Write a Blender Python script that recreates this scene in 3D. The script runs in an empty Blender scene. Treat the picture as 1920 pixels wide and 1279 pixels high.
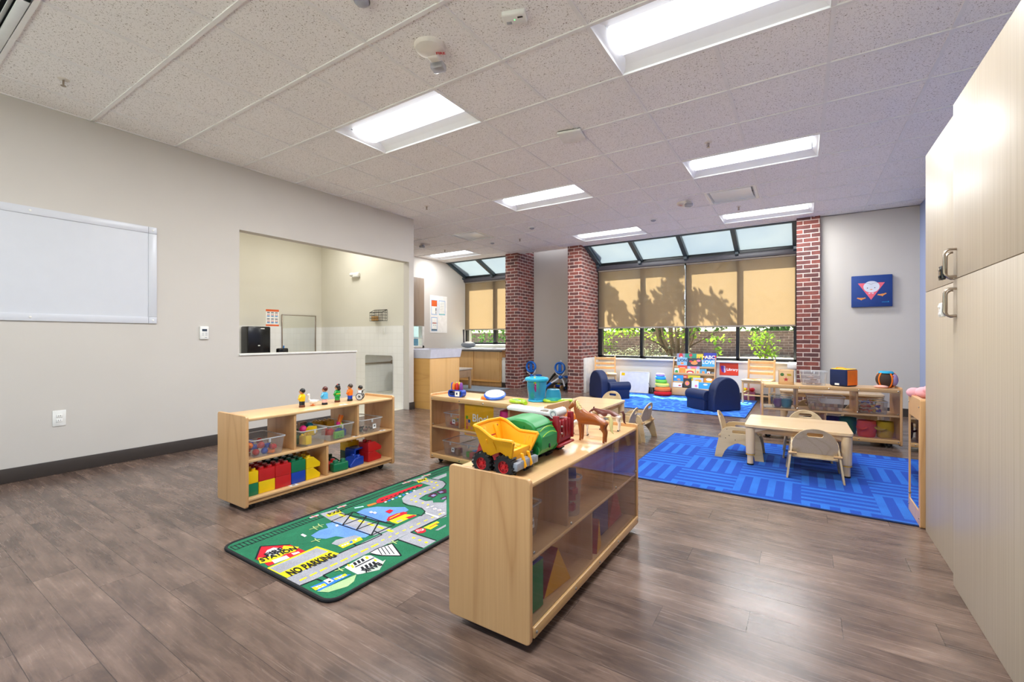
import bpy, bmesh, math, random
from mathutils import Matrix, Vector, noise
PI=math.pi
R=math.radians
random.seed(7)
col=bpy.context.scene.collection
# ------------------------------------------------------------------ materials
def lin(h):
    h=h.lstrip('#'); o=[]
    for i in (0,2,4):
        v=int(h[i:i+2],16)/255
        o.append(v/12.92 if v<=.04045 else ((v+.055)/1.055)**2.4)
    return (*o,1)
MATS={}
def newmat(name):
    m=bpy.data.materials.new(name); m.use_nodes=True
    nt=m.node_tree; nt.nodes.clear()
    return m,nt,nt.nodes,nt.links
def N(ns,t,**k):
    n=ns.new(t)
    for a,b in k.items(): setattr(n,a,b)
    return n
def coords(ns,ls,scale=(1,1,1),kind='Object',rot=(0,0,0)):
    tc=N(ns,'ShaderNodeTexCoord'); mp=N(ns,'ShaderNodeMapping')
    mp.inputs['Scale'].default_value=scale; mp.inputs['Rotation'].default_value=rot
    ls.new(tc.outputs[kind],mp.inputs[0]); return mp.outputs[0]
def ramp(ns,ls,fac,stops):
    r=N(ns,'ShaderNodeValToRGB'); e=r.color_ramp.elements
    while len(e)<len(stops): e.new(.5)
    for el,(p,c) in zip(e,stops):
        el.position=p; el.color=c if len(c)==4 else (*c,1)
    ls.new(fac,r.inputs[0]); return r.outputs[0]
def pm(key,hexc,rough=.5,metal=0,var=.06,scale=12,bump=0,bscale=60,spec=.5,emit=0,trans=0,coat=0,sheen=0):
    """plain procedural material: base colour with faint noise, optional bump"""
    if key in MATS: return MATS[key]
    m,nt,ns,ls=newmat(key); c=lin(hexc)
    b=N(ns,'ShaderNodeBsdfPrincipled'); o=N(ns,'ShaderNodeOutputMaterial'); ls.new(b.outputs[0],o.inputs[0])
    v=coords(ns,ls)
    n=N(ns,'ShaderNodeTexNoise'); n.inputs['Scale'].default_value=scale; n.inputs['Detail'].default_value=3; ls.new(v,n.inputs['Vector'])
    lo=tuple(x*(1-var) for x in c[:3]); hi=tuple(min(1,x*(1+var)) for x in c[:3])
    ls.new(ramp(ns,ls,n.outputs[0],[(.3,lo),(.7,hi)]),b.inputs['Base Color'])
    b.inputs['Roughness'].default_value=rough; b.inputs['Metallic'].default_value=metal
    b.inputs['Specular IOR Level'].default_value=spec
    if coat: b.inputs['Coat Weight'].default_value=coat
    if sheen: b.inputs['Sheen Weight'].default_value=sheen
    if bump:
        n2=N(ns,'ShaderNodeTexNoise'); n2.inputs['Scale'].default_value=bscale; ls.new(v,n2.inputs['Vector'])
        bp=N(ns,'ShaderNodeBump'); bp.inputs['Strength'].default_value=bump; bp.inputs['Distance'].default_value=.002
        ls.new(n2.outputs[0],bp.inputs['Height']); ls.new(bp.outputs[0],b.inputs['Normal'])
    if emit:
        b.inputs['Emission Color'].default_value=c; b.inputs['Emission Strength'].default_value=emit
    MATS[key]=m; return m
def wood(key,h1,h2,axis='z',rough=.35,sc=1.0,fine=.25,coat=.15):
    """maple/oak veneer, grain running along axis, cathedral figure from warped noise"""
    if key in MATS: return MATS[key]
    m,nt,ns,ls=newmat(key)
    b=N(ns,'ShaderNodeBsdfPrincipled'); o=N(ns,'ShaderNodeOutputMaterial'); ls.new(b.outputs[0],o.inputs[0])
    s={'x':(.9*sc,9*sc,9*sc),'y':(9*sc,.9*sc,9*sc),'z':(9*sc,9*sc,.9*sc)}[axis]
    v=coords(ns,ls,s)
    n=N(ns,'ShaderNodeTexNoise'); n.inputs['Scale'].default_value=.55; n.inputs['Detail'].default_value=1; n.inputs['Distortion'].default_value=.4; ls.new(v,n.inputs['Vector'])
    mu=N(ns,'ShaderNodeMath',operation='MULTIPLY'); mu.inputs[1].default_value=9; ls.new(n.outputs[0],mu.inputs[0])
    fr=N(ns,'ShaderNodeMath',operation='PINGPONG'); fr.inputs[1].default_value=1; ls.new(mu.outputs[0],fr.inputs[0])
    s2={'x':(3,160,160),'y':(160,3,160),'z':(160,160,3)}[axis]
    n2=N(ns,'ShaderNodeTexNoise'); n2.inputs['Scale'].default_value=1; n2.inputs['Detail'].default_value=3; ls.new(coords(ns,ls,s2),n2.inputs['Vector'])
    mx=N(ns,'ShaderNodeMath',operation='MULTIPLY_ADD'); mx.inputs[1].default_value=fine*2; ls.new(n2.outputs[0],mx.inputs[0])
    pw=N(ns,'ShaderNodeMath',operation='POWER'); pw.inputs[1].default_value=5; ls.new(fr.outputs[0],pw.inputs[0])
    hf=N(ns,'ShaderNodeMath',operation='MULTIPLY'); hf.inputs[1].default_value=.38; ls.new(pw.outputs[0],hf.inputs[0])
    ls.new(hf.outputs[0],mx.inputs[2])
    ls.new(ramp(ns,ls,mx.outputs[0],[(.1,lin(h1)),(.9,lin(h2))]),b.inputs['Base Color'])
    b.inputs['Roughness'].default_value=rough; b.inputs['Coat Weight'].default_value=coat; b.inputs['Coat Roughness'].default_value=.2
    MATS[key]=m; return m
def clear(key,tint='#ffffff',gloss=.12,haze=0,hazecol='#ffffff',rough=.02,ior=1.45):
    """thin clear sheet: transparent with fresnel reflection and an optional milky share"""
    if key in MATS: return MATS[key]
    m,nt,ns,ls=newmat(key)
    t=N(ns,'ShaderNodeBsdfTransparent'); t.inputs[0].default_value=lin(tint)
    g=N(ns,'ShaderNodeBsdfGlossy'); g.inputs['Roughness'].default_value=rough
    ge=N(ns,'ShaderNodeNewGeometry'); dp=N(ns,'ShaderNodeVectorMath',operation='DOT_PRODUCT'); ls.new(ge.outputs['Normal'],dp.inputs[0]); ls.new(ge.outputs['Incoming'],dp.inputs[1])
    ab=N(ns,'ShaderNodeMath',operation='ABSOLUTE'); ls.new(dp.outputs['Value'],ab.inputs[0]); sb=N(ns,'ShaderNodeMath',operation='SUBTRACT'); sb.inputs[0].default_value=1; ls.new(ab.outputs[0],sb.inputs[1])
    pw=N(ns,'ShaderNodeMath',operation='POWER'); pw.inputs[1].default_value=5; ls.new(sb.outputs[0],pw.inputs[0])
    f0=((ior-1)/(ior+1))**2; f=N(ns,'ShaderNodeMath',operation='MULTIPLY_ADD'); f.inputs[1].default_value=1-f0; f.inputs[2].default_value=f0; ls.new(pw.outputs[0],f.inputs[0])
    src=t.outputs[0]
    if haze:
        d=N(ns,'ShaderNodeBsdfDiffuse'); d.inputs[0].default_value=lin(hazecol)
        tr=N(ns,'ShaderNodeBsdfTranslucent'); tr.inputs[0].default_value=lin(hazecol)
        a=N(ns,'ShaderNodeAddShader'); 
        mm=N(ns,'ShaderNodeMixShader'); mm.inputs[0].default_value=.5
        ls.new(d.outputs[0],mm.inputs[1]); ls.new(tr.outputs[0],mm.inputs[2])
        nz=N(ns,'ShaderNodeTexNoise'); nz.inputs['Scale'].default_value=6; ls.new(coords(ns,ls),nz.inputs['Vector'])
        mp=N(ns,'ShaderNodeMapRange'); mp.inputs['To Min'].default_value=haze*.8; mp.inputs['To Max'].default_value=haze*1.2; ls.new(nz.outputs[0],mp.inputs[0])
        m2=N(ns,'ShaderNodeMixShader'); ls.new(mp.outputs[0],m2.inputs[0]); ls.new(t.outputs[0],m2.inputs[1]); ls.new(mm.outputs[0],m2.inputs[2])
        src=m2.outputs[0]
    mx=N(ns,'ShaderNodeMixShader'); ls.new(f.outputs[0],mx.inputs[0]); ls.new(src,mx.inputs[1]); ls.new(g.outputs[0],mx.inputs[2])
    o=N(ns,'ShaderNodeOutputMaterial'); ls.new(mx.outputs[0],o.inputs[0])
    MATS[key]=m; return m
def mirror(key):
    m,nt,ns,ls=newmat(key)
    b=N(ns,'ShaderNodeBsdfPrincipled'); o=N(ns,'ShaderNodeOutputMaterial'); ls.new(b.outputs[0],o.inputs[0])
    n=N(ns,'ShaderNodeTexNoise'); n.inputs['Scale'].default_value=3; ls.new(coords(ns,ls),n.inputs['Vector'])
    ls.new(ramp(ns,ls,n.outputs[0],[(0,(.82,.85,.84)),(1,(.86,.88,.87))]),b.inputs['Base Color'])
    b.inputs['Metallic'].default_value=1; b.inputs['Roughness'].default_value=.02
    MATS[key]=m; return m
def emis(key,hexc,strength):
    m,nt,ns,ls=newmat(key)
    e=N(ns,'ShaderNodeEmission'); e.inputs[1].default_value=strength
    n=N(ns,'ShaderNodeTexNoise'); n.inputs['Scale'].default_value=2; ls.new(coords(ns,ls),n.inputs['Vector'])
    c=lin(hexc)[:3]
    ls.new(ramp(ns,ls,n.outputs[0],[(0,tuple(x*.98 for x in c)),(1,c)]),e.inputs[0])
    o=N(ns,'ShaderNodeOutputMaterial'); ls.new(e.outputs[0],o.inputs[0]); MATS[key]=m; return m
# ------------------------------------------------------------------ mesh builder
class MB:
    def __init__(s): s.b=bmesh.new(); s.ms=[]; s.T=Matrix()
    def mi(s,m):
        if m is None: return 0
        if m not in s.ms: s.ms.append(m)
        return s.ms.index(m)
    def _fin(s,vs,m,T=None,smooth=True):
        vs=list(vs); M=s.T@T if T is not None else s.T
        bmesh.ops.transform(s.b,matrix=M,verts=vs)
        i=s.mi(m); st=set(vs)
        for f in {f for v in vs for f in v.link_faces}:
            f.material_index=i; f.smooth=smooth
        return vs
    def box(s,x0,y0,z0,x1,y1,z1,m=None,r=0,seg=2,T=None):
        g=bmesh.ops.create_cube(s.b,size=1); vs=g['verts']
        for v in vs:
            v.co=Vector(((x0+x1)/2+v.co.x*(x1-x0),(y0+y1)/2+v.co.y*(y1-y0),(z0+z1)/2+v.co.z*(z1-z0)))
        if r>0:
            es={e for v in vs for e in v.link_edges}
            r=min(r,.49*min(abs(x1-x0),abs(y1-y0),abs(z1-z0)))
            k=bmesh.ops.bevel(s.b,geom=list(es),offset=r,segments=seg,affect='EDGES',profile=.5)
            vs={v for f in k['faces'] for v in f.verts}|{v for v in vs if v.is_valid}
            todo=list(vs)
            while todo:
                v=todo.pop()
                for e in v.link_edges:
                    w=e.other_vert(v)
                    if w not in vs: vs.add(w); todo.append(w)
        return s._fin(vs,m,T)
    def sph(s,c,r,m=None,T=None,u=16,v=10):
        g=bmesh.ops.create_uvsphere(s.b,u_segments=u,v_segments=v,radius=1)
        r=(r,r,r) if not hasattr(r,'__len__') else r
        M=Matrix.Translation(c)@Matrix.Diagonal((*r,1))
        return s._fin(g['verts'],m,(T@M) if T is not None else M)
    def cyl(s,p,q,r,m=None,r2=None,n=16,T=None,cap=True):
        p=Vector(p);q=Vector(q);d=q-p
        g=bmesh.ops.create_cone(s.b,cap_ends=cap,cap_tris=False,segments=n,radius1=r,radius2=r if r2 is None else r2,depth=d.length)
        M=Matrix.Translation((p+q)/2)@d.to_track_quat('Z','Y').to_matrix().to_4x4()
        return s._fin(g['verts'],m,(T@M) if T is not None else M)
    def lathe(s,prof,m=None,n=20,T=None,closed=False):
        """profile list of (r,z) turned about z"""
        rings=[]
        for (r,z) in prof:
            if r<1e-6: rings.append([s.b.verts.new((0,0,z))])
            else: rings.append([s.b.verts.new((r*math.cos(2*PI*i/n),r*math.sin(2*PI*i/n),z)) for i in range(n)])
        if closed: rings.append(rings[0])
        for a,b in zip(rings,rings[1:]):
            for i in range(n):
                j=(i+1)%n
                if len(a)==1 and len(b)==1: continue
                if len(a)==1: f=(a[0],b[j],b[i])
                elif len(b)==1: f=(a[i],a[j],b[0])
                else: f=(a[i],a[j],b[j],b[i])
                try: s.b.faces.new(f)
                except ValueError: pass
        vs={v for r in rings for v in r}
        return s._fin(vs,m,T)
    def tube(s,pts,r,m=None,n=8,closed=False,T=None,rs=None,flat=1):
        pts=[Vector(p) for p in pts]; L=len(pts); rings=[]; prev=None
        for i,p in enumerate(pts):
            if closed: t=(pts[(i+1)%L]-pts[i-1])
            else: t=pts[min(i+1,L-1)]-pts[max(i-1,0)]
            t.normalize()
            if prev is None: up=Vector((0,0,1)) if abs(t.z)<.9 else Vector((1,0,0))
            else: up=prev
            a=t.cross(up)
            if a.length<1e-4: a=t.cross(Vector((0,1,0)))
            a.normalize(); b_=a.cross(t).normalized(); prev=b_
            rr=rs[i] if rs else r
            rings.append([s.b.verts.new(p+a*math.cos(2*PI*k/n)*rr+b_*math.sin(2*PI*k/n)*rr*flat) for k in range(n)])
        pr=list(zip(rings,rings[1:]))
        if closed: pr.append((rings[-1],rings[0]))
        for a,b_ in pr:
            for k in range(n):
                s.b.faces.new((a[k],a[(k+1)%n],b_[(k+1)%n],b_[k]))
        if not closed:
            s.b.faces.new(rings[0][::-1]); s.b.faces.new(rings[-1])
        return s._fin([v for q in rings for v in q],m,T)
    def prism(s,pts,h0,h1,m=None,axis='z',T=None,holes=(),r=0):
        """extrude a polygon (2-D points) between h0 and h1 along axis; holes cut through"""
        def P(a,b_,h): return {'z':(a,b_,h),'y':(a,h,b_),'x':(h,a,b_)}[axis]
        loops=[list(pts)]+[list(h) for h in holes]
        lo=[[s.b.verts.new(P(a,b_,h0)) for a,b_ in l] for l in loops]
        hi=[[s.b.verts.new(P(a,b_,h1)) for a,b_ in l] for l in loops]
        for L in (lo,hi):
            es=[]
            for l in L:
                for i in range(len(l)): es.append(s.b.edges.new((l[i],l[(i+1)%len(l)])))
            if len(L)==1 and False: pass
            bmesh.ops.triangle_fill(s.b,edges=es,use_beauty=True,use_dissolve=True)
        for a,b_ in zip(lo,hi):
            for i in range(len(a)):
                j=(i+1)%len(a)
                try: s.b.faces.new((a[i],a[j],b_[j],b_[i]))
                except ValueError: pass
        vs=[v for L in (lo,hi) for l in L for v in l]
        fs=list({f for v in vs for f in v.link_faces})
        bmesh.ops.recalc_face_normals(s.b,faces=fs)
        return s._fin(vs,m,T)
    def poly(s,pts,m=None,T=None):
        vs=[s.b.verts.new(p if len(p)==3 else (*p,0)) for p in pts]
        s.b.faces.new(vs); return s._fin(vs,m,T,smooth=False)
    def text(s,t,size,T,m=None,align='CENTER',ext=0,bold=0):
        me=textmesh(t,size,align,ext,bold)
        n0=len(s.b.verts); s.b.verts.ensure_lookup_table()
        s.b.from_mesh(me); s.b.verts.ensure_lookup_table()
        vs=[s.b.verts[i] for i in range(n0,len(s.b.verts))]
        return s._fin(vs,m,T,smooth=False)
    def build(s,name,parent=None,mat=None,loc=None,rot=0,angle=35,sub=0,bev=0):
        me=bpy.data.meshes.new(name); 
        for m in s.ms: me.materials.append(m)
        if mat is not None and not s.ms: me.materials.append(mat)
        s.b.to_mesh(me); s.b.free(); me.set_sharp_from_angle(angle=R(angle))
        o=bpy.data.objects.new(name,me); col.objects.link(o)
        if parent is not None: o.parent=parent
        if loc is not None: o.location=loc
        if rot: o.rotation_euler=(0,0,rot)
        if sub:
            q=o.modifiers.new('s','SUBSURF'); q.levels=sub; q.render_levels=sub
        if bev:
            q=o.modifiers.new('b','BEVEL'); q.width=bev; q.segments=2; q.limit_method='ANGLE'; q.angle_limit=R(40)
        return o
_tc={}
def textmesh(t,size,align,ext,bold):
    k=(t,size,align,ext,bold)
    if k not in _tc:
        c=bpy.data.curves.new('t','FONT'); c.body=t; c.size=size; c.align_x=align; c.align_y='CENTER'; c.extrude=ext; c.offset=bold; c.resolution_u=3
        o=bpy.data.objects.new('t',c); col.objects.link(o)
        bpy.context.view_layer.update()
        _tc[k]=bpy.data.meshes.new_from_object(o.evaluated_get(bpy.context.evaluated_depsgraph_get()))
        bpy.data.objects.remove(o)
    return _tc[k]
def tag(o,label,cat,group=None,kind=None):
    o['label']=label; o['category']=cat
    if group: o['group']=group
    if kind: o['kind']=kind
    return o
def thing(name,loc,rz,label,cat,group=None):
    o=bpy.data.objects.new(name,None); col.objects.link(o); o.empty_display_size=.05
    o.location=loc; o.rotation_euler=(0,0,rz); return tag(o,label,cat,group)
def struct(o):
    o['kind']='structure'; return o
def dup(o,loc,rz,label,group=None,scale=None):
    r=o.copy(); col.objects.link(r); r.location=loc; r.rotation_euler=(0,0,rz); r['label']=label
    if group: r['group']=group
    if scale: r.scale=scale
    for ch in list(o.children):
        c=ch.copy(); col.objects.link(c); c.parent=r
        for g in ch.children:
            d=g.copy(); col.objects.link(d); d.parent=c
    return r
def TR(x,y,z,rx=0,ry=0,rz=0):
    return Matrix.Translation((x,y,z))@Matrix.Rotation(rz,4,'Z')@Matrix.Rotation(ry,4,'Y')@Matrix.Rotation(rx,4,'X')
def face_my(x,y,z): return TR(x,y,z,PI/2)               # flat art in XY turned to face -Y (upright)
def face_px(x,y,z): return TR(x,y,z,PI/2,0,PI/2)        # faces +X
def arc(cx,cy,r,a0,a1,n,ry=None):
    ry=r if ry is None else ry
    return [(cx+r*math.cos(R(a0+(a1-a0)*i/n)),cy+ry*math.sin(R(a0+(a1-a0)*i/n))) for i in range(n+1)]
def rrect(x0,y0,x1,y1,r,n=4):
    return arc(x1-r,y0+r,r,-90,0,n)+arc(x1-r,y1-r,r,0,90,n)+arc(x0+r,y1-r,r,90,180,n)+arc(x0+r,y0+r,r,180,270,n)
# ------------------------------------------------------------------ palette
MAPZ=wood('maple_upright','#D6A874','#B58350','z')
MAPX=wood('maple_along_x','#DDB684','#C4955E','x',rough=.28)
MAPY=wood('maple_along_y','#DDB684','#C4955E','y',rough=.28)
EDGE=wood('maple_edge','#C49A66','#A87B49','y',rough=.4)
EDGEX=wood('maple_edge_x','#C9A06C','#AF8450','x',rough=.4)
PALE=wood('birch_laminate','#DFC299','#CFAC7C','x',rough=.22,fine=.2)
PALEZ=wood('birch_ply','#DEC39C','#C8A676','z',rough=.35,fine=.2)
BOLT=pm('steel_bolt','#B4B2AC',.25,1)
BLACKR=pm('black_rubber','#0D0D0E',.6,bump=.2)
BLACKP=pm('black_plastic','#101012',.2)
WHITEP=pm('white_plastic','#E8E7E2',.35)
WPAINT=pm('white_paint','#E4E2DC',.45)
CHROME=pm('satin_metal','#A79A8C',.28,1)
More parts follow.
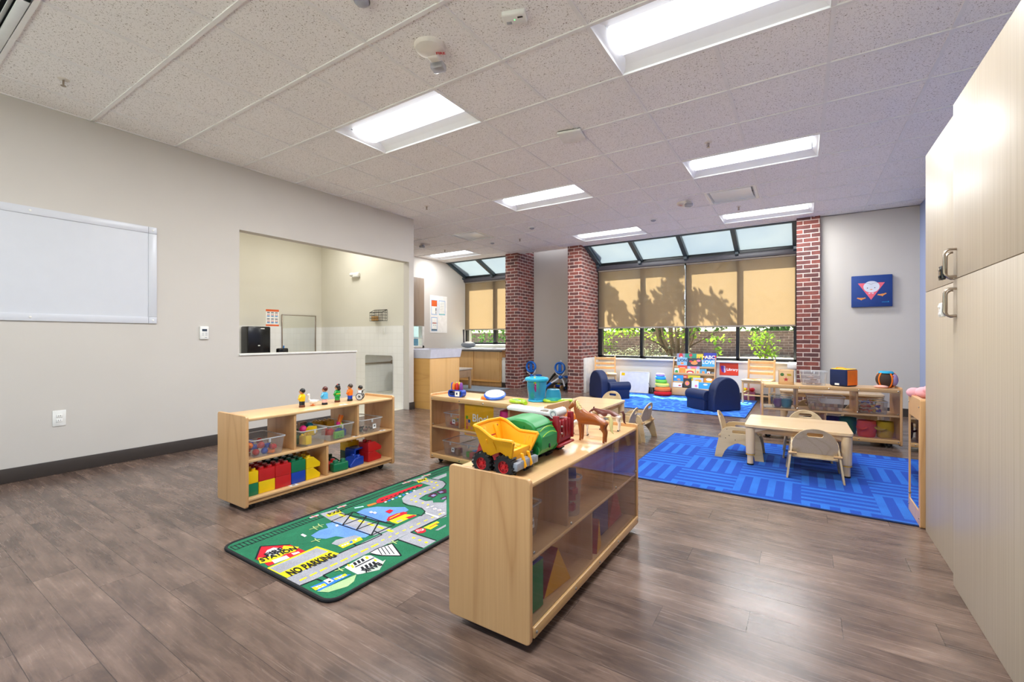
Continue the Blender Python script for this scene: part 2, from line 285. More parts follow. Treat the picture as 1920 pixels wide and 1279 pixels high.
RUGART=[('p','road',[(-1.975,1.141),(-1.973,1.427),(-1.97,1.774),(-1.972,1.979),(-1.966,2.155),(-1.966,2.235),(-1.832,2.082),(-1.854,1.966),(-1.85,1.801),(-1.851,1.589),(-1.856,1.41),(-1.852,1.254),(-1.861,1.147)]),('p','road',[(-1.85,1.801),(-1.846,1.699),(-1.656,1.699),(-1.658,1.803)]),('p','road',[(-2.31,1.76),(-2.499,1.783),(-2.519,1.684),(-2.364,1.656),(-1.989,1.662),(-1.976,1.78)]),('p','road',[(-2.436,2.466),(-2.442,2.538),(-2.415,2.566),(-2.348,2.588),(-2.278,2.569),(-2.236,2.534),(-2.207,2.472),(-2.2,2.4),(-2.203,2.288),(-2.19,2.218),(-2.121,2.204),(-2.088,2.234),(-2.055,2.206),(-2.043,2.322),(-1.836,2.087),(-1.857,2.032),(-1.988,2.059),(-2.044,2.096),(-2.117,2.102),(-2.168,2.093),(-2.228,2.102),(-2.288,2.146),(-2.314,2.198),(-2.331,2.315),(-2.325,2.416),(-2.312,2.454),(-2.414,2.46)]),('p','road',[(-2.526,2.461),(-2.511,2.567),(-2.436,2.564),(-2.446,2.46)]),('p','road',[(-2.423,2.583),(-2.418,2.749),(-2.365,2.689),(-2.364,2.588)]),('l','ink',0.006,[(-1.975,1.141),(-1.973,1.427),(-1.97,1.529),(-2.055,1.545)]),('l','ink',0.006,[(-1.97,1.529),(-1.961,1.588),(-1.96,1.691),(-2.035,1.701)]),('l','ink',0.006,[(-1.658,1.803),(-1.85,1.801),(-1.845,2.098)]),('l','ink',0.006,[(-1.861,1.147),(-1.849,1.22),(-1.815,1.223)]),('l','ink',0.006,[(-1.781,1.251),(-1.852,1.254),(-1.85,1.384),(-1.794,1.377)]),('l','ink',0.006,[(-1.845,1.463),(-1.829,1.497),(-1.846,1.699),(-1.656,1.699)]),('l','ink',0.005,[(-2.23,2.098),(-2.176,2.08),(-2.057,2.096),(-1.997,2.068),(-1.965,2.003),(-2.005,2.005)]),('l','ink',0.005,[(-2.169,2.458),(-2.203,2.288),(-2.187,2.211),(-2.121,2.204),(-2.117,2.265)]),('l','ink',0.005,[(-2.415,2.566),(-2.306,2.583),(-2.24,2.542),(-2.19,2.445)]),('p','water',[(-2.283,1.471),(-2.304,1.536),(-2.292,1.585),(-2.352,1.61),(-2.333,1.665),(-2.236,1.664),(-2.109,1.663),(-2.02,1.661),(-2.011,1.62),(-2.081,1.565),(-2.16,1.542),(-2.179,1.492),(-2.233,1.466)]),('p','water',[(-2.346,1.821),(-2.357,1.888),(-2.315,1.955),(-2.226,2.004),(-2.157,2.05),(-2.101,2.029),(-2.088,1.963),(-2.079,1.853),(-2.082,1.806),(-2.185,1.807),(-2.292,1.807)]),('p','yel',[(-2.411,1.734),(-2.411,1.754),(-2.354,1.753),(-2.353,1.732)]),('p','yel',[(-2.321,1.737),(-2.32,1.756),(-2.265,1.754),(-2.265,1.734)]),('p','yel',[(-2.234,1.739),(-2.233,1.758),(-2.18,1.756),(-2.18,1.736)]),('p','yel',[(-2.15,1.741),(-2.148,1.759),(-2.097,1.758),(-2.098,1.738)]),('p','yel',[(-2.069,1.743),(-2.066,1.761),(-2.017,1.76),(-2.018,1.74)]),('p','yel',[(-1.99,1.744),(-1.987,1.763),(-1.939,1.761),(-1.941,1.742)]),('l','ink',0.006,[(-2.359,1.649),(-2.371,1.816)]),('l','ink',0.006,[(-2.254,1.651),(-2.371,1.816)]),('l','ink',0.006,[(-2.371,1.816),(-2.243,1.816)]),('l','ink',0.006,[(-2.243,1.816),(-2.134,1.657)]),('l','ink',0.006,[(-2.254,1.651),(-2.243,1.816)]),('l','ink',0.006,[(-2.243,1.816),(-2.124,1.813)]),('l','ink',0.006,[(-2.124,1.813),(-2.004,1.653)]),('l','ink',0.006,[(-2.134,1.657),(-2.124,1.813)]),('l','ink',0.006,[(-2.004,1.653),(-2.004,1.824)]),('l','ink',0.006,[(-2.124,1.813),(-2.004,1.824)]),('l','ink',0.006,[(-2.453,1.751),(-2.004,1.824)]),('l','ink',0.006,[(-2.359,1.649),(-2.001,1.655)]),('p','red',[(-2.269,1.164),(-2.386,1.25),(-2.275,1.345),(-2.141,1.348),(-2.15,1.163),(-2.201,1.168)]),('p','red',[(-2.201,1.168),(-2.165,1.348),(-2.137,1.345),(-2.148,1.162)]),('p','white',[(-2.284,1.217),(-2.315,1.246),(-2.316,1.279),(-2.275,1.297),(-2.245,1.296),(-2.228,1.27),(-2.23,1.213)]),('p','yel',[(-2.272,1.178),(-2.241,1.206),(-2.227,1.262),(-2.292,1.32),(-2.211,1.356),(-2.181,1.317),(-2.198,1.273),(-2.171,1.205),(-2.206,1.153)]),('p','white',[(-2.19,1.2),(-2.18,1.269),(-2.139,1.264),(-2.146,1.192)]),('p','white',[(-2.178,1.294),(-2.167,1.325),(-2.146,1.323),(-2.152,1.291)]),('l','ink',0.006,[(-2.269,1.164),(-2.386,1.25),(-2.275,1.345)]),('p','yel',[(-2.135,1.149),(-2.139,1.411),(-1.971,1.425),(-1.972,1.151)]),('p','road',[(-2.125,1.155),(-2.122,1.4),(-2.038,1.409),(-2.039,1.156)]),('p','yel',[(-1.907,1.17),(-1.907,1.203),(-1.895,1.203),(-1.894,1.168)]),('p','yel',[(-1.906,1.219),(-1.906,1.254),(-1.894,1.254),(-1.893,1.217)]),('p','yel',[(-1.905,1.27),(-1.905,1.307),(-1.893,1.306),(-1.892,1.268)]),('p','yel',[(-1.904,1.324),(-1.903,1.362),(-1.891,1.361),(-1.89,1.321)]),('p','yel',[(-1.903,1.379),(-1.902,1.419),(-1.89,1.418),(-1.889,1.377)]),('p','yel',[(-1.902,1.438),(-1.901,1.479),(-1.888,1.478),(-1.887,1.434)]),('p','yel',[(-1.901,1.498),(-1.9,1.542),(-1.887,1.541),(-1.886,1.495)]),('p','yel',[(-1.899,1.562),(-1.899,1.608),(-1.885,1.606),(-1.884,1.558)]),('p','yel',[(-1.91,1.639),(-1.909,1.661),(-1.9,1.66),(-1.901,1.638)]),('p','yel',[(-1.908,1.687),(-1.908,1.71),(-1.899,1.709),(-1.899,1.686)]),('p','yel',[(-1.906,1.737),(-1.906,1.761),(-1.897,1.759),(-1.897,1.735)]),('p','yel',[(-1.905,1.789),(-1.904,1.813),(-1.895,1.811),(-1.895,1.787)]),('p','yel',[(-1.903,1.842),(-1.902,1.867),(-1.893,1.865),(-1.893,1.84)]),('p','yel',[(-1.901,1.897),(-1.9,1.924),(-1.89,1.921),(-1.891,1.895)]),('p','yel',[(-1.899,1.954),(-1.898,1.982),(-1.888,1.979),(-1.889,1.952)]),('p','yel',[(-1.897,2.013),(-1.896,2.042),(-1.886,2.039),(-1.887,2.011)]),('p','yel',[(-1.895,2.075),(-1.894,2.104),(-1.884,2.101),(-1.885,2.072)]),('p','yel',[(-1.796,1.754),(-1.793,1.768),(-1.775,1.767),(-1.776,1.752)]),('p','yel',[(-1.748,1.752),(-1.745,1.766),(-1.727,1.765),(-1.728,1.75)]),('p','yel',[(-1.699,1.751),(-1.696,1.765),(-1.679,1.764),(-1.68,1.749)]),('p','grey',[(-2.1,1.471),(-2.119,1.512),(-2.081,1.606),(-2.033,1.611),(-2.052,1.476)]),('p','yel',[(-2.052,1.476),(-2.039,1.607),(-2.001,1.594),(-2.005,1.472)]),('p','blue',[(-2.041,1.536),(-2.04,1.554),(-2.015,1.544),(-2.016,1.526)]),('p','white',[(-2.04,1.487),(-2.039,1.498),(-2.023,1.491),(-2.024,1.48)]),('p','white',[(-2.039,1.502),(-2.038,1.513),(-2.022,1.506),(-2.023,1.495)]),('p','white',[(-2.038,1.517),(-2.036,1.528),(-2.02,1.521),(-2.022,1.509)]),('p','white',[(-2.039,1.57),(-2.037,1.582),(-2.021,1.574),(-2.023,1.562)]),('p','red',[(-2.096,1.842),(-2.123,1.881),(-2.122,1.942),(-2.105,1.989),(-2.077,1.995),(-2.061,1.969),(-2.081,1.874),(-2.071,1.835)]),('p','yel',[(-2.075,1.844),(-2.068,1.965),(-2.0,1.996),(-1.999,1.962),(-2.001,1.841),(-2.041,1.838)]),('p','red',[(-2.031,1.93),(-2.017,1.986),(-1.99,1.991),(-1.997,1.929)]),('l','yel',0.008,[(-2.097,1.868),(-2.102,1.955)]),('p','grey',[(-2.033,1.86),(-2.029,1.897),(-2.005,1.89),(-2.009,1.854)]),('p','white',[(-1.848,1.516),(-1.851,1.572),(-1.829,1.647),(-1.689,1.58),(-1.772,1.529)]),('l','ink',0.005,[(-1.848,1.516),(-1.851,1.572),(-1.829,1.647),(-1.689,1.58),(-1.772,1.529),(-1.829,1.512)]),('l','ink',0.003,[(-1.846,1.567),(-1.778,1.534)]),('l','ink',0.003,[(-1.841,1.584),(-1.763,1.547)]),('l','ink',0.003,[(-1.836,1.601),(-1.748,1.56)]),('l','ink',0.003,[(-1.831,1.618),(-1.733,1.574)]),('p','white',[(-1.832,1.353),(-1.845,1.478),(-1.824,1.5),(-1.719,1.491),(-1.687,1.433),(-1.725,1.346),(-1.774,1.348)]),('p','ink',[(-1.835,1.402),(-1.833,1.414),(-1.802,1.405),(-1.803,1.39)]),('p','ink',[(-1.835,1.424),(-1.833,1.437),(-1.802,1.427),(-1.802,1.412)]),('p','ink',[(-1.832,1.445),(-1.831,1.458),(-1.8,1.448),(-1.8,1.433)]),('p','ink',[(-1.768,1.394),(-1.767,1.406),(-1.737,1.397),(-1.738,1.383)]),('p','ink',[(-1.768,1.416),(-1.766,1.428),(-1.736,1.419),(-1.737,1.405)]),('p','ink',[(-1.765,1.436),(-1.764,1.449),(-1.733,1.439),(-1.734,1.425)]),('p','ink',[(-1.761,1.456),(-1.76,1.469),(-1.73,1.459),(-1.73,1.444)]),('p','yel',[(-1.832,1.471),(-1.83,1.485),(-1.803,1.475),(-1.805,1.461)]),('p','yel',[(-1.823,1.38),(-1.822,1.391),(-1.791,1.379),(-1.792,1.367)]),('p','yel',[(-1.776,1.477),(-1.772,1.487),(-1.748,1.48),(-1.752,1.469)]),('p','yel',[(-1.842,1.375),(-1.84,1.383),(-1.817,1.377),(-1.816,1.366)]),('l','ink',0.006,[(-1.789,1.381),(-1.787,1.493)]),('p','lgrey',[(-1.72,1.349),(-1.724,1.511),(-1.673,1.428)]),('p','lgreen',[(-1.756,1.159),(-1.73,1.343),(-1.69,1.298),(-1.679,1.256),(-1.71,1.183)]),('p','blue',[(-1.813,1.163),(-1.79,1.304),(-1.75,1.33),(-1.751,1.167)]),('p','yel',[(-1.802,1.164),(-1.787,1.216),(-1.763,1.213),(-1.769,1.161)]),('p','yel',[(-1.786,1.261),(-1.78,1.318),(-1.758,1.315),(-1.767,1.261)]),('p','white',[(-1.794,1.177),(-1.793,1.187),(-1.784,1.186),(-1.786,1.177)]),('p','white',[(-1.792,1.192),(-1.791,1.201),(-1.783,1.2),(-1.784,1.191)]),('p','white',[(-1.786,1.274),(-1.784,1.284),(-1.776,1.283),(-1.777,1.273)]),('p','white',[(-1.783,1.289),(-1.782,1.299),(-1.773,1.298),(-1.774,1.288)]),('p','white',[(-1.776,1.177),(-1.775,1.186),(-1.767,1.185),(-1.768,1.176)]),('p','white',[(-1.775,1.193),(-1.774,1.202),(-1.766,1.202),(-1.767,1.192)]),('p','white',[(-1.771,1.274),(-1.769,1.283),(-1.761,1.282),(-1.762,1.273)]),('p','white',[(-1.767,1.289),(-1.766,1.299),(-1.757,1.298),(-1.758,1.288)]),('p','white',[(-1.81,1.226),(-1.808,1.253),(-1.769,1.253),(-1.768,1.223)]),('p','ink',[(-1.787,1.232),(-1.784,1.243),(-1.772,1.242),(-1.773,1.231)]),('p','red',[(-1.844,1.825),(-1.851,1.847),(-1.838,1.875),(-1.81,1.877),(-1.783,1.854),(-1.784,1.83),(-1.805,1.811)]),('p','yel',[(-1.832,1.884),(-1.828,1.993),(-1.803,1.988),(-1.803,1.955),(-1.785,1.956),(-1.78,1.887)]),('p','grey',[(-1.752,1.895),(-1.753,1.988),(-1.735,1.967),(-1.735,1.902)]),('l','red',0.008,[(-1.804,1.902),(-1.806,1.969)]),('l','white',0.018,[(-2.51,1.609),(-2.507,1.667)]),('l','red',0.005,[(-2.536,1.634),(-2.482,1.642)]),('l','red',0.005,[(-2.51,1.614),(-2.507,1.663)]),('l','white',0.018,[(-2.507,1.799),(-2.504,1.864)]),('l','red',0.005,[(-2.535,1.828),(-2.477,1.834)]),('l','red',0.005,[(-2.508,1.804),(-2.504,1.858)]),('l','white',0.018,[(-2.515,2.364),(-2.512,2.452)]),('l','red',0.005,[(-2.547,2.408),(-2.48,2.408)]),('l','red',0.005,[(-2.515,2.371),(-2.511,2.445)]),('l','white',0.018,[(-2.511,2.562),(-2.507,2.659)]),('l','red',0.005,[(-2.545,2.61),(-2.474,2.609)]),('l','red',0.005,[(-2.512,2.569),(-2.507,2.651)]),('p','yel',[(-2.471,1.691),(-2.469,1.785),(-2.423,1.77),(-2.428,1.683)]),('p','yel',[(-2.485,2.48),(-2.468,2.567),(-2.426,2.537),(-2.429,2.445)]),('p','red',[(-2.4,2.022),(-2.42,2.066),(-2.402,2.41),(-2.38,2.441),(-2.357,2.405),(-2.372,2.254),(-2.34,2.019),(-2.359,1.993)]),('p','white',[(-2.338,2.034),(-2.34,2.052),(-2.323,2.049),(-2.319,2.03)]),('p','blue',[(-2.338,2.064),(-2.34,2.083),(-2.323,2.08),(-2.319,2.06)]),('p','white',[(-2.338,2.096),(-2.341,2.114),(-2.323,2.112),(-2.319,2.091)]),('p','blue',[(-2.339,2.127),(-2.341,2.146),(-2.322,2.144),(-2.319,2.123)]),('p','white',[(-2.339,2.16),(-2.341,2.179),(-2.322,2.176),(-2.318,2.155)]),('p','blue',[(-2.339,2.193),(-2.341,2.212),(-2.322,2.209),(-2.318,2.188)]),('p','white',[(-2.339,2.226),(-2.341,2.246),(-2.322,2.243),(-2.318,2.221)]),('p','blue',[(-2.339,2.26),(-2.341,2.281),(-2.322,2.277),(-2.318,2.255)]),('p','white',[(-2.339,2.295),(-2.341,2.316),(-2.322,2.312),(-2.318,2.289)]),('p','maroon',[(-2.173,2.272),(-2.187,2.317),(-2.171,2.354),(-2.132,2.334),(-2.118,2.273)]),('p','maroon',[(-2.187,2.371),(-2.166,2.451),(-2.149,2.443),(-2.107,2.395),(-2.134,2.351)]),('p','maroon',[(-2.074,2.285),(-2.067,2.35),(-2.014,2.29)]),('p','mauve',[(-2.158,2.29),(-2.164,2.322),(-2.136,2.323),(-2.133,2.289)]),('p','mauve',[(-2.166,2.375),(-2.16,2.403),(-2.133,2.397),(-2.137,2.367)]),('p','mauve',[(-2.056,2.288),(-2.054,2.324),(-2.037,2.309),(-2.043,2.285)]),('p','green',[(-2.058,2.209),(-2.05,2.259),(-2.024,2.301),(-2.005,2.246)]),('p','green',[(-2.187,2.211),(-2.192,2.277),(-2.158,2.264),(-2.122,2.262),(-2.121,2.204)]),('p','white',[(-1.984,2.054),(-1.865,2.054),(-1.855,2.031),(-1.963,2.039)]),('p','white',[(-1.987,2.126),(-1.978,2.147),(-1.956,2.134),(-1.965,2.113)]),('p','red',[(-1.977,2.126),(-1.975,2.134),(-1.968,2.129),(-1.971,2.123)]),('p','white',[(-1.948,2.126),(-1.939,2.147),(-1.917,2.134),(-1.927,2.113)]),('p','red',[(-1.939,2.126),(-1.936,2.133),(-1.93,2.129),(-1.933,2.122)]),('p','white',[(-1.897,2.104),(-1.887,2.124),(-1.867,2.112),(-1.876,2.091)]),('p','red',[(-1.888,2.104),(-1.885,2.111),(-1.878,2.107),(-1.882,2.101)]),('p','yel',[(-2.41,2.504),(-2.409,2.524),(-2.392,2.516),(-2.393,2.496)]),('p','yel',[(-2.369,2.51),(-2.368,2.53),(-2.351,2.522),(-2.352,2.502)]),('p','yel',[(-2.331,2.514),(-2.329,2.534),(-2.313,2.526),(-2.314,2.506)]),('p','yel',[(-2.28,2.475),(-2.278,2.494),(-2.262,2.487),(-2.264,2.467)]),('p','yel',[(-2.26,2.418),(-2.259,2.437),(-2.243,2.43),(-2.245,2.411)]),('p','yel',[(-2.257,2.372),(-2.256,2.39),(-2.24,2.383),(-2.242,2.365)]),('p','yel',[(-2.259,2.324),(-2.257,2.342),(-2.242,2.335),(-2.244,2.318)]),('p','yel',[(-2.255,2.272),(-2.253,2.29),(-2.238,2.283),(-2.24,2.266)]),('p','yel',[(-2.251,2.221),(-2.25,2.238),(-2.235,2.232),(-2.236,2.215)]),('p','yel',[(-2.22,2.156),(-2.218,2.172),(-2.204,2.167),(-2.206,2.151)]),('p','yel',[(-2.17,2.148),(-2.168,2.164),(-2.154,2.158),(-2.156,2.142)]),('p','yel',[(-2.115,2.156),(-2.113,2.172),(-2.1,2.166),(-2.102,2.15)]),('p','yel',[(-2.065,2.152),(-2.062,2.168),(-2.049,2.162),(-2.051,2.147)]),('p','white',[(-2.032,2.111),(-2.029,2.135),(-2.017,2.13),(-2.021,2.107)]),('p','white',[(-2.021,2.141),(-2.018,2.165),(-2.006,2.16),(-2.01,2.136)]),('l','leaf',0.006,[(-2.352,1.536),(-2.358,1.508)]),('l','leaf',0.006,[(-2.352,1.536),(-2.38,1.546)]),('l','leaf',0.006,[(-2.352,1.536),(-2.343,1.558)]),('l','leaf',0.006,[(-2.352,1.536),(-2.318,1.533)]),('l','leaf',0.006,[(-2.359,1.573),(-2.365,1.544)]),('l','leaf',0.006,[(-2.359,1.573),(-2.388,1.584)]),('l','leaf',0.006,[(-2.359,1.573),(-2.35,1.596)]),('l','leaf',0.006,[(-2.359,1.573),(-2.324,1.57)]),('l','leaf',0.006,[(-2.202,1.449),(-2.209,1.423)]),('l','leaf',0.006,[(-2.202,1.449),(-2.228,1.458)]),('l','leaf',0.006,[(-2.202,1.449),(-2.193,1.47)]),('l','leaf',0.006,[(-2.202,1.449),(-2.171,1.448)]),('l','leaf',0.006,[(-1.829,1.326),(-1.837,1.304)]),('l','leaf',0.006,[(-1.829,1.326),(-1.849,1.333)]),('l','leaf',0.006,[(-1.829,1.326),(-1.82,1.344)]),('l','leaf',0.006,[(-1.829,1.326),(-1.805,1.326)]),('l','leaf',0.006,[(-1.835,1.661),(-1.844,1.634)]),('l','leaf',0.006,[(-1.835,1.661),(-1.857,1.672)]),('l','leaf',0.006,[(-1.835,1.661),(-1.824,1.682)]),('l','leaf',0.006,[(-1.835,1.661),(-1.807,1.658)]),('p','white',[(-2.335,1.441),(-2.34,1.458),(-2.314,1.455),(-2.31,1.439)]),('p','white',[(-2.316,1.44),(-2.32,1.457),(-2.295,1.454),(-2.29,1.438)]),('p','white',[(-2.281,1.863),(-2.285,1.885),(-2.256,1.879),(-2.252,1.857)]),('p','white',[(-2.252,1.869),(-2.257,1.891),(-2.228,1.885),(-2.224,1.863)]),('p','red',[(-2.203,1.926),(-2.207,1.966),(-2.175,1.969),(-2.155,1.92)]),('p','white',[(-2.289,1.629),(-2.284,1.643),(-2.258,1.628),(-2.262,1.615)]),('p','orange',[(-2.388,1.933),(-2.376,1.996),(-2.35,1.985),(-2.36,1.926)]),('p','skyb',[(-2.421,1.86),(-2.396,1.91),(-2.379,1.905),(-2.402,1.854)]),('t','ink','NO PARKING',0.07,(-1.986,1.288),86.3,0.232),('t','ink','FIRE',0.05,(-2.26,1.254),90.0,0.089),('t','ink','STATION',0.05,(-2.219,1.254),83.0,0.173),('t','ink','BANK',0.045,(-1.72,1.423),-95.2,0.098),('t','ink','RXR',0.04,(-2.455,1.741),85.1,0.082),('t','white','STOP',0.03,(-1.818,1.845),70.0,0.047),('p','ink',[(-2.378,2.041),(-2.379,2.064),(-2.367,2.06),(-2.363,2.037)]),('p','ink',[(-2.378,2.078),(-2.379,2.101),(-2.367,2.097),(-2.363,2.074)]),('p','ink',[(-2.378,2.116),(-2.379,2.14),(-2.367,2.136),(-2.363,2.112)]),('p','ink',[(-2.378,2.155),(-2.378,2.179),(-2.366,2.175),(-2.362,2.15)]),('p','ink',[(-2.378,2.195),(-2.378,2.219),(-2.366,2.215),(-2.362,2.19)]),('p','ink',[(-2.377,2.235),(-2.378,2.26),(-2.366,2.255),(-2.362,2.23)]),('p','ink',[(-2.377,2.276),(-2.378,2.302),(-2.365,2.297),(-2.361,2.271)]),('p','ink',[(-2.377,2.318),(-2.378,2.344),(-2.365,2.34),(-2.361,2.313)]),('p','ink',[(-2.377,2.362),(-2.377,2.388),(-2.364,2.383),(-2.36,2.356)]),('t','ink','RXR',0.03,(-2.453,2.51),86.3,0.077)]
SKYS=.32; SUNE=24.0; EXPO=0.42; LAMPW=38
# ------------------------------------------------------------------ surfaces of the room
H=2.954; GX=-2.2903; GY=1.8566; G=.6096
def uvvec(ns,ls,mode,kind='Object'):
    """2-D vector for wall patterns: u runs round corners, v is height"""
    tc=N(ns,'ShaderNodeTexCoord'); sp=N(ns,'ShaderNodeSeparateXYZ'); ls.new(tc.outputs[kind],sp.inputs[0])
    ad=N(ns,'ShaderNodeMath',operation='ADD'); ls.new(sp.outputs[0],ad.inputs[0]); ls.new(sp.outputs[1],ad.inputs[1])
    cb=N(ns,'ShaderNodeCombineXYZ'); ls.new(ad.outputs[0],cb.inputs[0]); ls.new(sp.outputs[2 if mode=='wall' else 1],cb.inputs[1])
    return cb.outputs[0]
def brickmat(key,c1,c2,mortar,w,h,ms,off=.5,rough=.8,bump=.6,vary=True,spec=.3,dust=0):
    m,nt,ns,ls=newmat(key)
    b=N(ns,'ShaderNodeBsdfPrincipled'); o=N(ns,'ShaderNodeOutputMaterial'); ls.new(b.outputs[0],o.inputs[0])
    v=uvvec(ns,ls,'wall')
    t=N(ns,'ShaderNodeTexBrick',offset=off); ls.new(v,t.inputs['Vector'])
    t.inputs['Color1'].default_value=lin(c1); t.inputs['Color2'].default_value=lin(c2); t.inputs['Mortar'].default_value=lin(mortar)
    t.inputs['Scale'].default_value=1; t.inputs['Mortar Size'].default_value=ms; t.inputs['Mortar Smooth'].default_value=.1
    t.inputs['Brick Width'].default_value=w; t.inputs['Row Height'].default_value=h; t.inputs['Bias'].default_value=0
    c=t.outputs['Color']
    if vary:
        n=N(ns,'ShaderNodeTexNoise'); n.inputs['Scale'].default_value=14; n.inputs['Detail'].default_value=5; ls.new(coords(ns,ls),n.inputs['Vector'])
        mx=N(ns,'ShaderNodeMix',data_type='RGBA',blend_type='OVERLAY'); mx.inputs[0].default_value=.45
        ls.new(c,mx.inputs[6]); ls.new(ramp(ns,ls,n.outputs[0],[(.3,(.25,.25,.28)),(.7,(.72,.66,.62))]),mx.inputs[7]); c=mx.outputs[2]
    ls.new(c,b.inputs['Base Color']); b.inputs['Roughness'].default_value=rough; b.inputs['Specular IOR Level'].default_value=spec
    bp=N(ns,'ShaderNodeBump',invert=True); bp.inputs['Strength'].default_value=bump; bp.inputs['Distance'].default_value=.004
    ls.new(t.outputs['Fac'],bp.inputs['Height']); ls.new(bp.outputs[0],b.inputs['Normal'])
    MATS[key]=m; return m
BRICK=brickmat('red_brick','#8C5046','#5E4140','#D2C2B8',.2032,.0677,.006)
GBRICK=brickmat('garden_brick','#8C7870','#75645F','#B0A59E',.2032,.0677,.005)
TILE=brickmat('white_wall_tile','#EBEAE6','#EFEEEA','#DCDAD4',.108,.108,.0014,off=0,rough=.18,bump=.3,vary=False,spec=.5)
WALL=pm('greige_wall_paint','#CBC5BD',.75,var=.012,scale=3,bump=.06,bscale=300)
NOOKW=pm('cream_wall_paint','#D8D4C6',.75,var=.012,scale=3,bump=.06,bscale=300)
KNEE=pm('cream_knee_wall','#DAD6CC',.7,var=.012,scale=3)
BLUEW=pm('periwinkle_wall_paint','#9AA5C6',.75,var=.015,scale=3)
BASEB=pm('dark_rubber_base','#3A332F',.45,var=.05)
FRAME=pm('black_window_frame','#17191C',.35,var=.05)
BRONZE=pm('bronze_frame','#4A464C',.35,var=.05)
TEALF=pm('slate_skylight_bar','#3E4A50',.35,var=.05)
GLASS=clear('window_glass','#F4FAF8',ior=1.3,rough=.01)
def floormat():
    m,nt,ns,ls=newmat('vinyl_plank_floor')
    b=N(ns,'ShaderNodeBsdfPrincipled'); o=N(ns,'ShaderNodeOutputMaterial'); ls.new(b.outputs[0],o.inputs[0])
    tc=N(ns,'ShaderNodeTexCoord'); sp=N(ns,'ShaderNodeSeparateXYZ'); ls.new(tc.outputs['Object'],sp.inputs[0])
    def M(op,a,b_=None,c=None):
        n=N(ns,'ShaderNodeMath',operation=op)
        for i,x in enumerate((a,b_,c)):
            if x is None: continue
            if isinstance(x,(int,float)): n.inputs[i].default_value=x
            else: ls.new(x,n.inputs[i])
        return n.outputs[0]
    W=.1524;L=1.2192
    v=M('DIVIDE',M('SUBTRACT',sp.outputs[1],1.885),W); row=M('FLOOR',v)
    u=M('DIVIDE',M('SUBTRACT',M('SUBTRACT',sp.outputs[0],M('MULTIPLY',row,.3048)),-1.397),L)
    pid=M('FLOOR',u)
    cb=N(ns,'ShaderNodeCombineXYZ'); ls.new(row,cb.inputs[0]); ls.new(pid,cb.inputs[1])
    wn=N(ns,'ShaderNodeTexWhiteNoise',noise_dimensions='2D'); ls.new(cb.outputs[0],wn.inputs['Vector'])
    # smoky figure: stretched along the plank, shifted per plank
    sh=M('MULTIPLY',wn.outputs[0],40)
    c2=N(ns,'ShaderNodeCombineXYZ'); ls.new(M('MULTIPLY',sp.outputs[0],1.5),c2.inputs[0]); ls.new(M('MULTIPLY',sp.outputs[1],4.5),c2.inputs[1]); ls.new(sh,c2.inputs[2])
    n1=N(ns,'ShaderNodeTexNoise'); n1.inputs['Scale'].default_value=1.7; n1.inputs['Detail'].default_value=9; n1.inputs['Roughness'].default_value=.7; n1.inputs['Distortion'].default_value=.5; ls.new(c2.outputs[0],n1.inputs['Vector'])
    c3=N(ns,'ShaderNodeCombineXYZ'); ls.new(M('MULTIPLY',sp.outputs[0],4),c3.inputs[0]); ls.new(M('MULTIPLY',sp.outputs[1],110),c3.inputs[1]); ls.new(sh,c3.inputs[2])
    n2=N(ns,'ShaderNodeTexNoise'); n2.inputs['Scale'].default_value=1; n2.inputs['Detail'].default_value=4; ls.new(c3.outputs[0],n2.inputs['Vector'])
    f=M('ADD',M('ADD',M('MULTIPLY',n1.outputs[0],1.15),M('MULTIPLY',n2.outputs[0],.26)),M('MULTIPLY',wn.outputs[0],.10))
    cr=ramp(ns,ls,M('SUBTRACT',f,.27),[(.12,lin('#372D29')),(.38,lin('#59483F')),(.6,lin('#776256')),(.88,lin('#9E887A'))])
    fu=M('FRACT',u); fv=M('FRACT',v)
    eu=M('MINIMUM',fu,M('SUBTRACT',1,fu)); ev=M('MINIMUM',fv,M('SUBTRACT',1,fv))
    ge=M('MINIMUM',M('MULTIPLY',eu,L),M('MULTIPLY',ev,W))
    gap=M('LESS_THAN',ge,.0011)
    mx=N(ns,'ShaderNodeMix',data_type='RGBA'); ls.new(M('MULTIPLY',gap,.75),mx.inputs[0]); ls.new(cr,mx.inputs[6]); mx.inputs[7].default_value=lin('#2A2220')
    ls.new(mx.outputs[2],b.inputs['Base Color'])
    ls.new(M('ADD',M('MULTIPLY',n2.outputs[0],.14),.19),b.inputs['Roughness'])
    b.inputs['Specular IOR Level'].default_value=.55
    bp=N(ns,'ShaderNodeBump'); bp.inputs['Strength'].default_value=.12; bp.inputs['Distance'].default_value=.001
    ls.new(n2.outputs[0],bp.inputs['Height']); ls.new(bp.outputs[0],b.inputs['Normal'])
    return m
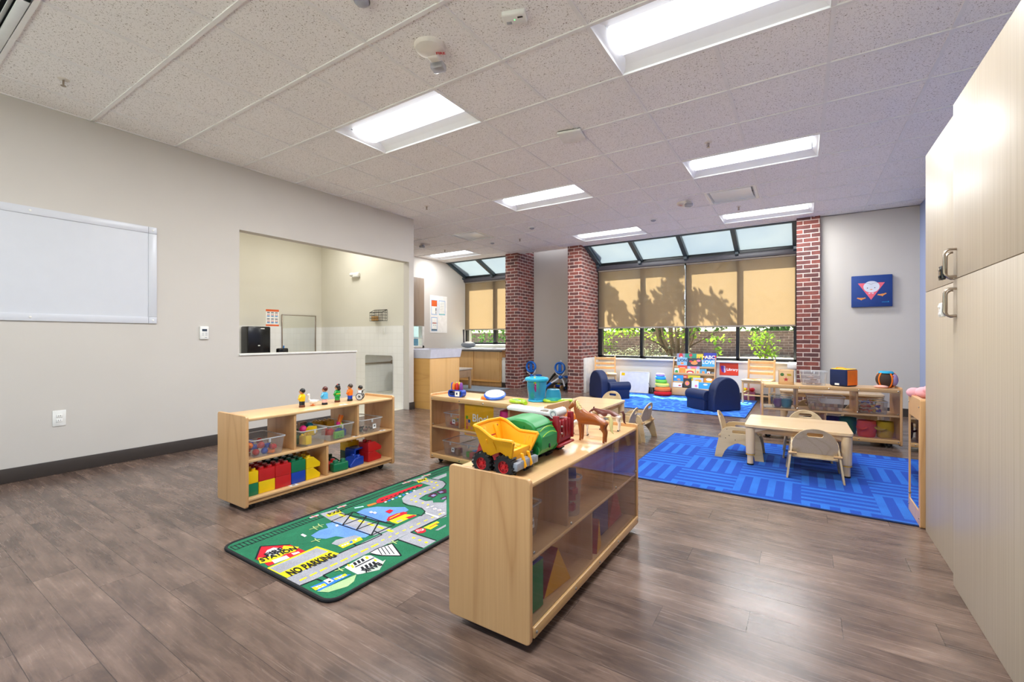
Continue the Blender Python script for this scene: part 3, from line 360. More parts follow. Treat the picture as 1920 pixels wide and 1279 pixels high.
def ceilmat():
    m,nt,ns,ls=newmat('fissured_ceiling_tile')
    b=N(ns,'ShaderNodeBsdfPrincipled'); o=N(ns,'ShaderNodeOutputMaterial'); ls.new(b.outputs[0],o.inputs[0])
    n=N(ns,'ShaderNodeTexNoise'); n.inputs['Scale'].default_value=125; n.inputs['Detail'].default_value=1; n.inputs['Distortion'].default_value=1.2; ls.new(coords(ns,ls),n.inputs['Vector'])
    n2=N(ns,'ShaderNodeTexNoise'); n2.inputs['Scale'].default_value=1.5; ls.new(coords(ns,ls),n2.inputs['Vector'])
    f=N(ns,'ShaderNodeMapRange'); f.inputs['From Min'].default_value=.63; f.inputs['From Max'].default_value=.68; ls.new(n.outputs[0],f.inputs[0])
    mx=N(ns,'ShaderNodeMix',data_type='RGBA'); ls.new(f.outputs[0],mx.inputs[0]); ls.new(ramp(ns,ls,n2.outputs[0],[(.3,lin('#F3F0EE')),(.7,lin('#F7F4F2'))]),mx.inputs[6]); mx.inputs[7].default_value=lin('#8F8378')
    ls.new(mx.outputs[2],b.inputs['Base Color']); b.inputs['Roughness'].default_value=.9; b.inputs['Specular IOR Level'].default_value=.2
    return m
CEIL=ceilmat(); TEE=pm('ceiling_tee_white','#EBE9E7',.5,var=.02)
LENS=emis('lamp_lens','#F4F8FF',2.6)
PAN=pm('white_lamp_reflector','#F2F3F4',.4,var=.01)
# floor
b=MB(); b.box(-5.2,-2.3,-.05,1.4,9.3,0,floormat()); b.box(-7.5,4.98,-.05,-5.2,9.3,0,b.ms[0]); struct(b.build('floor'))
b=MB(); b.box(-7.45,2.0,-.05,-5.2,4.98,.002,pm('cream_tile_floor','#DCD8C8',.25)); struct(b.build('floor_washroom'))
# walls
def wallbox(name,boxes,m):
    b=MB()
    for q in boxes: b.box(*q,m)
    return struct(b.build(name))
wl=wallbox('wall_left',[(-5.2,-2.3,0,-5.08,2.437,3.3),(-5.2,2.437,0,-5.08,3.935,.915),(-5.2,2.437,2.272,-5.08,4.912,3.3),(-5.2,4.912,0,-5.08,5.01,3.3)],WALL)
b=MB(); b.box(-5.215,2.43,.915,-5.065,3.945,.935,WPAINT,r=.004); struct(b.build('trim_1'))
wallbox('wall_kitchen',[(-7.5,5.01,0,-7.35,7.05,3.3),(-7.5,7.05,0,-7.35,7.55,.90),(-7.5,7.05,1.40,-7.35,7.55,3.3),(-7.5,7.55,0,-7.35,9.35,3.3)],WALL)
wallbox('wall_washroom_back',[(-7.5,2.0,1.30,-7.31,4.912,3.0)],NOOKW)
wallbox('wall_washroom_side',[(-7.31,4.912,1.30,-5.2,5.01,3.3)],NOOKW)
wallbox('wall_washroom_near',[(-7.5,1.9,0,-5.2,2.0,3.0)],NOOKW)
wallbox('wall_washroom_tile',[(-7.5,2.0,0,-7.302,4.912,1.30),(-7.302,4.904,0,-5.2,5.01,1.30),(-7.302,1.95,0,-5.2,2.008,1.30)],TILE)
b=MB(); b.box(-7.5,2.0,2.96,-5.2,4.912,3.0,NOOKW); struct(b.build('ceiling_washroom'))
wallbox('wall_back',[(-5.2,8.93,0,-3.97,9.05,3.3),(.22,8.30,0,1.5,8.42,3.3)],WALL)
wallbox('wall_knee',[(-3.70,9.10,0,-.09,9.22,.66),(-5.52,8.93,0,-5.2,9.2,.9)],KNEE)
wallbox('wall_kitchen_knee',[(-7.35,9.10,0,-5.52,9.22,.93)],KNEE)
wallbox('wall_right',[(1.37,-2.3,0,1.5,8.30,3.3)],BLUEW)
wallbox('wall_front',[(-5.2,-2.42,0,-4.9,-2.3,3.3),(1.2,-2.42,0,1.5,-2.3,3.3),(-4.9,-2.42,2.6,1.2,-2.3,3.3),(-4.9,-2.42,0,1.2,-2.3,.12)],WALL)
w4=struct(bpy.data.objects.new('window_added_daylight',None)); col.objects.link(w4)  # unseen glazing added behind the viewer so daylight reaches the near ceiling
b=MB()
for k in range(6): b.box(-4.9+k*1.22-.03,-2.40,.12,-4.9+k*1.22+.03,-2.32,2.6,FRAME)
b.box(-4.9,-2.40,2.54,1.2,-2.32,2.6,FRAME); b.box(-4.9,-2.40,.12,1.2,-2.32,.18,FRAME); b.build('frame',w4)
for k in range(5): b=MB(); b.box(-4.9+k*1.22+.02,-2.365,.17,-4.9+(k+1)*1.22-.02,-2.36,2.55,GLASS); b.build('pane',w4)
b=MB(); b.box(-14,-16,-.12,10,-2.42,-.03,pm('added_bounce_concrete','#DAD5CB',.9,bump=.2)); struct(b.build('ground_added_bounce'))  # unseen sunlit paving, added to bounce light up through that glazing
# white chases beside the brick columns
b=MB(); b.box(-3.70,8.36,0,-3.665,9.10,.70,WPAINT,r=.003); b.box(-3.70,8.34,0,-3.645,8.38,.70,WPAINT,r=.003); struct(b.build('trim_2'))
b=MB(); b.box(-.12,8.36,0,-.085,9.10,.66,WPAINT,r=.003); b.box(-.20,8.32,.62,-.075,9.08,.69,WPAINT,r=.004); struct(b.build('trim_3'))
b=MB(); b.box(-5.70,8.36,0,-5.52,8.40,.60,WPAINT,r=.003); b.box(-5.56,8.30,0,-5.51,8.36,.60,WPAINT,r=.003); b.box(-5.72,8.4,.6,-5.51,9.1,.66,WPAINT); struct(b.build('trim_4'))
b=MB(); b.box(-3.70,9.02,.655,-.09,9.14,.685,WPAINT,r=.004); struct(b.build('trim_5'))
b=MB(); b.box(-7.35,9.03,.925,-5.52,9.14,.95,WPAINT,r=.004); struct(b.build('trim_6'))
# brick columns
for nm,(x0,x1,y1) in (('brick_column',(-5.51,-5.20,8.93)),('brick_column',(-3.99,-3.70,9.2)),('brick_column',(-.075,.225,9.2))):
    b=MB(); b.box(x0,8.22,0,x1,y1,3.25,BRICK); struct(b.build(nm))
# header behind the ceiling edge, closing the cavity
wallbox('wall_header',[(-7.5,8.34,2.99,1.5,8.37,3.3)],KNEE)
# baseboards
b=MB(); b.box(-5.08,-2.3,0,-5.066,2.43,.11,BASEB,r=.003); b.box(-5.08,2.43,0,-5.066,3.935,.11,BASEB,r=.003); b.box(-5.08,4.912,0,-5.066,5.02,.11,BASEB,r=.003); struct(b.build('baseboard_left'))
b=MB()
b.box(-5.2,8.915,0,-3.99,8.93,.11,BASEB); b.box(-3.66,9.085,0,-.12,9.10,.11,BASEB); b.box(.225,8.285,0,1.37,8.30,.11,BASEB); b.box(-5.70,8.345,0,-5.56,8.36,.10,BASEB)
struct(b.build('baseboard_back'))
b=MB(); b.box(1.355,3.9,0,1.37,8.3,.11,BASEB); struct(b.build('baseboard_right'))
# ceiling ------------------------------------------------------------------
FIX=[(-1,1),(1,1),(-1,5),(1,5),(-1,9),(1,9),(-4,9),(-1,-3),(1,-3)]      # column (1.22 m) and row (0.61 m) of each lamp
VENT=[(2,7),(-5,7)]                                                       # half columns (0.61 m)
GRILLE=[(-4,-3),(-3,-3)]
skip={(2*c+k,r) for c,r in FIX for k in (0,1)}|set(VENT)|set(GRILLE)
b=MB(); g=MB()
x0r,x1r,y0r,y1r=-7.35,1.37,-2.3,8.34
xi=range(-9,7); yj=range(-7,11)
def clipq(i,j):
    a=max(GX+G*i,x0r);c=min(GX+G*(i+1),x1r);d=max(GY+G*j,y0r);e=min(GY+G*(j+1),y1r)
    return a,d,c,e
for i in xi:
    for j in yj:
        if (i,j) in skip: continue
        a,d,c,e=clipq(i,j)
        if c<=a or e<=d: continue
        if c<=-5.2 and e<=5.0: continue
        if a<-5.2 and d<5.0:
            if e<=5.0: a=-5.2
        b.poly([(a,d,H+.005),(a,e,H+.005),(c,e,H+.005),(c,d,H+.005)],CEIL)
t=.012
for i in xi:
    x=GX+G*i
    if x<x0r+.02 or x>x1r-.02: continue
    ys=5.01 if x<-5.08 else y0r
    # break under the lamps, which span two cells
    segs=[]; cur=ys
    for j in sorted({r for c,r in FIX if 2*c+1==i}):
        a,e=GY+G*j,GY+G*(j+1)
        if a>cur: segs.append((cur,a))
        cur=max(cur,e)
    segs.append((cur,y1r))
    w=t if i%2==0 else t*.95
    for a,e in segs: g.box(x-w,a,H-.001,x+w,e,H+.012,TEE)
for j in yj:
    y=GY+G*j
    if y<y0r+.02 or y>y1r-.02: continue
    g.box(-5.08 if y<5.0 else x0r,y-t,H-.003,x1r,y+t,H+.012,TEE)
g.box(x0r,8.30,H-.002,x1r,8.345,H+.03,TEE)
g.box(-5.08,y0r,H-.003,-5.065,5.02,H+.01,TEE); g.box(-7.35,5.02,H-.003,-7.335,8.34,H+.01,TEE)
ce=struct(b.build('ceiling')); g.build('ceiling_grid',ce)
b=MB(); b.box(-7.5,-2.4,H+.20,1.5,8.5,H+.23,TEE); struct(b.build('ceiling_deck'))
# lamps
def lamp_glow(x,y):
    l=bpy.data.lights.new('troffer_lamp','AREA'); l.shape='RECTANGLE'; l.size=1.06; l.size_y=.22; l.energy=LAMPW*(.55 if x<-6 else 1); l.color=(.96,.985,1)
    o=bpy.data.objects.new('troffer_lamp',l); col.objects.link(o); o.location=(x,y,H+.0065)
def lamp_meshes():
    L,W=1.2192,.6096; hl,hw=L/2-.014,W/2-.014
    f=MB()      # pressed steel pans with a raised centre channel
    prof=[(-hw,0),(-hw,.012),(-.24,.035),(-.17,.058),(-.145,.062)]
    for sgn in (1,-1):
        pr=[(sgn*y,z) for y,z in prof]
        for (ya,za),(yb,zb) in zip(pr,pr[1:]):
            f.poly([(-hl,ya,za),(hl,ya,za),(hl,yb,zb),(-hl,yb,zb)],PAN)
    for sx in (-1,1):
        x=sx*hl
        f.poly([(x,-hw,0),(x,hw,0),(x,hw,.07),(x,-hw,.07)],PAN)
        f.poly([(x,-hw,0),(x-sx*.05,-hw+.05,.05),(x-sx*.05,hw-.05,.05),(x,hw,0)],PAN)
    f.poly([(-hl,-hw,.10),(hl,-hw,.10),(hl,hw,.10),(-hl,hw,.10)],PAN)
    l=MB(); n=10; R_=[]
    for i in range(n+1):
        a=PI*i/n; R_.append((-.150*math.cos(a),.062-.052*math.sin(a)))
    xe=hl-.06
    for (ya,za),(yb,zb) in zip(R_,R_[1:]):
        vs=[l.b.verts.new(p) for p in ((-xe,ya,za),(xe,ya,za),(xe,yb,zb),(-xe,yb,zb))]; fc=l.b.faces.new(vs); fc.smooth=True; fc.material_index=l.mi(LENS)
    for sx in (-1,1):
        l.poly([(sx*xe,y,z) for y,z in R_],LENS)
    return f,l
f,l=lamp_meshes()
names=['nearest to the viewer, on the left half of the ceiling','largest, cropped at the top edge of the picture','second along the left row, behind the nearest','second along the right row, above the supply vent','furthest in the left row, before the wide window','furthest in the right row, beside the brick column','over the kitchen counter at far left','behind the viewer, left row','behind the viewer, right row']
L0=None
for k,(c,r) in enumerate(FIX):
    loc=(GX+1.2192*(c+.5),GY+G*(r+.5),H-.002); lamp_glow(loc[0],loc[1]); lab='recessed white ceiling light, '+names[k]
    if L0 is None:
        L0=thing('ceiling_light',loc,0,lab,'ceiling light','recessed troffer lights'); f.build('lamp_housing',L0); l.build('diffuser',L0)
    else: dup(L0,loc,0,lab)
# supply vents
VM=pm('vent_white_metal','#E2E6E6',.25,var=.02); DARK=pm('dark_cavity','#15171A',.9)
V0=None
for k,(c,r) in enumerate(VENT):
    loc=(GX+G*(c+.5),GY+G*(r+.5),H)
    lab=['square supply air vent between the two far right ceiling lights','square supply air vent in ceiling ahead of the kitchen light'][k]
    if V0 is None:
        V0=thing('ceiling_vent',loc,0,lab,'air vent','supply air vents'); h=.292
        b=MB()
        for q in ((-h,-h,h,-h+.03),(-h,h-.03,h,h),(-h,-h,-h+.03,h),(h-.03,-h,h,h)): b.box(q[0],q[1],0,q[2],q[3],.012,VM)
        i0=h-.03;i1=.17
        for a in range(4):
            T=Matrix.Rotation(a*PI/2,4,'Z')
            b.poly([(-i0,-i0,0),(i0,-i0,0),(i1,-i1,.09),(-i1,-i1,.09)],VM,T)
        b.poly([(-i1,-i1,.09),(i1,-i1,.09),(i1,i1,.09),(-i1,i1,.09)],DARK)
        b.build('vent_frame',V0)
        b=MB(); b.box(-.235,-.235,.004,.235,.235,.012,VM,r=.004); b.build('face_plate',V0)
        for a in range(4):
            b=MB(); b.box(-.012,-.285,.02,.012,-.2,.03,DARK,T=Matrix.Rotation(a*PI/2,4,'Z')); b.build('blade',V0)
    else: dup(V0,loc,0,lab)
# return grille
b=MB(); gx0,gx1,gy0,gy1=GX-4*G,GX-2*G,GY-3*G,GY-2*G
t0=thing('return_grille',((gx0+gx1)/2,(gy0+gy1)/2,H),0,'slatted return air grille at the top left corner','air vent')
w,d=G-.016,G/2-.016
for q in ((-w,-d,w,-d+.045),(-w,d-.045,w,d),(-w,-d,-w+.045,d),(w-.045,-d,w,d)): b.box(q[0],q[1],-.004,q[2],q[3],.01,VM,r=.002)
b.poly([(-w,-d,.05),(w,-d,.05),(w,d,.05),(-w,d,.05)],DARK)
b.build('grille_frame',t0)
b=MB()
for k in range(13):
    x=-w+.06+k*(2*w-.12)/26
    b.box(-.53,-.014,0,.53,.014,.003,VM,T=TR(0,-d+.06+k*(2*d-.12)/12,.012,R(40)))
b.box(-.006,-d+.04,-.001,.006,d-.04,.004,VM); b.build('slats',t0)
# windows ------------------------------------------------------------------
def window(name,xs,z0,xl,xr):
    w=struct(bpy.data.objects.new(name,None)); col.objects.link(w); w.location=(0,0,0)
    b=MB(); zt=2.55
    for i,(a,c) in enumerate(xs): b.box(a,9.10,z0,c,9.20,zt,FRAME,r=.003)
    b.box(xl,9.10,z0,xr,9.20,z0+.055,FRAME,r=.003); b.box(xl,9.07,z0-.01,xr,9.12,z0+.02,FRAME,r=.002)
    b.build('frame',w)
    b=MB(); b.box(xl,9.02,2.545,xr,9.22,2.635,BRONZE,r=.004); b.box(xl,9.06,2.635,xr,9.2,2.70,FRAME,r=.003); b.build('beam',w)
    # sloped glazing bars from the ceiling edge down to the beam
    b=MB(); y0,zt2,y1,zb=8.36,2.985,9.13,2.66
    for i,(a,c) in enumerate(xs):
        cx=(a+c)/2; hw=.038
        b.prism([(y0,zt2-.05),(y1,zb-.05),(y1,zb+.05),(y0,zt2+.05)],cx-hw,cx+hw,TEALF,axis='x')
        b.prism([(y1-.17,zb-.0),(y1-.10,zb-.03),(y1-.10,zb-.075),(y1-.17,zb-.045)],cx-hw*.7,cx+hw*.7,TEALF,axis='x')
    b.box(xl,8.33,2.935,xr,8.40,3.03,TEALF,r=.004)
    b.build('roof_bars',w)
    for (a,c),(d_,e) in zip(xs,xs[1:]):
        b=MB(); b.box(c-.01,9.148,z0+.04,d_+.01,9.154,zt+.01,GLASS); b.build('pane',w)
        b=MB(); o_=.03
        b.prism([(y0,zt2+o_),(y1,zb+o_),(y1,zb+o_+.006),(y0,zt2+o_+.006)],(a+c)/2+.03,(d_+e)/2-.03,FROST,axis='x'); b.build('roof_pane',w)
    return w
def frostmat():
    m,nt,ns,ls=newmat('frosted_skylight')
    t=N(ns,'ShaderNodeBsdfTranslucent'); d=N(ns,'ShaderNodeBsdfPrincipled'); d.inputs['Roughness'].default_value=.4
    n=N(ns,'ShaderNodeTexNoise'); n.inputs['Scale'].default_value=1.2; ls.new(coords(ns,ls),n.inputs['Vector'])
    c=ramp(ns,ls,n.outputs[0],[(.3,lin('#A6B0B6')),(.7,lin('#B0B8BA'))]); ls.new(c,t.inputs[0]); ls.new(c,d.inputs['Base Color'])
    mx=N(ns,'ShaderNodeMixShader'); mx.inputs[0].default_value=.45; ls.new(t.outputs[0],mx.inputs[1]); ls.new(d.outputs[0],mx.inputs[2])
    o=N(ns,'ShaderNodeOutputMaterial'); ls.new(mx.outputs[0],o.inputs[0]); return m
FROST=frostmat()
window('window_1',[(-3.70,-3.605),(-2.79,-2.73),(-1.909,-1.85),(-1.02,-.965),(-.127,-.075)],.68,-3.70,-.075)
window('window_2',[(-7.40,-7.31),(-6.47,-6.385),(-5.55,-5.47)],.94,-7.40,-5.45)
# knee return filling the left recess next to the column
# roller shades
def shademat():
    m,nt,ns,ls=newmat('woven_solar_shade')
    v=coords(ns,ls,(1,1,1))
    n=N(ns,'ShaderNodeTexNoise'); n.inputs['Scale'].default_value=260; n.inputs['Detail'].default_value=1; ls.new(v,n.inputs['Vector'])
    t=N(ns,'ShaderNodeBsdfTranslucent'); d=N(ns,'ShaderNodeBsdfDiffuse'); tr=N(ns,'ShaderNodeBsdfTransparent')
    c=ramp(ns,ls,n.outputs[0],[(.3,lin('#C6AE8E')),(.7,lin('#D0BA9C'))])
    ls.new(c,t.inputs[0]); d.inputs[0].default_value=lin('#7E7265'); tr.inputs[0].default_value=lin('#D8D4CE')
    a=N(ns,'ShaderNodeMixShader'); a.inputs[0].default_value=.42; ls.new(t.outputs[0],a.inputs[1]); ls.new(d.outputs[0],a.inputs[2])
    mx=N(ns,'ShaderNodeMixShader'); mx.inputs[0].default_value=.16; ls.new(a.outputs[0],mx.inputs[1]); ls.new(tr.outputs[0],mx.inputs[2])
    o=N(ns,'ShaderNodeOutputMaterial'); ls.new(mx.outputs[0],o.inputs[0]); return m
SHADE=shademat(); HEM=pm('shade_hem_bar','#8A7F73',.6)
for (xa,xb,lab) in ((-3.665,-1.905,'tan roller shade on the left half of the wide window'),(-1.875,-.095,'tan roller shade on the right half of the wide window'),(-7.33,-5.56,'beige roller shade on the kitchen window')):
    s=thing('roller_shade',((xa+xb)/2,9.06,2.53),0,lab,'roller shade','solar roller shades'); hw=(xb-xa)/2
    b=MB(); b.box(-hw,-.0007,-1.20,hw,.0007,0,SHADE); b.build('shade_cloth',s)
    b=MB(); b.box(-hw,-.006,-1.225,hw,.006,-1.195,HEM,r=.003); b.build('hem_bar',s)
    b=MB(); b.cyl((-hw,0,.0),(hw,0,.0),.02,HEM,n=12); b.build('roller_tube',s)
b=MB(); b.tube([(-1.89,9.04,2.5),(-1.89,9.04,1.3)],.004,WHITEP,n=6); b.tube([(-1.9,9.045,1.95),(-1.9,9.045,1.85)],.012,WHITEP,n=6)
tag(b.build('shade_cord'),'white pull chain hanging between the two tan shades','cord')
# passthrough window in the kitchen wall
w=struct(bpy.data.objects.new('window_3',None)); col.objects.link(w)
b=MB()
for q in ((7.03,.88,7.07,1.42),(7.51,.88,7.57,1.42),(7.03,.88,7.57,.93),(7.03,1.37,7.57,1.42),(7.03,1.09,7.53,1.11)): b.box(-7.40,q[0],q[1],-7.335,q[2],q[3],WPAINT,r=.003)
b.build('frame',w); b=MB(); b.box(-7.39,7.06,.92,-7.385,7.53,1.38,GLASS); b.build('pane',w)
b=MB(); b.box(-7.9,6.7,.5,-7.88,8.3,1.9,pm('corridor_wall','#A9C0CC',.8)); b.box(-7.88,7.2,.6,-7.86,7.9,1.12,pm('corridor_blue','#39607C',.8)); struct(b.build('wall_corridor'))
# ------------------------------------------------------------------ furniture
ACRY=clear('clear_acrylic','#F1F0F2',ior=1.42,rough=.015)
BINP=clear('frosted_bin_plastic','#F8F9FA',haze=.20,hazecol='#E6EBEE',rough=.12,ior=1.3)
RIMP=clear('bin_rim_plastic','#E4E8EA',haze=.7,hazecol='#F4F6F8',rough=.12,ior=1.4)
CARD=pm('white_card','#F0EFEA',.6)
def px(t): return t
bolt_me=None
def bolt(parent,x,y,z,axis='y'):
    global bolt_me
    if bolt_me is None:
        b=MB(); b.lathe([(0,.004),(.004,.0035),(.0065,.001),(.0065,0)],BOLT,n=12); o=b.build('bolt'); bolt_me=o.data; bpy.data.objects.remove(o)
    o=bpy.data.objects.new('bolt',bolt_me); col.objects.link(o); o.parent=parent; o.location=(x,y,z); o.rotation_euler=(PI/2,0,0); return o
SU=dict(L=1.22,D=.37)
def shelf_unit(loc,rz,label,acrylic,toprail=True,cards=()):
    L,D=1.22,.37; hl,hd=L/2,D/2
    t=thing('storage_shelf',loc,rz,label,'shelf')
    for sx in (-1,1):
        b=MB(); x=sx*(hl-.0095)
        b.prism(rrect(-hd,.03,hd,.612,.018),x-.0095,x+.0095,MAPZ,axis='x')
        b.build('side_panel',t,bev=.003)
    b=MB(); b.box(-hl+.02,-hd+.004,.576,hl-.02,hd-.004,.594,MAPX,r=.006); b.build('top_board',t)
    b=MB(); b.box(-hl+.02,-hd+.008,.312,hl-.02,hd-.008,.330,MAPX,r=.005); b.build('middle_shelf',t)
    b=MB(); b.box(-hl+.02,-hd+.008,.068,hl-.02,hd-.008,.086,MAPX,r=.005); b.box(-hl+.02,-hd+.02,.045,hl-.02,-hd+.036,.070,EDGEX); b.box(-hl+.02,hd-.036,.045,hl-.02,hd-.02,.070,EDGEX); b.build('bottom_shelf',t)
    for x,z0,z1 in ((-.272,.330,.576),(.252,.330,.576),(-.02,.086,.312)):
        b=MB(); b.box(x-.009,-hd+.02,z0,x+.009,hd-.008,z1,MAPZ,r=.002); b.build('divider',t)
    if acrylic:
        b=MB(); b.box(-hl+.02,-hd+.006,.08,hl-.02,-hd+.0095,.578,ACRY); b.build('clear_back_panel',t)
        if toprail:
            b=MB(); b.box(-hl+.02,-hd-.006,.556,hl-.02,-hd+.006,.594,EDGEX,r=.003); b.build('top_rail',t)
        b=MB(); b.box(-hl+.02,-hd-.006,.050,hl-.02,-hd+.006,.088,EDGEX,r=.003); b.build('bottom_rail',t)
        for x in (-hl+.035,-.25,.01,.26,hl-.035):
            if toprail: bolt(t,x,-hd-.006,.573)
            bolt(t,x,-hd-.006,.069)
        for x in (-hl+.035,-.272,.252,hl-.035): bolt(t,x,-hd+.005,.345)
    for sx in (-1,1):
        for sy in (-1,1):
            b=MB(); x,y=sx*(hl-.08),sy*(hd-.07)
            b.box(x-.025,y-.02,.058,x+.025,y+.02,.068,BOLT); b.box(x-.016,y-.013,.02,x-.004,y-.009,.06,BLACKP); b.box(x-.016,y+.009,.02,x-.004,y+.013,.06,BLACKP)
            c=b.build('caster',t)
            b=MB(); b.lathe([(.004,-.009),(.022,-.009),(.026,-.006),(.026,.006),(.022,.009),(.004,.009)],BLACKR,n=18,T=TR(x-.012,y,.026,PI/2)); b.cyl((x-.012,y-.01,.026),(x-.012,y+.01,.026),.008,BOLT,n=12)
            b.build('wheel',c)
    for x,z in cards:
        b=MB(); b.box(x-.028,-hd+.01,z,x+.028,-hd+.045,z+.0006,CARD); b.box(x-.012,-hd+.018,z+.0006,x+.012,-hd+.036,z+.0009,pm('card_ink','#55534F',.6)); b.build('label_card',t)
    return t
SA=(-3.112,2.052); SB=(-.977,1.945)
shelf_unit((*SA,0),PI/2,'open maple shelf along the left wall, little figures on top','',False,cards=((.02+.22,.330),(.50,.330),(.17-.45,.086),(.02+.1,.594)))
shelf_unit((*SB,0),PI/2,'nearest maple shelf with clear panel, trucks and horse on top',True,toprail=False)
CA=R(-3.3); CC=(-2.785+.61*math.cos(CA)-.185*math.sin(CA)*1, 2.944+.61*math.sin(CA)+.185*math.cos(CA))
shelf_unit((*CC,0),CA,'maple shelf behind the trucks with a yellow Blocks sign',True)
DA=R(5.6); DC=(-.382+.61*math.cos(DA)-.185*math.sin(DA), 5.685+.61*math.sin(DA)+.185*math.cos(DA))
shelf_unit((*DC,0),DA,'maple shelf at right with soft bags and shape sorter on top',True)
def loc_of(base,a,x,y,z): return (base[0]+x*math.cos(a)-y*math.sin(a),base[1]+x*math.sin(a)+y*math.cos(a),z)
def A_(x,y,z): return loc_of(SA,PI/2,x,y,z)
def B_(x,y,z): return loc_of(SB,PI/2,x,y,z)
def C_(x,y,z): return loc_of(CC,CA,x-.61,y,z)
def D_(x,y,z): return loc_of(DC,DA,x-.61,y,z)
# ---- storage bins
def bin_thing(loc,rz,w,d,h,label,card=True,taper=.88,group='clear storage bins'):
    t=thing('storage_bin',loc,rz,label,'bin',group)
    hw,hd=w/2,d/2; th=.0015
    b=MB()
    def ring(k,z,inset=0): return [(x,y,z) for x,y in rrect(-hw*k+inset,-hd*(1-(1-k)*.5)+inset,hw*k-inset,hd*(1-(1-k)*.5)-inset,.018,3)]
    levels=[ring(taper-.03,.002),ring(taper,.008),ring(1,h)]
    vs=[[b.b.verts.new(p) for p in L] for L in levels]
    for a,c in zip(vs,vs[1:]):
        n=len(a)
        for i in range(n):
            f=b.b.faces.new((a[i],a[(i+1)%n],c[(i+1)%n],c[i])); f.smooth=True
    b.b.faces.new(vs[0][::-1]); b.mi(BINP)
    b.build('tub',t)
    b=MB(); o=rrect(-hw-.006,-hd-.006,hw+.006,hd+.006,.02,3); i_=rrect(-hw+.002,-hd+.002,hw-.002,hd-.002,.018,3)
    b.prism(o,h-.006,h,RIMP,holes=[i_]); b.build('rim',t)
    b=MB(); b.box(-.006,-hd-.007,h-.03,.006,-hd+.002,h-.004,RIMP,r=.002); b.box(-.006,hd-.002,h-.03,.006,hd+.007,h-.004,RIMP,r=.002); b.build('handle_rib',t)
    if card:
        b=MB(); x0=hw*.25; T=TR(x0,-hd*.965,h*.45,R(86))
        b.poly([(-.017,-.019),(.017,-.019),(.017,.019),(-.017,.019)],CARD,T@TR(0,0,.0015)); b.poly([(-.010,-.004),(.008,-.006),(.010,.006),(-.006,.008)],pm('card_ink','#55534F',.6),T@TR(0,0,.002)); b.build('label_card',t)
    return t
def pl(key,hexc,rough=.3): return pm('plastic_'+key,hexc,rough,var=.03)
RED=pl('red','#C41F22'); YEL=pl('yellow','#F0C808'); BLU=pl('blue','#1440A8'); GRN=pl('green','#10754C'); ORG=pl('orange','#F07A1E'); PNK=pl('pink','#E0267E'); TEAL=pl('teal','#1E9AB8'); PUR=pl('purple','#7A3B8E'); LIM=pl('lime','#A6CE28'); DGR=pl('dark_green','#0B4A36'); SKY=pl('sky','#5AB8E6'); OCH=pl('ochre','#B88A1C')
CN={'red':RED,'yellow':YEL,'blue':BLU,'green':GRN,'orange':ORG,'pink':PNK,'teal':TEAL,'purple':PUR,'lime':LIM,'ochre':OCH,'sky blue':SKY}
def brick_mesh(b,w,d,h,m,nx=2,ny=2,r=.004):
    b.box(-w/2,-d/2,0,w/2,d/2,h,m,r=r)
    sw=w/nx; sd=d/ny; rr=min(sw,sd)*.31
    for i in range(nx):
        for j in range(ny):
            x=-w/2+sw*(i+.5); y=-d/2+sd*(j+.5)
            b.lathe([(rr*1.02,0),(rr,h*.16),(rr*.9,h*.2),(0,h*.2)],m,n=14,T=TR(x,y,h))
def toy_brick(loc,rz,w,d,h,m,label,nx=2,ny=2,group=None):
    b=MB(); brick_mesh(b,w,d,h,m,nx,ny); o=b.build('toy_brick',loc=loc,rot=rz); return tag(o,label,'toy brick',group)
def toy_ball(loc,r,m,label,group=None,name='toy_ball'):
    b=MB(); b.sph((0,0,r),r,m,u=14,v=9); b.lathe([(r*.99,-.002),(r*1.03,0),(r*.99,.002)],m,n=16,T=TR(0,0,r)); return tag(b.build(name,loc=loc),label,'toy',group)
def cube_(loc,rz,w,m,label,name='toy_block',cat='toy block',h=None,group=None,tilt=0):
    b=MB(); b.box(-w/2,-w/2,0,w/2,w/2,h or w,m,r=.003,T=TR(0,0,0,tilt)); return tag(b.build(name,loc=loc,rot=rz),label,cat,group)
# bins on the left shelf (Y positions measured along the shelf, local x = Y-2.052)
bz=.3305
bin_thing(A_(1.60-2.052,-.03,bz),PI/2,.215,.28,.118,'clear bin of red and blue toys at the near end of the left shelf',False)
bin_thing(A_(1.925-2.052,-.03,bz),PI/2,.20,.28,.118,'clear bin with yellow bricks and a zebra block on top',False)
bin_thing(A_(2.155-2.052,-.03,bz),PI/2,.215,.28,.118,'clear bin heaped with ochre bricks and a green tablet block',False)
bin_thing(A_(2.435-2.052,-.03,bz),PI/2,.215,.28,.118,'clear bin with a white label holding small animals, far end of left shelf')
random.seed(3)
k=0
for (cx,cy,cz,c,kind) in ((-.51,-.11,.0,'red','ball'),(-.46,-.12,0,'blue','ball'),(-.415,-.12,0,'orange','brick'),(-.50,-.05,.03,'blue','brick'),(-.45,-.05,.03,'red','brick'),(-.40,-.06,.02,'yellow','brick'),(-.475,-.11,.038,'red','ball'),(-.43,-.10,.034,'blue','brick'),(-.50,.03,.0,'red','brick'),(-.44,.03,0,'blue','ball'),(-.53,-.07,.04,'orange','ball'),(-.49,.0,.045,'blue','ball'),(-.42,.02,.04,'red','ball'),(-.41,-.13,.03,'red','brick')):
    lb='%s toy %s in the nearest bin of the left shelf, %s'%(c,kind,['on the bottom','piled on others'][cz>.01]); 
    if kind=='ball': toy_ball(A_(cx,cy,bz+.006+cz),.021,CN[c],lb,'toys in the nearest bin')
    else: toy_brick(A_(cx,cy,bz+.006+cz),random.uniform(0,3),.042,.034,.024,CN[c],lb,2,2,'toys in the nearest bin')
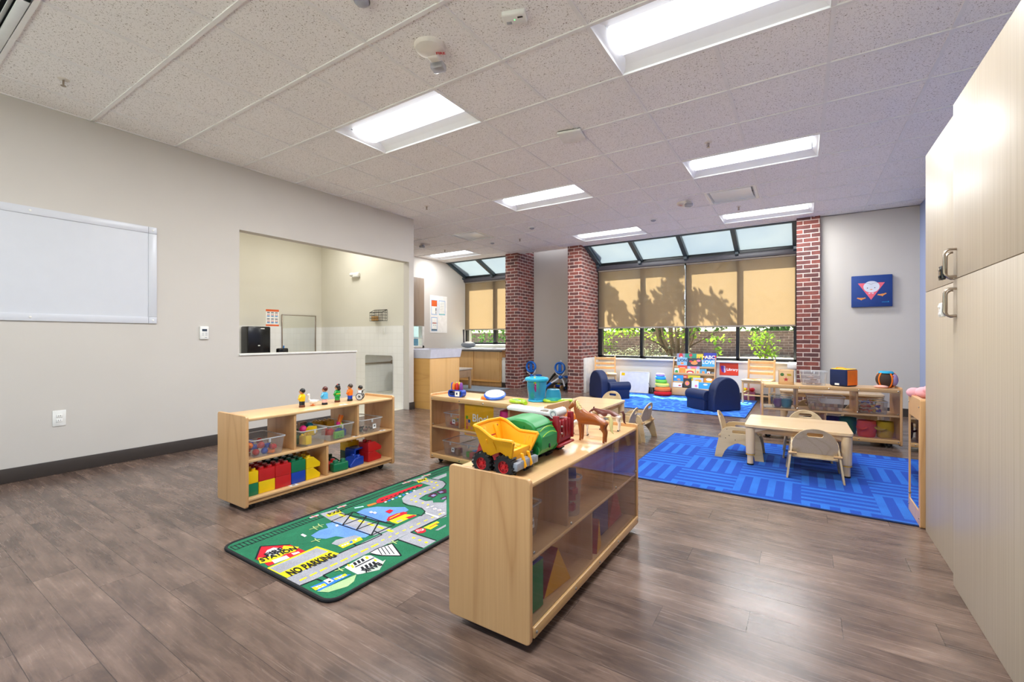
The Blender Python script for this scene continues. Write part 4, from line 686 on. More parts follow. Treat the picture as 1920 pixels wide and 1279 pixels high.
# second bin
toy_brick(A_(-.165,-.115,bz+.012),R(10),.07,.05,.062,YEL,'yellow brick standing against the wall of the second bin',2,2)
toy_brick(A_(-.19,-.03,bz+.008),R(30),.06,.05,.05,GRN,'green brick at the left of the second bin')
o=cube_(A_(-.10,-.09,bz+.072),R(35),.062,YEL,'tilted yellow cube on top of the second bin',h=.05,tilt=R(12))
toy_ball(A_(-.155,-.07,bz+.088),.026,PNK,'round magenta toy piece on the second bin')
toy_ball(A_(-.06,.0,bz+.085),.028,TEAL,'teal toy piece at the back of the second bin')
toy_ball(A_(-.20,.05,bz+.07),.028,TEAL,'dark teal toy ball at the left end of the second bin')
b=MB(); ZB=pm('zebra_dark','#3A3531',.5); ZW=pm('zebra_light','#D8CFC2',.5)
b.box(-.035,-.012,0,.035,.012,.055,ZW,r=.003)
for i in range(6): b.poly([(-.034+i*.011,-.0125,.003),(-.029+i*.011,-.0125,.003),(-.024+i*.011,-.0125,.052),(-.031+i*.011,-.0125,.052)],ZB)
tag(b.build('zebra_block',loc=A_(-.10,.03,bz+.092),rot=PI/2+R(15)),'block printed with zebra stripes sticking out of the second bin','toy block')
toy_brick(A_(-.09,.06,bz+.01),0,.08,.06,.07,GRN,'dark green brick hidden low in the second bin')
# third bin
b=MB(); g1=pl('tablet_green','#5FA046'); g2=pl('tablet_edge','#84C24E'); b.box(-.042,-.012,0,.042,.012,.052,g2,r=.003); b.box(-.038,-.0135,.004,.038,-.011,.048,g1,r=.001)
for sx in (-1,1): b.sph((sx*.013,-.0135,.018),(.005,.002,.005),DGR)
tag(b.build('toy_tablet',loc=A_(.10,-.13,bz+.008),rot=PI/2+R(4)),'flat green framed block pressed to the front of the third bin','toy block')
toy_brick(A_(.16,-.07,bz+.008),.3,.07,.05,.05,BLU,'blue brick low in the third bin'); toy_brick(A_(.06,-.05,bz+.03),.5,.08,.05,.04,RED,'red brick at the left of the third bin'); toy_brick(A_(.17,-.04,bz+.07),.2,.05,.04,.03,g2,'lime brick near the right rim of the third bin')
toy_brick(A_(.05,.06,bz+.085),.4,.08,.055,.04,OCH,'ochre brick at the back left of the third bin',3,2); toy_brick(A_(.12,.03,bz+.08),-.2,.09,.06,.045,OCH,'ochre brick with round studs heaped on the third bin',3,2)
b=MB(); b.cyl((0,0,0),(0,.02,.055),.016,ORG,r2=.02,n=12); b.cyl((0,-.01,-.02),(0,0,.002),.018,PNK,n=12); tag(b.build('toy_shaker',loc=A_(.16,-.05,bz+.11)),'orange and magenta shaker leaning out of the third bin','toy')
b=MB(); b.tube([(0,0,0),(.01,-.01,.03),(0,-.02,.05)],.004,YEL,n=6); tag(b.build('toy_hook',loc=A_(.14,-.125,bz+.07)),'small yellow claw toy at the rim of the third bin','toy')
# fourth bin small animals
for i,(x,y,c) in enumerate(((.33,-.09,'#5A6E6A'),(.37,-.10,'#8A5A50'),(.40,-.08,'#4A5A4E'),(.44,-.10,'#6A6058'),(.35,-.02,'#A09080'),(.41,.0,'#4E4A50'))):
    b=MB(); m=pm('toy_animal_%d'%i,c,.5); b.sph((0,0,.016),(.02,.009,.010),m,u=10,v=8); b.sph((.022,0,.024),(.008,.006,.007),m,u=8,v=6)
    for sx in (-.012,.012):
        for sy in (-.005,.005): b.cyl((sx,sy,0),(sx,sy,.014),.003,m,n=6)
    tag(b.build('toy_animal',loc=A_(x,y,bz+.008),rot=i*1.3),'tiny plastic animal lying inside the labelled far bin of the left shelf','toy animal','tiny animals in the labelled bin')
# ---- large stud bricks on the left shelf bottom
fz=.0862
Ys=[1.464,1.545,1.655,1.768,1.875]
cols=[(GRN,YEL,'green','yellow'),(YEL,RED,'yellow','red'),(RED,RED,'red','red'),(BLU,GRN,'blue','green')]
hb=.079
for i,(m0,m1,n0,n1) in enumerate(cols):
    x=(Ys[i]+Ys[i+1])/2-2.052; pos=['first (nearest)','second','third','fourth'][i]
    bw=Ys[i+1]-Ys[i]-.002
    toy_brick(A_(x,-.085,fz),PI/2,bw,.108,hb,m0,'large %s brick, lower of the %s front stack on the left shelf'%(n0,pos))
    toy_brick(A_(x,-.085,fz+hb),PI/2,bw,.108,hb-.002,m1,'large %s brick, upper of the %s front stack on the left shelf'%(n1,pos))
    r0,r1,q0,q1=[(RED,RED,'red','red'),(RED,RED,'red','red'),(GRN,DGR,'green','shade-darkened green'),(GRN,DGR,'green','shade-darkened green')][i]  # upper back greens have the shade of the back row in their colour
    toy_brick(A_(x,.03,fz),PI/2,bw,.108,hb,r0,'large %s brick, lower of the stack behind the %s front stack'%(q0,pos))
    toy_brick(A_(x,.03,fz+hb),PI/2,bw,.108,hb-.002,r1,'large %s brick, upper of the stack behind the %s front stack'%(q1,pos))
def wedge(b,w,d,h,m,both=False):
    """stud brick whose far end slopes: full height over 45%, then a sloping nose"""
    b.prism([(-w/2,0),(w/2*.92,0),(w/2,.02),(w/2,.028),(.0,h),(-w/2,h)],-d/2,d/2,m,axis='y')
    for j in (-1,1): b.lathe([(.017,0),(.016,.012),(.014,.015),(0,.015)],m,n=14,T=TR(-w/4,j*d/4,h))
def wedge_thing(loc,rz,w,d,h,m,label):
    b=MB(); wedge(b,w,d,h,m); return tag(b.build('sloped_brick',loc=loc,rot=rz,bev=.003),label,'toy brick')
def wedgeT(x,y,z,rz,w,m,lab): wedge_thing(A_(x,y,z),PI/2+rz,w,.108,hb,m,lab)
wedgeT(1.935-2.052,-.085,fz,0,.112,YEL,'large yellow sloped brick, lower of the pair by the divider')
wedgeT(1.935-2.052,-.085,fz+hb,0,.112,YEL,'large yellow sloped brick, upper of the pair by the divider')
toy_brick(A_(1.93-2.052,.03,fz),PI/2,.10,.108,hb,YEL,'large yellow brick, lower one behind the sloped pair'); toy_brick(A_(1.93-2.052,.03,fz+hb),PI/2,.10,.108,hb,OCH,'large yellow brick coloured darker for shade, upper one behind the sloped pair')  # ochre here is yellow darkened for the shade behind the front row
# right compartment
b=MB(); b.box(-.063,-.032,0,.063,.032,.066,GRN,r=.010,seg=3)
for sx in (-1,1): b.lathe([(.021,-.002),(.019,.015),(.015,.02),(0,.021)],GRN,n=16,T=TR(sx*.031,0,.066))
tag(b.build('toy_brick',loc=A_(2.162-2.052,-.12,fz),rot=PI/2+R(-4)),'rounded green two-stud brick at the front of the right compartment','toy brick')
b=MB(); b.box(-.055,-.03,0,.055,.03,.06,RED,r=.010,seg=3)
for sx in (-1,1): b.lathe([(.019,-.002),(.018,.014),(.014,.018),(0,.019)],RED,n=16,T=TR(sx*.028,0,.06))
tag(b.build('toy_brick',loc=A_(2.135-2.052,-.04,fz),rot=PI/2),'red two-stud brick half hidden behind the rounded green brick','toy brick')
b=MB(); b.prism([(-.07,0),(.085,0),(.085,.02),(.02,.07),(-.07,.07)],-.04,.04,DGR,axis='y')
for sx in (-1,1): b.lathe([(.02,0),(.018,.02),(.014,.023),(0,.023)],DGR,n=14,T=TR(sx*.025-.02,0,.07))
tag(b.build('sloped_brick',loc=A_(2.20-2.052,.06,fz),rot=PI/2,bev=.003),'dark green sloped brick at the back of the right compartment','toy brick')
b=MB(); b.prism([(-.075,0),(.07,0),(.07,.065),(-.02,.065),(-.075,.02)],-.05,.05,BLU,axis='y')
for sy in (-1,1): b.lathe([(.017,0),(.016,.014),(.013,.018),(0,.018)],BLU,n=14,T=TR(.03,sy*.025,.065))
b.lathe([(.017,0),(.016,.014),(.013,.018),(0,.018)],BLU,n=14,T=TR(0,-.025,.065))
tag(b.build('sloped_brick',loc=A_(2.31-2.052,-.09,fz),rot=PI/2+R(8),bev=.006),'blue car-shaped sloped brick in front of the blue tub','toy brick')
b=MB(); o_=rrect(-.062,0,.062,.12,.015); i_=rrect(-.048,.014,.048,.106,.01)
b.prism(o_,-.05,.05,BLU,axis='y',holes=[i_]); b.box(-.055,.04,.005,.055,.05,.115,BLU)
tag(b.build('toy_tub',loc=A_(2.39-2.052,-.02,fz+.001),rot=PI/2+R(8)),'hollow blue tub lying on its side behind the blue brick','toy')
wedgeT(2.50-2.052,-.07,fz,R(6),.15,RED,'large red sloped brick, lower of the pair at the far end'); wedgeT(2.50-2.052,-.07,fz+hb,R(6),.15,RED,'large red sloped brick, upper of the pair at the far end')
toy_brick(A_(2.42-2.052,.095,fz),PI/2,.108,.108,hb,DGR,'dark brick under the yellow one at the far end of the left shelf'); toy_brick(A_(2.42-2.052,.095,fz+hb),PI/2,.108,.108,hb-.004,YEL,'large yellow brick behind the red sloped pair')
# ---- toddler tables
def leg_mesh(b,x,y,h):
    b.cyl((x,y,.10),(x,y,h-.03),.034,PALEZ,n=20,r2=.037); b.lathe([(.034,.0),(.030,-.006),(.026,-.01)],PALEZ,n=20,T=TR(x,y,.10))
    b.cyl((x,y,.012),(x,y,.10),.024,PALEZ,n=18); b.cyl((x,y,0),(x,y,.013),.026,BLACKR,n=18)
YB=pm('yellow_band','#E0A818',.5)
def table(loc,rz,w,d,h,label):
    t=thing('toddler_table',loc,rz,label,'table'); hw,hd=w/2,d/2
    b=MB(); b.prism(rrect(-hw,-hd,hw,hd,.03,5),h-.026,h,PALE); b.build('tabletop',t,bev=.004)
    b=MB()
    for q in ((-hw+.06,-hd+.035,hw-.06,-hd+.05),(-hw+.06,hd-.05,hw-.06,hd-.035)): b.box(q[0],q[1],h-.075,q[2],q[3],h-.026,EDGEX,r=.002)
    for q in ((-hw+.035,-hd+.06,-hw+.05,hd-.06),(hw-.05,-hd+.06,hw-.035,hd-.06)): b.box(q[0],q[1],h-.075,q[2],q[3],h-.026,EDGEX,r=.002)
    b.build('apron',t)
    for sx in (-1,1):
        for sy in (-1,1):
            x,y=sx*(hw-.042),sy*(hd-.042)
            b=MB(); leg_mesh(b,x,y,h)
            b.prism([(x,h-.026),(x-sx*.15,h-.026),(x-sx*.03,h-.07),(x,h-.08)],y-.012,y+.012,PALEZ,axis='y'); b.prism([(y,h-.026),(y-sy*.15,h-.026),(y-sy*.03,h-.07),(y,h-.08)],x-.012,x+.012,PALEZ,axis='x')
            l=b.build('leg',t); b=MB(); b.cyl((x,y,.088),(x,y,.095),.0345,YB,n=20,cap=False); b.build('yellow_ring',l)
    return t
TH=.353
table((-.045,4.635,.009),R(.5),.755,.60,TH,'low birch table standing on the striped blue rug')
table((-2.10,4.76,0),0,.60,1.10,TH,'low birch table behind the nearest shelf and the horse')
table((.27,6.78,0),0,1.02,.60,.46,'taller birch table behind the right-hand shelf')
# ---- toddler chair: two arched side panels, curved back, seat
PLY=wood('plywood_face','#C8B08A','#B09468','x',rough=.45,fine=.3)
PLYE=pm('plywood_edge','#B98F5E',.5)
def chair_meshes():
    out=[(0,0),(.012,.08),(.031,.169),(.043,.215),(.062,.250),(.092,.272),(.137,.281),(.24,.279),(.30,.268),(.345,.240),(.368,.200),(.380,.15),(.392,.07),(.40,0)]
    inn=[(.328,0),(.322,.035),(.308,.066),(.274,.110),(.226,.131),(.19,.136),(.164,.127),(.116,.098),(.085,.056),(.072,.025),(.062,0)]
    poly=[(x-.20,z) for x,z in out+inn]
    hole=[(x-.20,z) for x,z in rrect(.145,.222,.265,.250,.013,4)]
    sides=[]
    for s in (-1,1):
        b=MB(); b.prism(poly,-.0065,.0065,PLY,axis='y',holes=[hole])
        for v in b.b.verts: v.co.y+=s*(.182-.034*min(v.co.z/.27,1))
        for (u,z) in ((.10,.255),(.12,.20),(.09,.175),(.17,.165)):
            b.sph((u-.2,s*(.182-.034*z/.27)+s*.0065,z),.004,DARKB,u=8,v=6)
        sides.append(b)
    # curved back, bends round z; half-ellipse top, slot near the top
    b=MB(); n=18; pts=[(-.146,.195),(.146,.195),(.15,.255)]+[(.15*math.cos(PI*i/n),.255+.145*math.sin(PI*i/n)) for i in range(1,n)]+[(-.15,.255)]
    b.prism(pts,-.006,.006,PLY,axis='x',holes=[rrect(-.052,.336,.052,.366,.014,4)])
    for v in b.b.verts: v.co.x+= -.155 - (v.co.z-.195)*.18 + 1.1*v.co.y*v.co.y
    back=b
    b=MB(); b.box(-.15,-.150,.158,.155,.150,.170,PLY,r=.004); seat=b
    dow=[]
    for u,z in ((-.162,.205),(.14,.145)):
        if u<0:
            for s in (-1,1): b=MB(); b.cyl((u,s*.118,z-.012),(u,s*.172,z-.012),.011,EDGEX,n=12); dow.append(b)
        else: b=MB(); b.cyl((u,-.165,z-.01),(u,.165,z-.01),.010,EDGEX,n=12); dow.append(b)
    return sides,back,seat,dow
DARKB=pm('dark_screw','#2A241E',.5)
def make_chair(loc,rz,label):
    t=thing('toddler_chair',loc,rz,label,'chair','plywood toddler chairs')
    sides,back,seat,dow=chair_meshes()
    for s in sides: s.build('side_panel',t,bev=.003)
    back.build('backrest',t,bev=.003); seat.build('seat',t)
    for d_ in dow: d_.build('crossbar',t)
    return t
ch=make_chair((.075,4.325,.009),R(92),'toddler chair in front of the rug table, back toward the viewer')
dup(ch,(-.49,4.70,.009),R(2),'toddler chair seen from the side at the left end of the rug table')
dup(ch,(.03,4.98,.009),R(-88),'toddler chair on the far side of the rug table')
dup(ch,(-1.58,4.93,0),R(176),'toddler chair at the right of the table behind the horse, further one')
dup(ch,(-1.60,4.48,0),R(184),'toddler chair at the right of the table behind the horse, nearer one')
dup(ch,(-2.15,5.55,0),R(-100),'toddler chair beyond the table next to the left navy armchair')
dup(ch,(.08,6.44,0),R(90),'toddler chair behind the right-hand shelf, near its left bin')
dup(ch,(.55,6.46,0),R(88),'toddler chair behind the right-hand shelf, near its orange bin')
# ---- ladder-back wooden chairs by the window
LW=wood('beech','#DDB078','#C8965A','z',rough=.4)
def ladder_chair(loc,rz,label,sc=1,handed=1):
    t=thing('wooden_chair',loc,rz,label,'chair','ladder-back wooden chairs')
    w=.40;d=.38;sh=.40;bh=.73
    for sx in (-1,1):
        b=MB(); b.prism([(.0,0),(.03,0),(.032,sh),(.058,bh),(.03,bh),(.0,sh)],sx*w/2-.014,sx*w/2+.014,LW,axis='x'); b.build('back_leg',t,bev=.003)
        b=MB(); b.box(sx*w/2-.014,-d,0,sx*w/2+.014,-d+.032,sh-.02,LW,r=.004); b.build('front_leg',t)
        b=MB(); b.box(sx*w/2-.010,-d+.02,.16,sx*w/2+.010,.01,.19,LW,r=.003); b.box(sx*w/2-.010,-d+.02,sh-.06,sx*w/2+.010,.01,sh-.02,LW); b.build('side_rail',t)
    b=MB(); b.box(-w/2-.02,-d-.015,sh-.02,w/2+.02,.02,sh,LW,r=.006); b.build('seat',t)
    b=MB(); b.box(-w/2,-d+.005,sh-.06,w/2,-d+.022,sh-.02,LW); b.box(-w/2,-d+.01,.13,w/2,-d+.025,.155,LW,r=.003); b.build('front_rail',t)
    for z in (.47,.56,.66):
        y=.012+(z-sh)/(bh-sh)*.03
        b=MB(); b.box(-w/2,y-.004,z,w/2,y+.014,z+.05,LW,r=.003); b.build('back_slat',t)
    return t
c1=ladder_chair((-3.40,8.75,0),R(22),'ladder-back wooden chair behind the left navy armchair, beside the brick column')
dup(c1,(-.60,8.83,0),R(-8),'ladder-back wooden chair right of the Library sign')
# ---- foam armchairs
NAVY=pm('navy_foam_vinyl','#13244E',.55,var=.05,bump=.15,bscale=400)
def armchair(loc,rz,label):
    t=thing('foam_armchair',loc,rz,label,'armchair','navy foam armchairs')   # faces local -y
    w=.50
    b=MB(); b.box(-.17,-.26,0,.17,.20,.20,NAVY,r=.02,seg=3); b.build('seat',t)
    b=MB(); pts=[(-w/2,0),(w/2,0),(w/2,.22)]+[( .235*math.cos(PI*i/20), .27+.235*math.sin(PI*i/20)) for i in range(0,21)]+[(-w/2,.22)]
    b.prism(pts,.12,.27,NAVY,axis='y'); b.build('backrest',t,bev=.022)
    for s in (-1,1):
        b=MB(); b.box(s*.24-.075,-.26,0,s*.24+.075,.13,.21,NAVY,r=.015,seg=3); b.cyl((s*.25,-.28,.22),(s*.25,.14,.22),.085,NAVY,n=28); b.build('armrest',t,bev=.012)
    return t
a1=armchair((-1.14,7.53,.009),R(230),'navy foam armchair turned to the books, back to the viewer')
dup(a1,(-3.02,7.93,.009),R(140),'navy foam armchair facing right, before the ladder-back chair')
# ------------------------------------------------------------------ rugs
def carpet(key,fn):
    m,nt,ns,ls=newmat(key)
    b=N(ns,'ShaderNodeBsdfPrincipled'); o=N(ns,'ShaderNodeOutputMaterial'); ls.new(b.outputs[0],o.inputs[0])
    b.inputs['Roughness'].default_value=.95; b.inputs['Specular IOR Level'].default_value=.1; b.inputs['Sheen Weight'].default_value=.1
    c=fn(ns,ls)
    n=N(ns,'ShaderNodeTexNoise'); n.inputs['Scale'].default_value=240; n.inputs['Detail'].default_value=2; ls.new(coords(ns,ls),n.inputs['Vector'])
    mx=N(ns,'ShaderNodeMix',data_type='RGBA',blend_type='OVERLAY'); mx.inputs[0].default_value=.5; ls.new(c,mx.inputs[6]); ls.new(ramp(ns,ls,n.outputs[0],[(.3,(.3,.3,.3)),(.7,(.7,.7,.7))]),mx.inputs[7])
    ls.new(mx.outputs[2],b.inputs['Base Color'])
    bp=N(ns,'ShaderNodeBump'); bp.inputs['Strength'].default_value=.5; bp.inputs['Distance'].default_value=.002; ls.new(n.outputs[0],bp.inputs['Height']); ls.new(bp.outputs[0],b.inputs['Normal'])
    MATS[key]=m; return m
def flatc(hexc,v=.12):
    def f(ns,ls):
        n=N(ns,'ShaderNodeTexNoise'); n.inputs['Scale'].default_value=9; n.inputs['Detail'].default_value=3; ls.new(coords(ns,ls),n.inputs['Vector'])
        c=lin(hexc)[:3]; return ramp(ns,ls,n.outputs[0],[(.3,tuple(x*(1-v) for x in c)),(.7,tuple(x*(1+v) for x in c))])
    return f
RC={k:carpet('carpet_'+k,flatc(h)) for k,h in dict(green='#1F6C4A',road='#9B9BA2',ink='#14161C',yel='#F2DA1C',red='#C8182A',white='#CFCDCC',water='#6590DC',grey='#9A9CA2',lgrey='#B8C0B4',lgreen='#A2C08A',blue='#2E72C8',leaf='#A8C07A',maroon='#4C1A34',mauve='#8C88B8',orange='#E8782A',skyb='#A8D8E8').items()}
t=thing('play_rug',(0,0,0),0,'green road-map play rug with fire station, bridge and parking lot','rug')
b=MB(); RX0,RX1,RY0,RY1=-2.565,-1.628,1.13,2.93
b.prism(rrect(RX0+.012,RY0+.012,RX1-.012,RY1-.012,.06,5),0,.010,RC['green'])
z=.0101
# railway along the left edge
def seg(b,p,q,w,m,z):
    p=Vector(p);q=Vector(q);d=(q-p); 
    if d.length<1e-6: return
    n=Vector((-d.y,d.x)).normalized()*w/2
    b.poly([(*(p-n),z),(*(q-n),z),(*(q+n),z),(*(p+n),z)],m)
for x in (-2.515,-2.507,-2.462,-2.454): seg(b,(x,RY0+.03),(x,RY1-.03),.0045,RC['ink'],z)
yy=RY0+.03
while yy<RY1-.03: seg(b,(-2.515,yy),(-2.454,yy),.0055,RC['ink'],z); yy+=.021
def fixn(l):
    a=sum(l[i][0]*l[(i+1)%len(l)][1]-l[(i+1)%len(l)][0]*l[i][1] for i in range(len(l)))
    return l if a>0 else l[::-1]
for i,q in enumerate(RUGART):
    z=.0104+.000012*i
    if q[0]=='p':
        L=[p for p in fixn(q[2])]
        vs=[b.b.verts.new((min(max(x,RX0+.012),RX1-.012),min(max(y,RY0+.012),RY1-.014),z)) for x,y in L]
        es=[b.b.edges.new((vs[k],vs[(k+1)%len(vs)])) for k in range(len(vs))]
        g_=bmesh.ops.triangle_fill(b.b,edges=es,use_beauty=True,normal=(0,0,1))
        for f in g_['geom']:
            if isinstance(f,bmesh.types.BMFace): f.material_index=b.mi(RC[q[1]])
    elif q[0]=='l':
        for p1,p2 in zip(q[3],q[3][1:]): seg(b,p1,p2,q[2]*(1.5 if q[1]=='ink' else 1),RC[q[1]],z+.0004)
    else:
        me=textmesh(q[2],1,'CENTER',0,.03); w=max(v.co.x for v in me.vertices)-min(v.co.x for v in me.vertices)
        s=q[6]/w; b.text(q[2],1,TR(q[4][0],q[4][1],z+.0006,0,0,R(q[5]))@Matrix.Diagonal((s,max(s,q[3]*1.2),1,1)),RC[q[1]],bold=.03)
b.build('pile',t)
b=MB(); ring=rrect(RX0+.008,RY0+.008,RX1-.008,RY1-.008,.06,6); b.tube([(x,y,.008) for x,y in ring],.0085,pm('black_binding','#111214',.8),n=8,closed=True); b.build('binding',t)
# striped blue rug
def stripes(ns,ls):
    tc=N(ns,'ShaderNodeTexCoord'); sp=N(ns,'ShaderNodeSeparateXYZ'); ls.new(tc.outputs['Object'],sp.inputs[0])
    def M(op,a,b_=None):
        n=N(ns,'ShaderNodeMath',operation=op)
        for i,x in enumerate((a,b_)):
            if x is None: continue
            if isinstance(x,(int,float)): n.inputs[i].default_value=x
            else: ls.new(x,n.inputs[i])
        return n.outputs[0]
    S=.42
    cx=M('FLOOR',M('DIVIDE',M('ADD',sp.outputs[0],10),S)); cy=M('FLOOR',M('DIVIDE',M('ADD',sp.outputs[1],10.1),S))
    par=M('MODULO',M('ADD',cx,cy),2)
    sx=M('GREATER_THAN',M('SINE',M('MULTIPLY',M('ADD',sp.outputs[0],10),2*PI/(S/4))),.1)
    sy=M('GREATER_THAN',M('SINE',M('MULTIPLY',M('ADD',sp.outputs[1],10.1),2*PI/(S/5))),.1)
    f=M('ADD',M('MULTIPLY',sx,par),M('MULTIPLY',sy,M('SUBTRACT',1,par)))
    n=N(ns,'ShaderNodeTexNoise'); n.inputs['Scale'].default_value=5; n.inputs['Detail'].default_value=3; ls.new(coords(ns,ls),n.inputs['Vector'])
    g=M('MULTIPLY',f,M('ADD',M('MULTIPLY',n.outputs[0],1.1),.25))
    return ramp(ns,ls,g,[(0,lin('#0841A2')),(1,lin('#2068C2'))])
SR=carpet('carpet_striped_blue',stripes)
def rug(name,x0,y0,x1,y1,m,edge,label,rz=0,h=.009,rr=.015):
    cx,cy=(x0+x1)/2,(y0+y1)/2; hw,hd=(x1-x0)/2,(y1-y0)/2
    t=thing(name,(cx,cy,0),rz,label,'rug')
    b=MB(); b.prism(rrect(-hw,-hd,hw,hd,rr,4),0,h,m); b.build('pile',t)
    b=MB(); b.tube([(x,y,h*.6) for x,y in rrect(-hw,-hd,hw,hd,rr,4)],h*.62,edge,n=8,closed=True); b.build('binding',t)
    return t
NB=pm('navy_binding','#0B2F66',.8)
rug('area_rug',-1.235,3.49,1.06,5.36,SR,NB,'large bright blue rug with lighter crossed stripes under the low table')
def swirls(ns,ls):
    v=N(ns,'ShaderNodeTexVoronoi',feature='DISTANCE_TO_EDGE'); v.inputs['Scale'].default_value=7; ls.new(coords(ns,ls),v.inputs['Vector'])
    return ramp(ns,ls,v.outputs[0],[(.02,lin('#4A94E4')),(.10,lin('#1C62CC')),(.3,lin('#0F50BC'))])
rug('area_rug',-3.15,6.91,-.66,8.86,carpet('carpet_swirl_blue',swirls),NB,'blue patterned rug by the window under the two navy armchairs')
rug('area_rug',-6.75,7.34,-5.35,8.17,carpet('carpet_grey',flatc('#7C8894')),pm('grey_binding','#4A5058',.8),'flat grey mat in front of the kitchen cabinets',h=.006)
# ------------------------------------------------------------------ figures
SKIN=pm('figure_skin','#C98F68',.35); HAIRB=pm('hair_black','#14110F',.3); HAIRR=pm('hair_auburn','#5A1E16',.3); HAIRN=pm('hair_brown','#4A3A30',.3)
def figure(loc,rz,label,top,bottom,shoes,hair,name='toy_figure',h=1.0,bun=False,belt=None,skirt=False):
    t=thing(name,loc,rz,label,'toy figure','little figures on the left shelf')   # faces local -y
    b=MB(); b.lathe([(0,0),(.021,0),(.022,.006),(.020,.014),(.019,.016)],shoes,n=18); b.lathe([(.0185,.014),(.019,.016),(.0195,.045),(.018,.048)],bottom,n=18)
    b.build('legs',t)
    b=MB(); b.lathe([(.0195,.044),(.0225,.052) if not skirt else (.026,.046),(.023,.064),(.0245,.078),(.021,.090),(.010,.097),(0,.098)],top,n=18)
    for s in (-1,1): b.tube([(s*.019,0,.086),(s*.028,-.004,.074),(s*.024,-.016,.062)],.0075,top,n=8); b.sph((s*.023,-.018,.061),.006,SKIN,u=8,v=6)
    if belt: b.lathe([(.0235,.064),(.0248,.067),(.0238,.070)],belt,n=18)
    b.build('torso',t)
    b=MB(); b.sph((0,0,.114),(.0185,.0185,.020),SKIN); b.sph((0,-.019,.112),.003,SKIN,u=8,v=6)
    for s in (-1,1): b.sph((s*.007,-.0175,.117),.0018,HAIRB,u=6,v=5); b.sph((s*.0185,0,.113),.004,SKIN,u=8,v=6)
    b.sph((0,-.0180,.105),(.005,.0015,.0012),RED,u=8,v=5)
    b.build('head',t)
    b=MB(); b.sph((0,.004,.120),(.0208,.0195,.0195),hair)
    if bun: b.sph((0,.012,.138),.009,hair,u=10,v=8); b.sph((.008,.004,.140),.005,RED,u=8,v=6); b.sph((0,.014,.106),(.018,.011,.016),hair)
    b.build('hair',t)
    return t
fzt=.5945
def onA(px_,py_): return (px_,py_,fzt)
BRWN=pm('figure_brown','#6A3418',.4); BLKF=pm('figure_black','#1A1A1C',.35)
figure(onA(-3.10,1.925),R(-50),'toy figure in a yellow top and black trousers, nearest on the left shelf',YEL,BLKF,BRWN,HAIRB)
figure(onA(-3.075,2.095),R(-60),'toy figure in a light blue dress with auburn hair',SKY,pl('pale_pink','#E8B8B0'),BLKF,HAIRR,skirt=True)
figure(onA(-3.115,2.235),R(-60),'toy figure in a green dress with a yellow belt and black hair',pl('kelly','#1F9A3C'),pl('kelly','#1F9A3C'),BRWN,HAIRB,bun=True,belt=YEL,skirt=True)
figure(onA(-3.09,2.335),R(-55),'toy figure in an orange top and blue trousers',ORG,BLU,BLKF,HAIRN)
t=thing('toy_figure',onA(-3.06,2.41),R(-50),'toy figure with black hair sitting in a wheelchair at the far end','toy figure','little figures on the left shelf')
b=MB(); WHT=pl('white','#ECECEC'); b.box(-.018,-.012,.004,.018,.018,.035,BRWN,r=.004); b.box(-.012,.016,.030,.012,.020,.078,BLKF,r=.002)
for s in (-1,1): b.tube([(s*.016,.016,.03),(s*.018,.02,.075),(s*.02,.034,.083)],.0022,BLKF,n=6)
b.build('wheelchair_seat',t)
for s in (-1,1):
    b=MB(); b.tube([(s*.026,.027*math.cos(a*PI/10),.030+.027*math.sin(a*PI/10)) for a in range(20)],.003,BLKF,n=6,closed=True); b.cyl((s*.025,0,.03),(s*.027,0,.03),.024,WHT,n=18)
    for a in range(5): b.box(s*.0255-.002,-.0015,-.022,s*.0255+.002,.0015,.022,BLKF,T=TR(0,0,.030)@Matrix.Rotation(a*PI/5,4,'X'))
    b.build('wheel',t)
b=MB(); b.lathe([(0,.034),(.019,.036),(.022,.055),(.018,.074),(.008,.081),(0,.082)],WHT,n=16); b.sph((0,-.012,.060),(.013,.010,.016),RED); b.build('torso',t)
b=MB(); b.sph((0,0,.098),(.0175,.0175,.019),SKIN); b.build('head',t)
b=MB(); b.sph((0,.003,.103),(.0200,.0190,.0180),HAIRB); b.build('hair',t)
# goose
b=MB(); GW=pl('goose_white','#EFEFEC'); b.sph((0,0,.030),(.017,.030,.017),GW); b.prism([(.02,.028),(.044,.040),(.02,.045)],-.006,.006,GW,axis='x'); b.tube([(0,-.020,.036),(0,-.030,.052),(0,-.027,.070),(0,-.030,.080)],.006,GW,rs=[.010,.007,.0055,.006]); b.sph((0,-.032,.084),(.0075,.010,.0075),GW)
for s in (-1,1): b.sph((s*.014,.006,.033),(.006,.022,.011),GW)
g=thing('toy_goose',onA(-3.10,2.015),R(-30),'white toy goose with orange feet between the yellow and blue figures','toy animal'); b.build('body',g)
b=MB(); b.cyl((0,-.038,.084),(0,-.050,.082),.003,ORG,r2=.001,n=8); b.build('beak',g); b=MB(); b.sph((0,-.004,.004),(.016,.020,.004),ORG); b.cyl((0,-.002,.004),(0,-.002,.016),.004,ORG,n=8); b.build('feet',g)
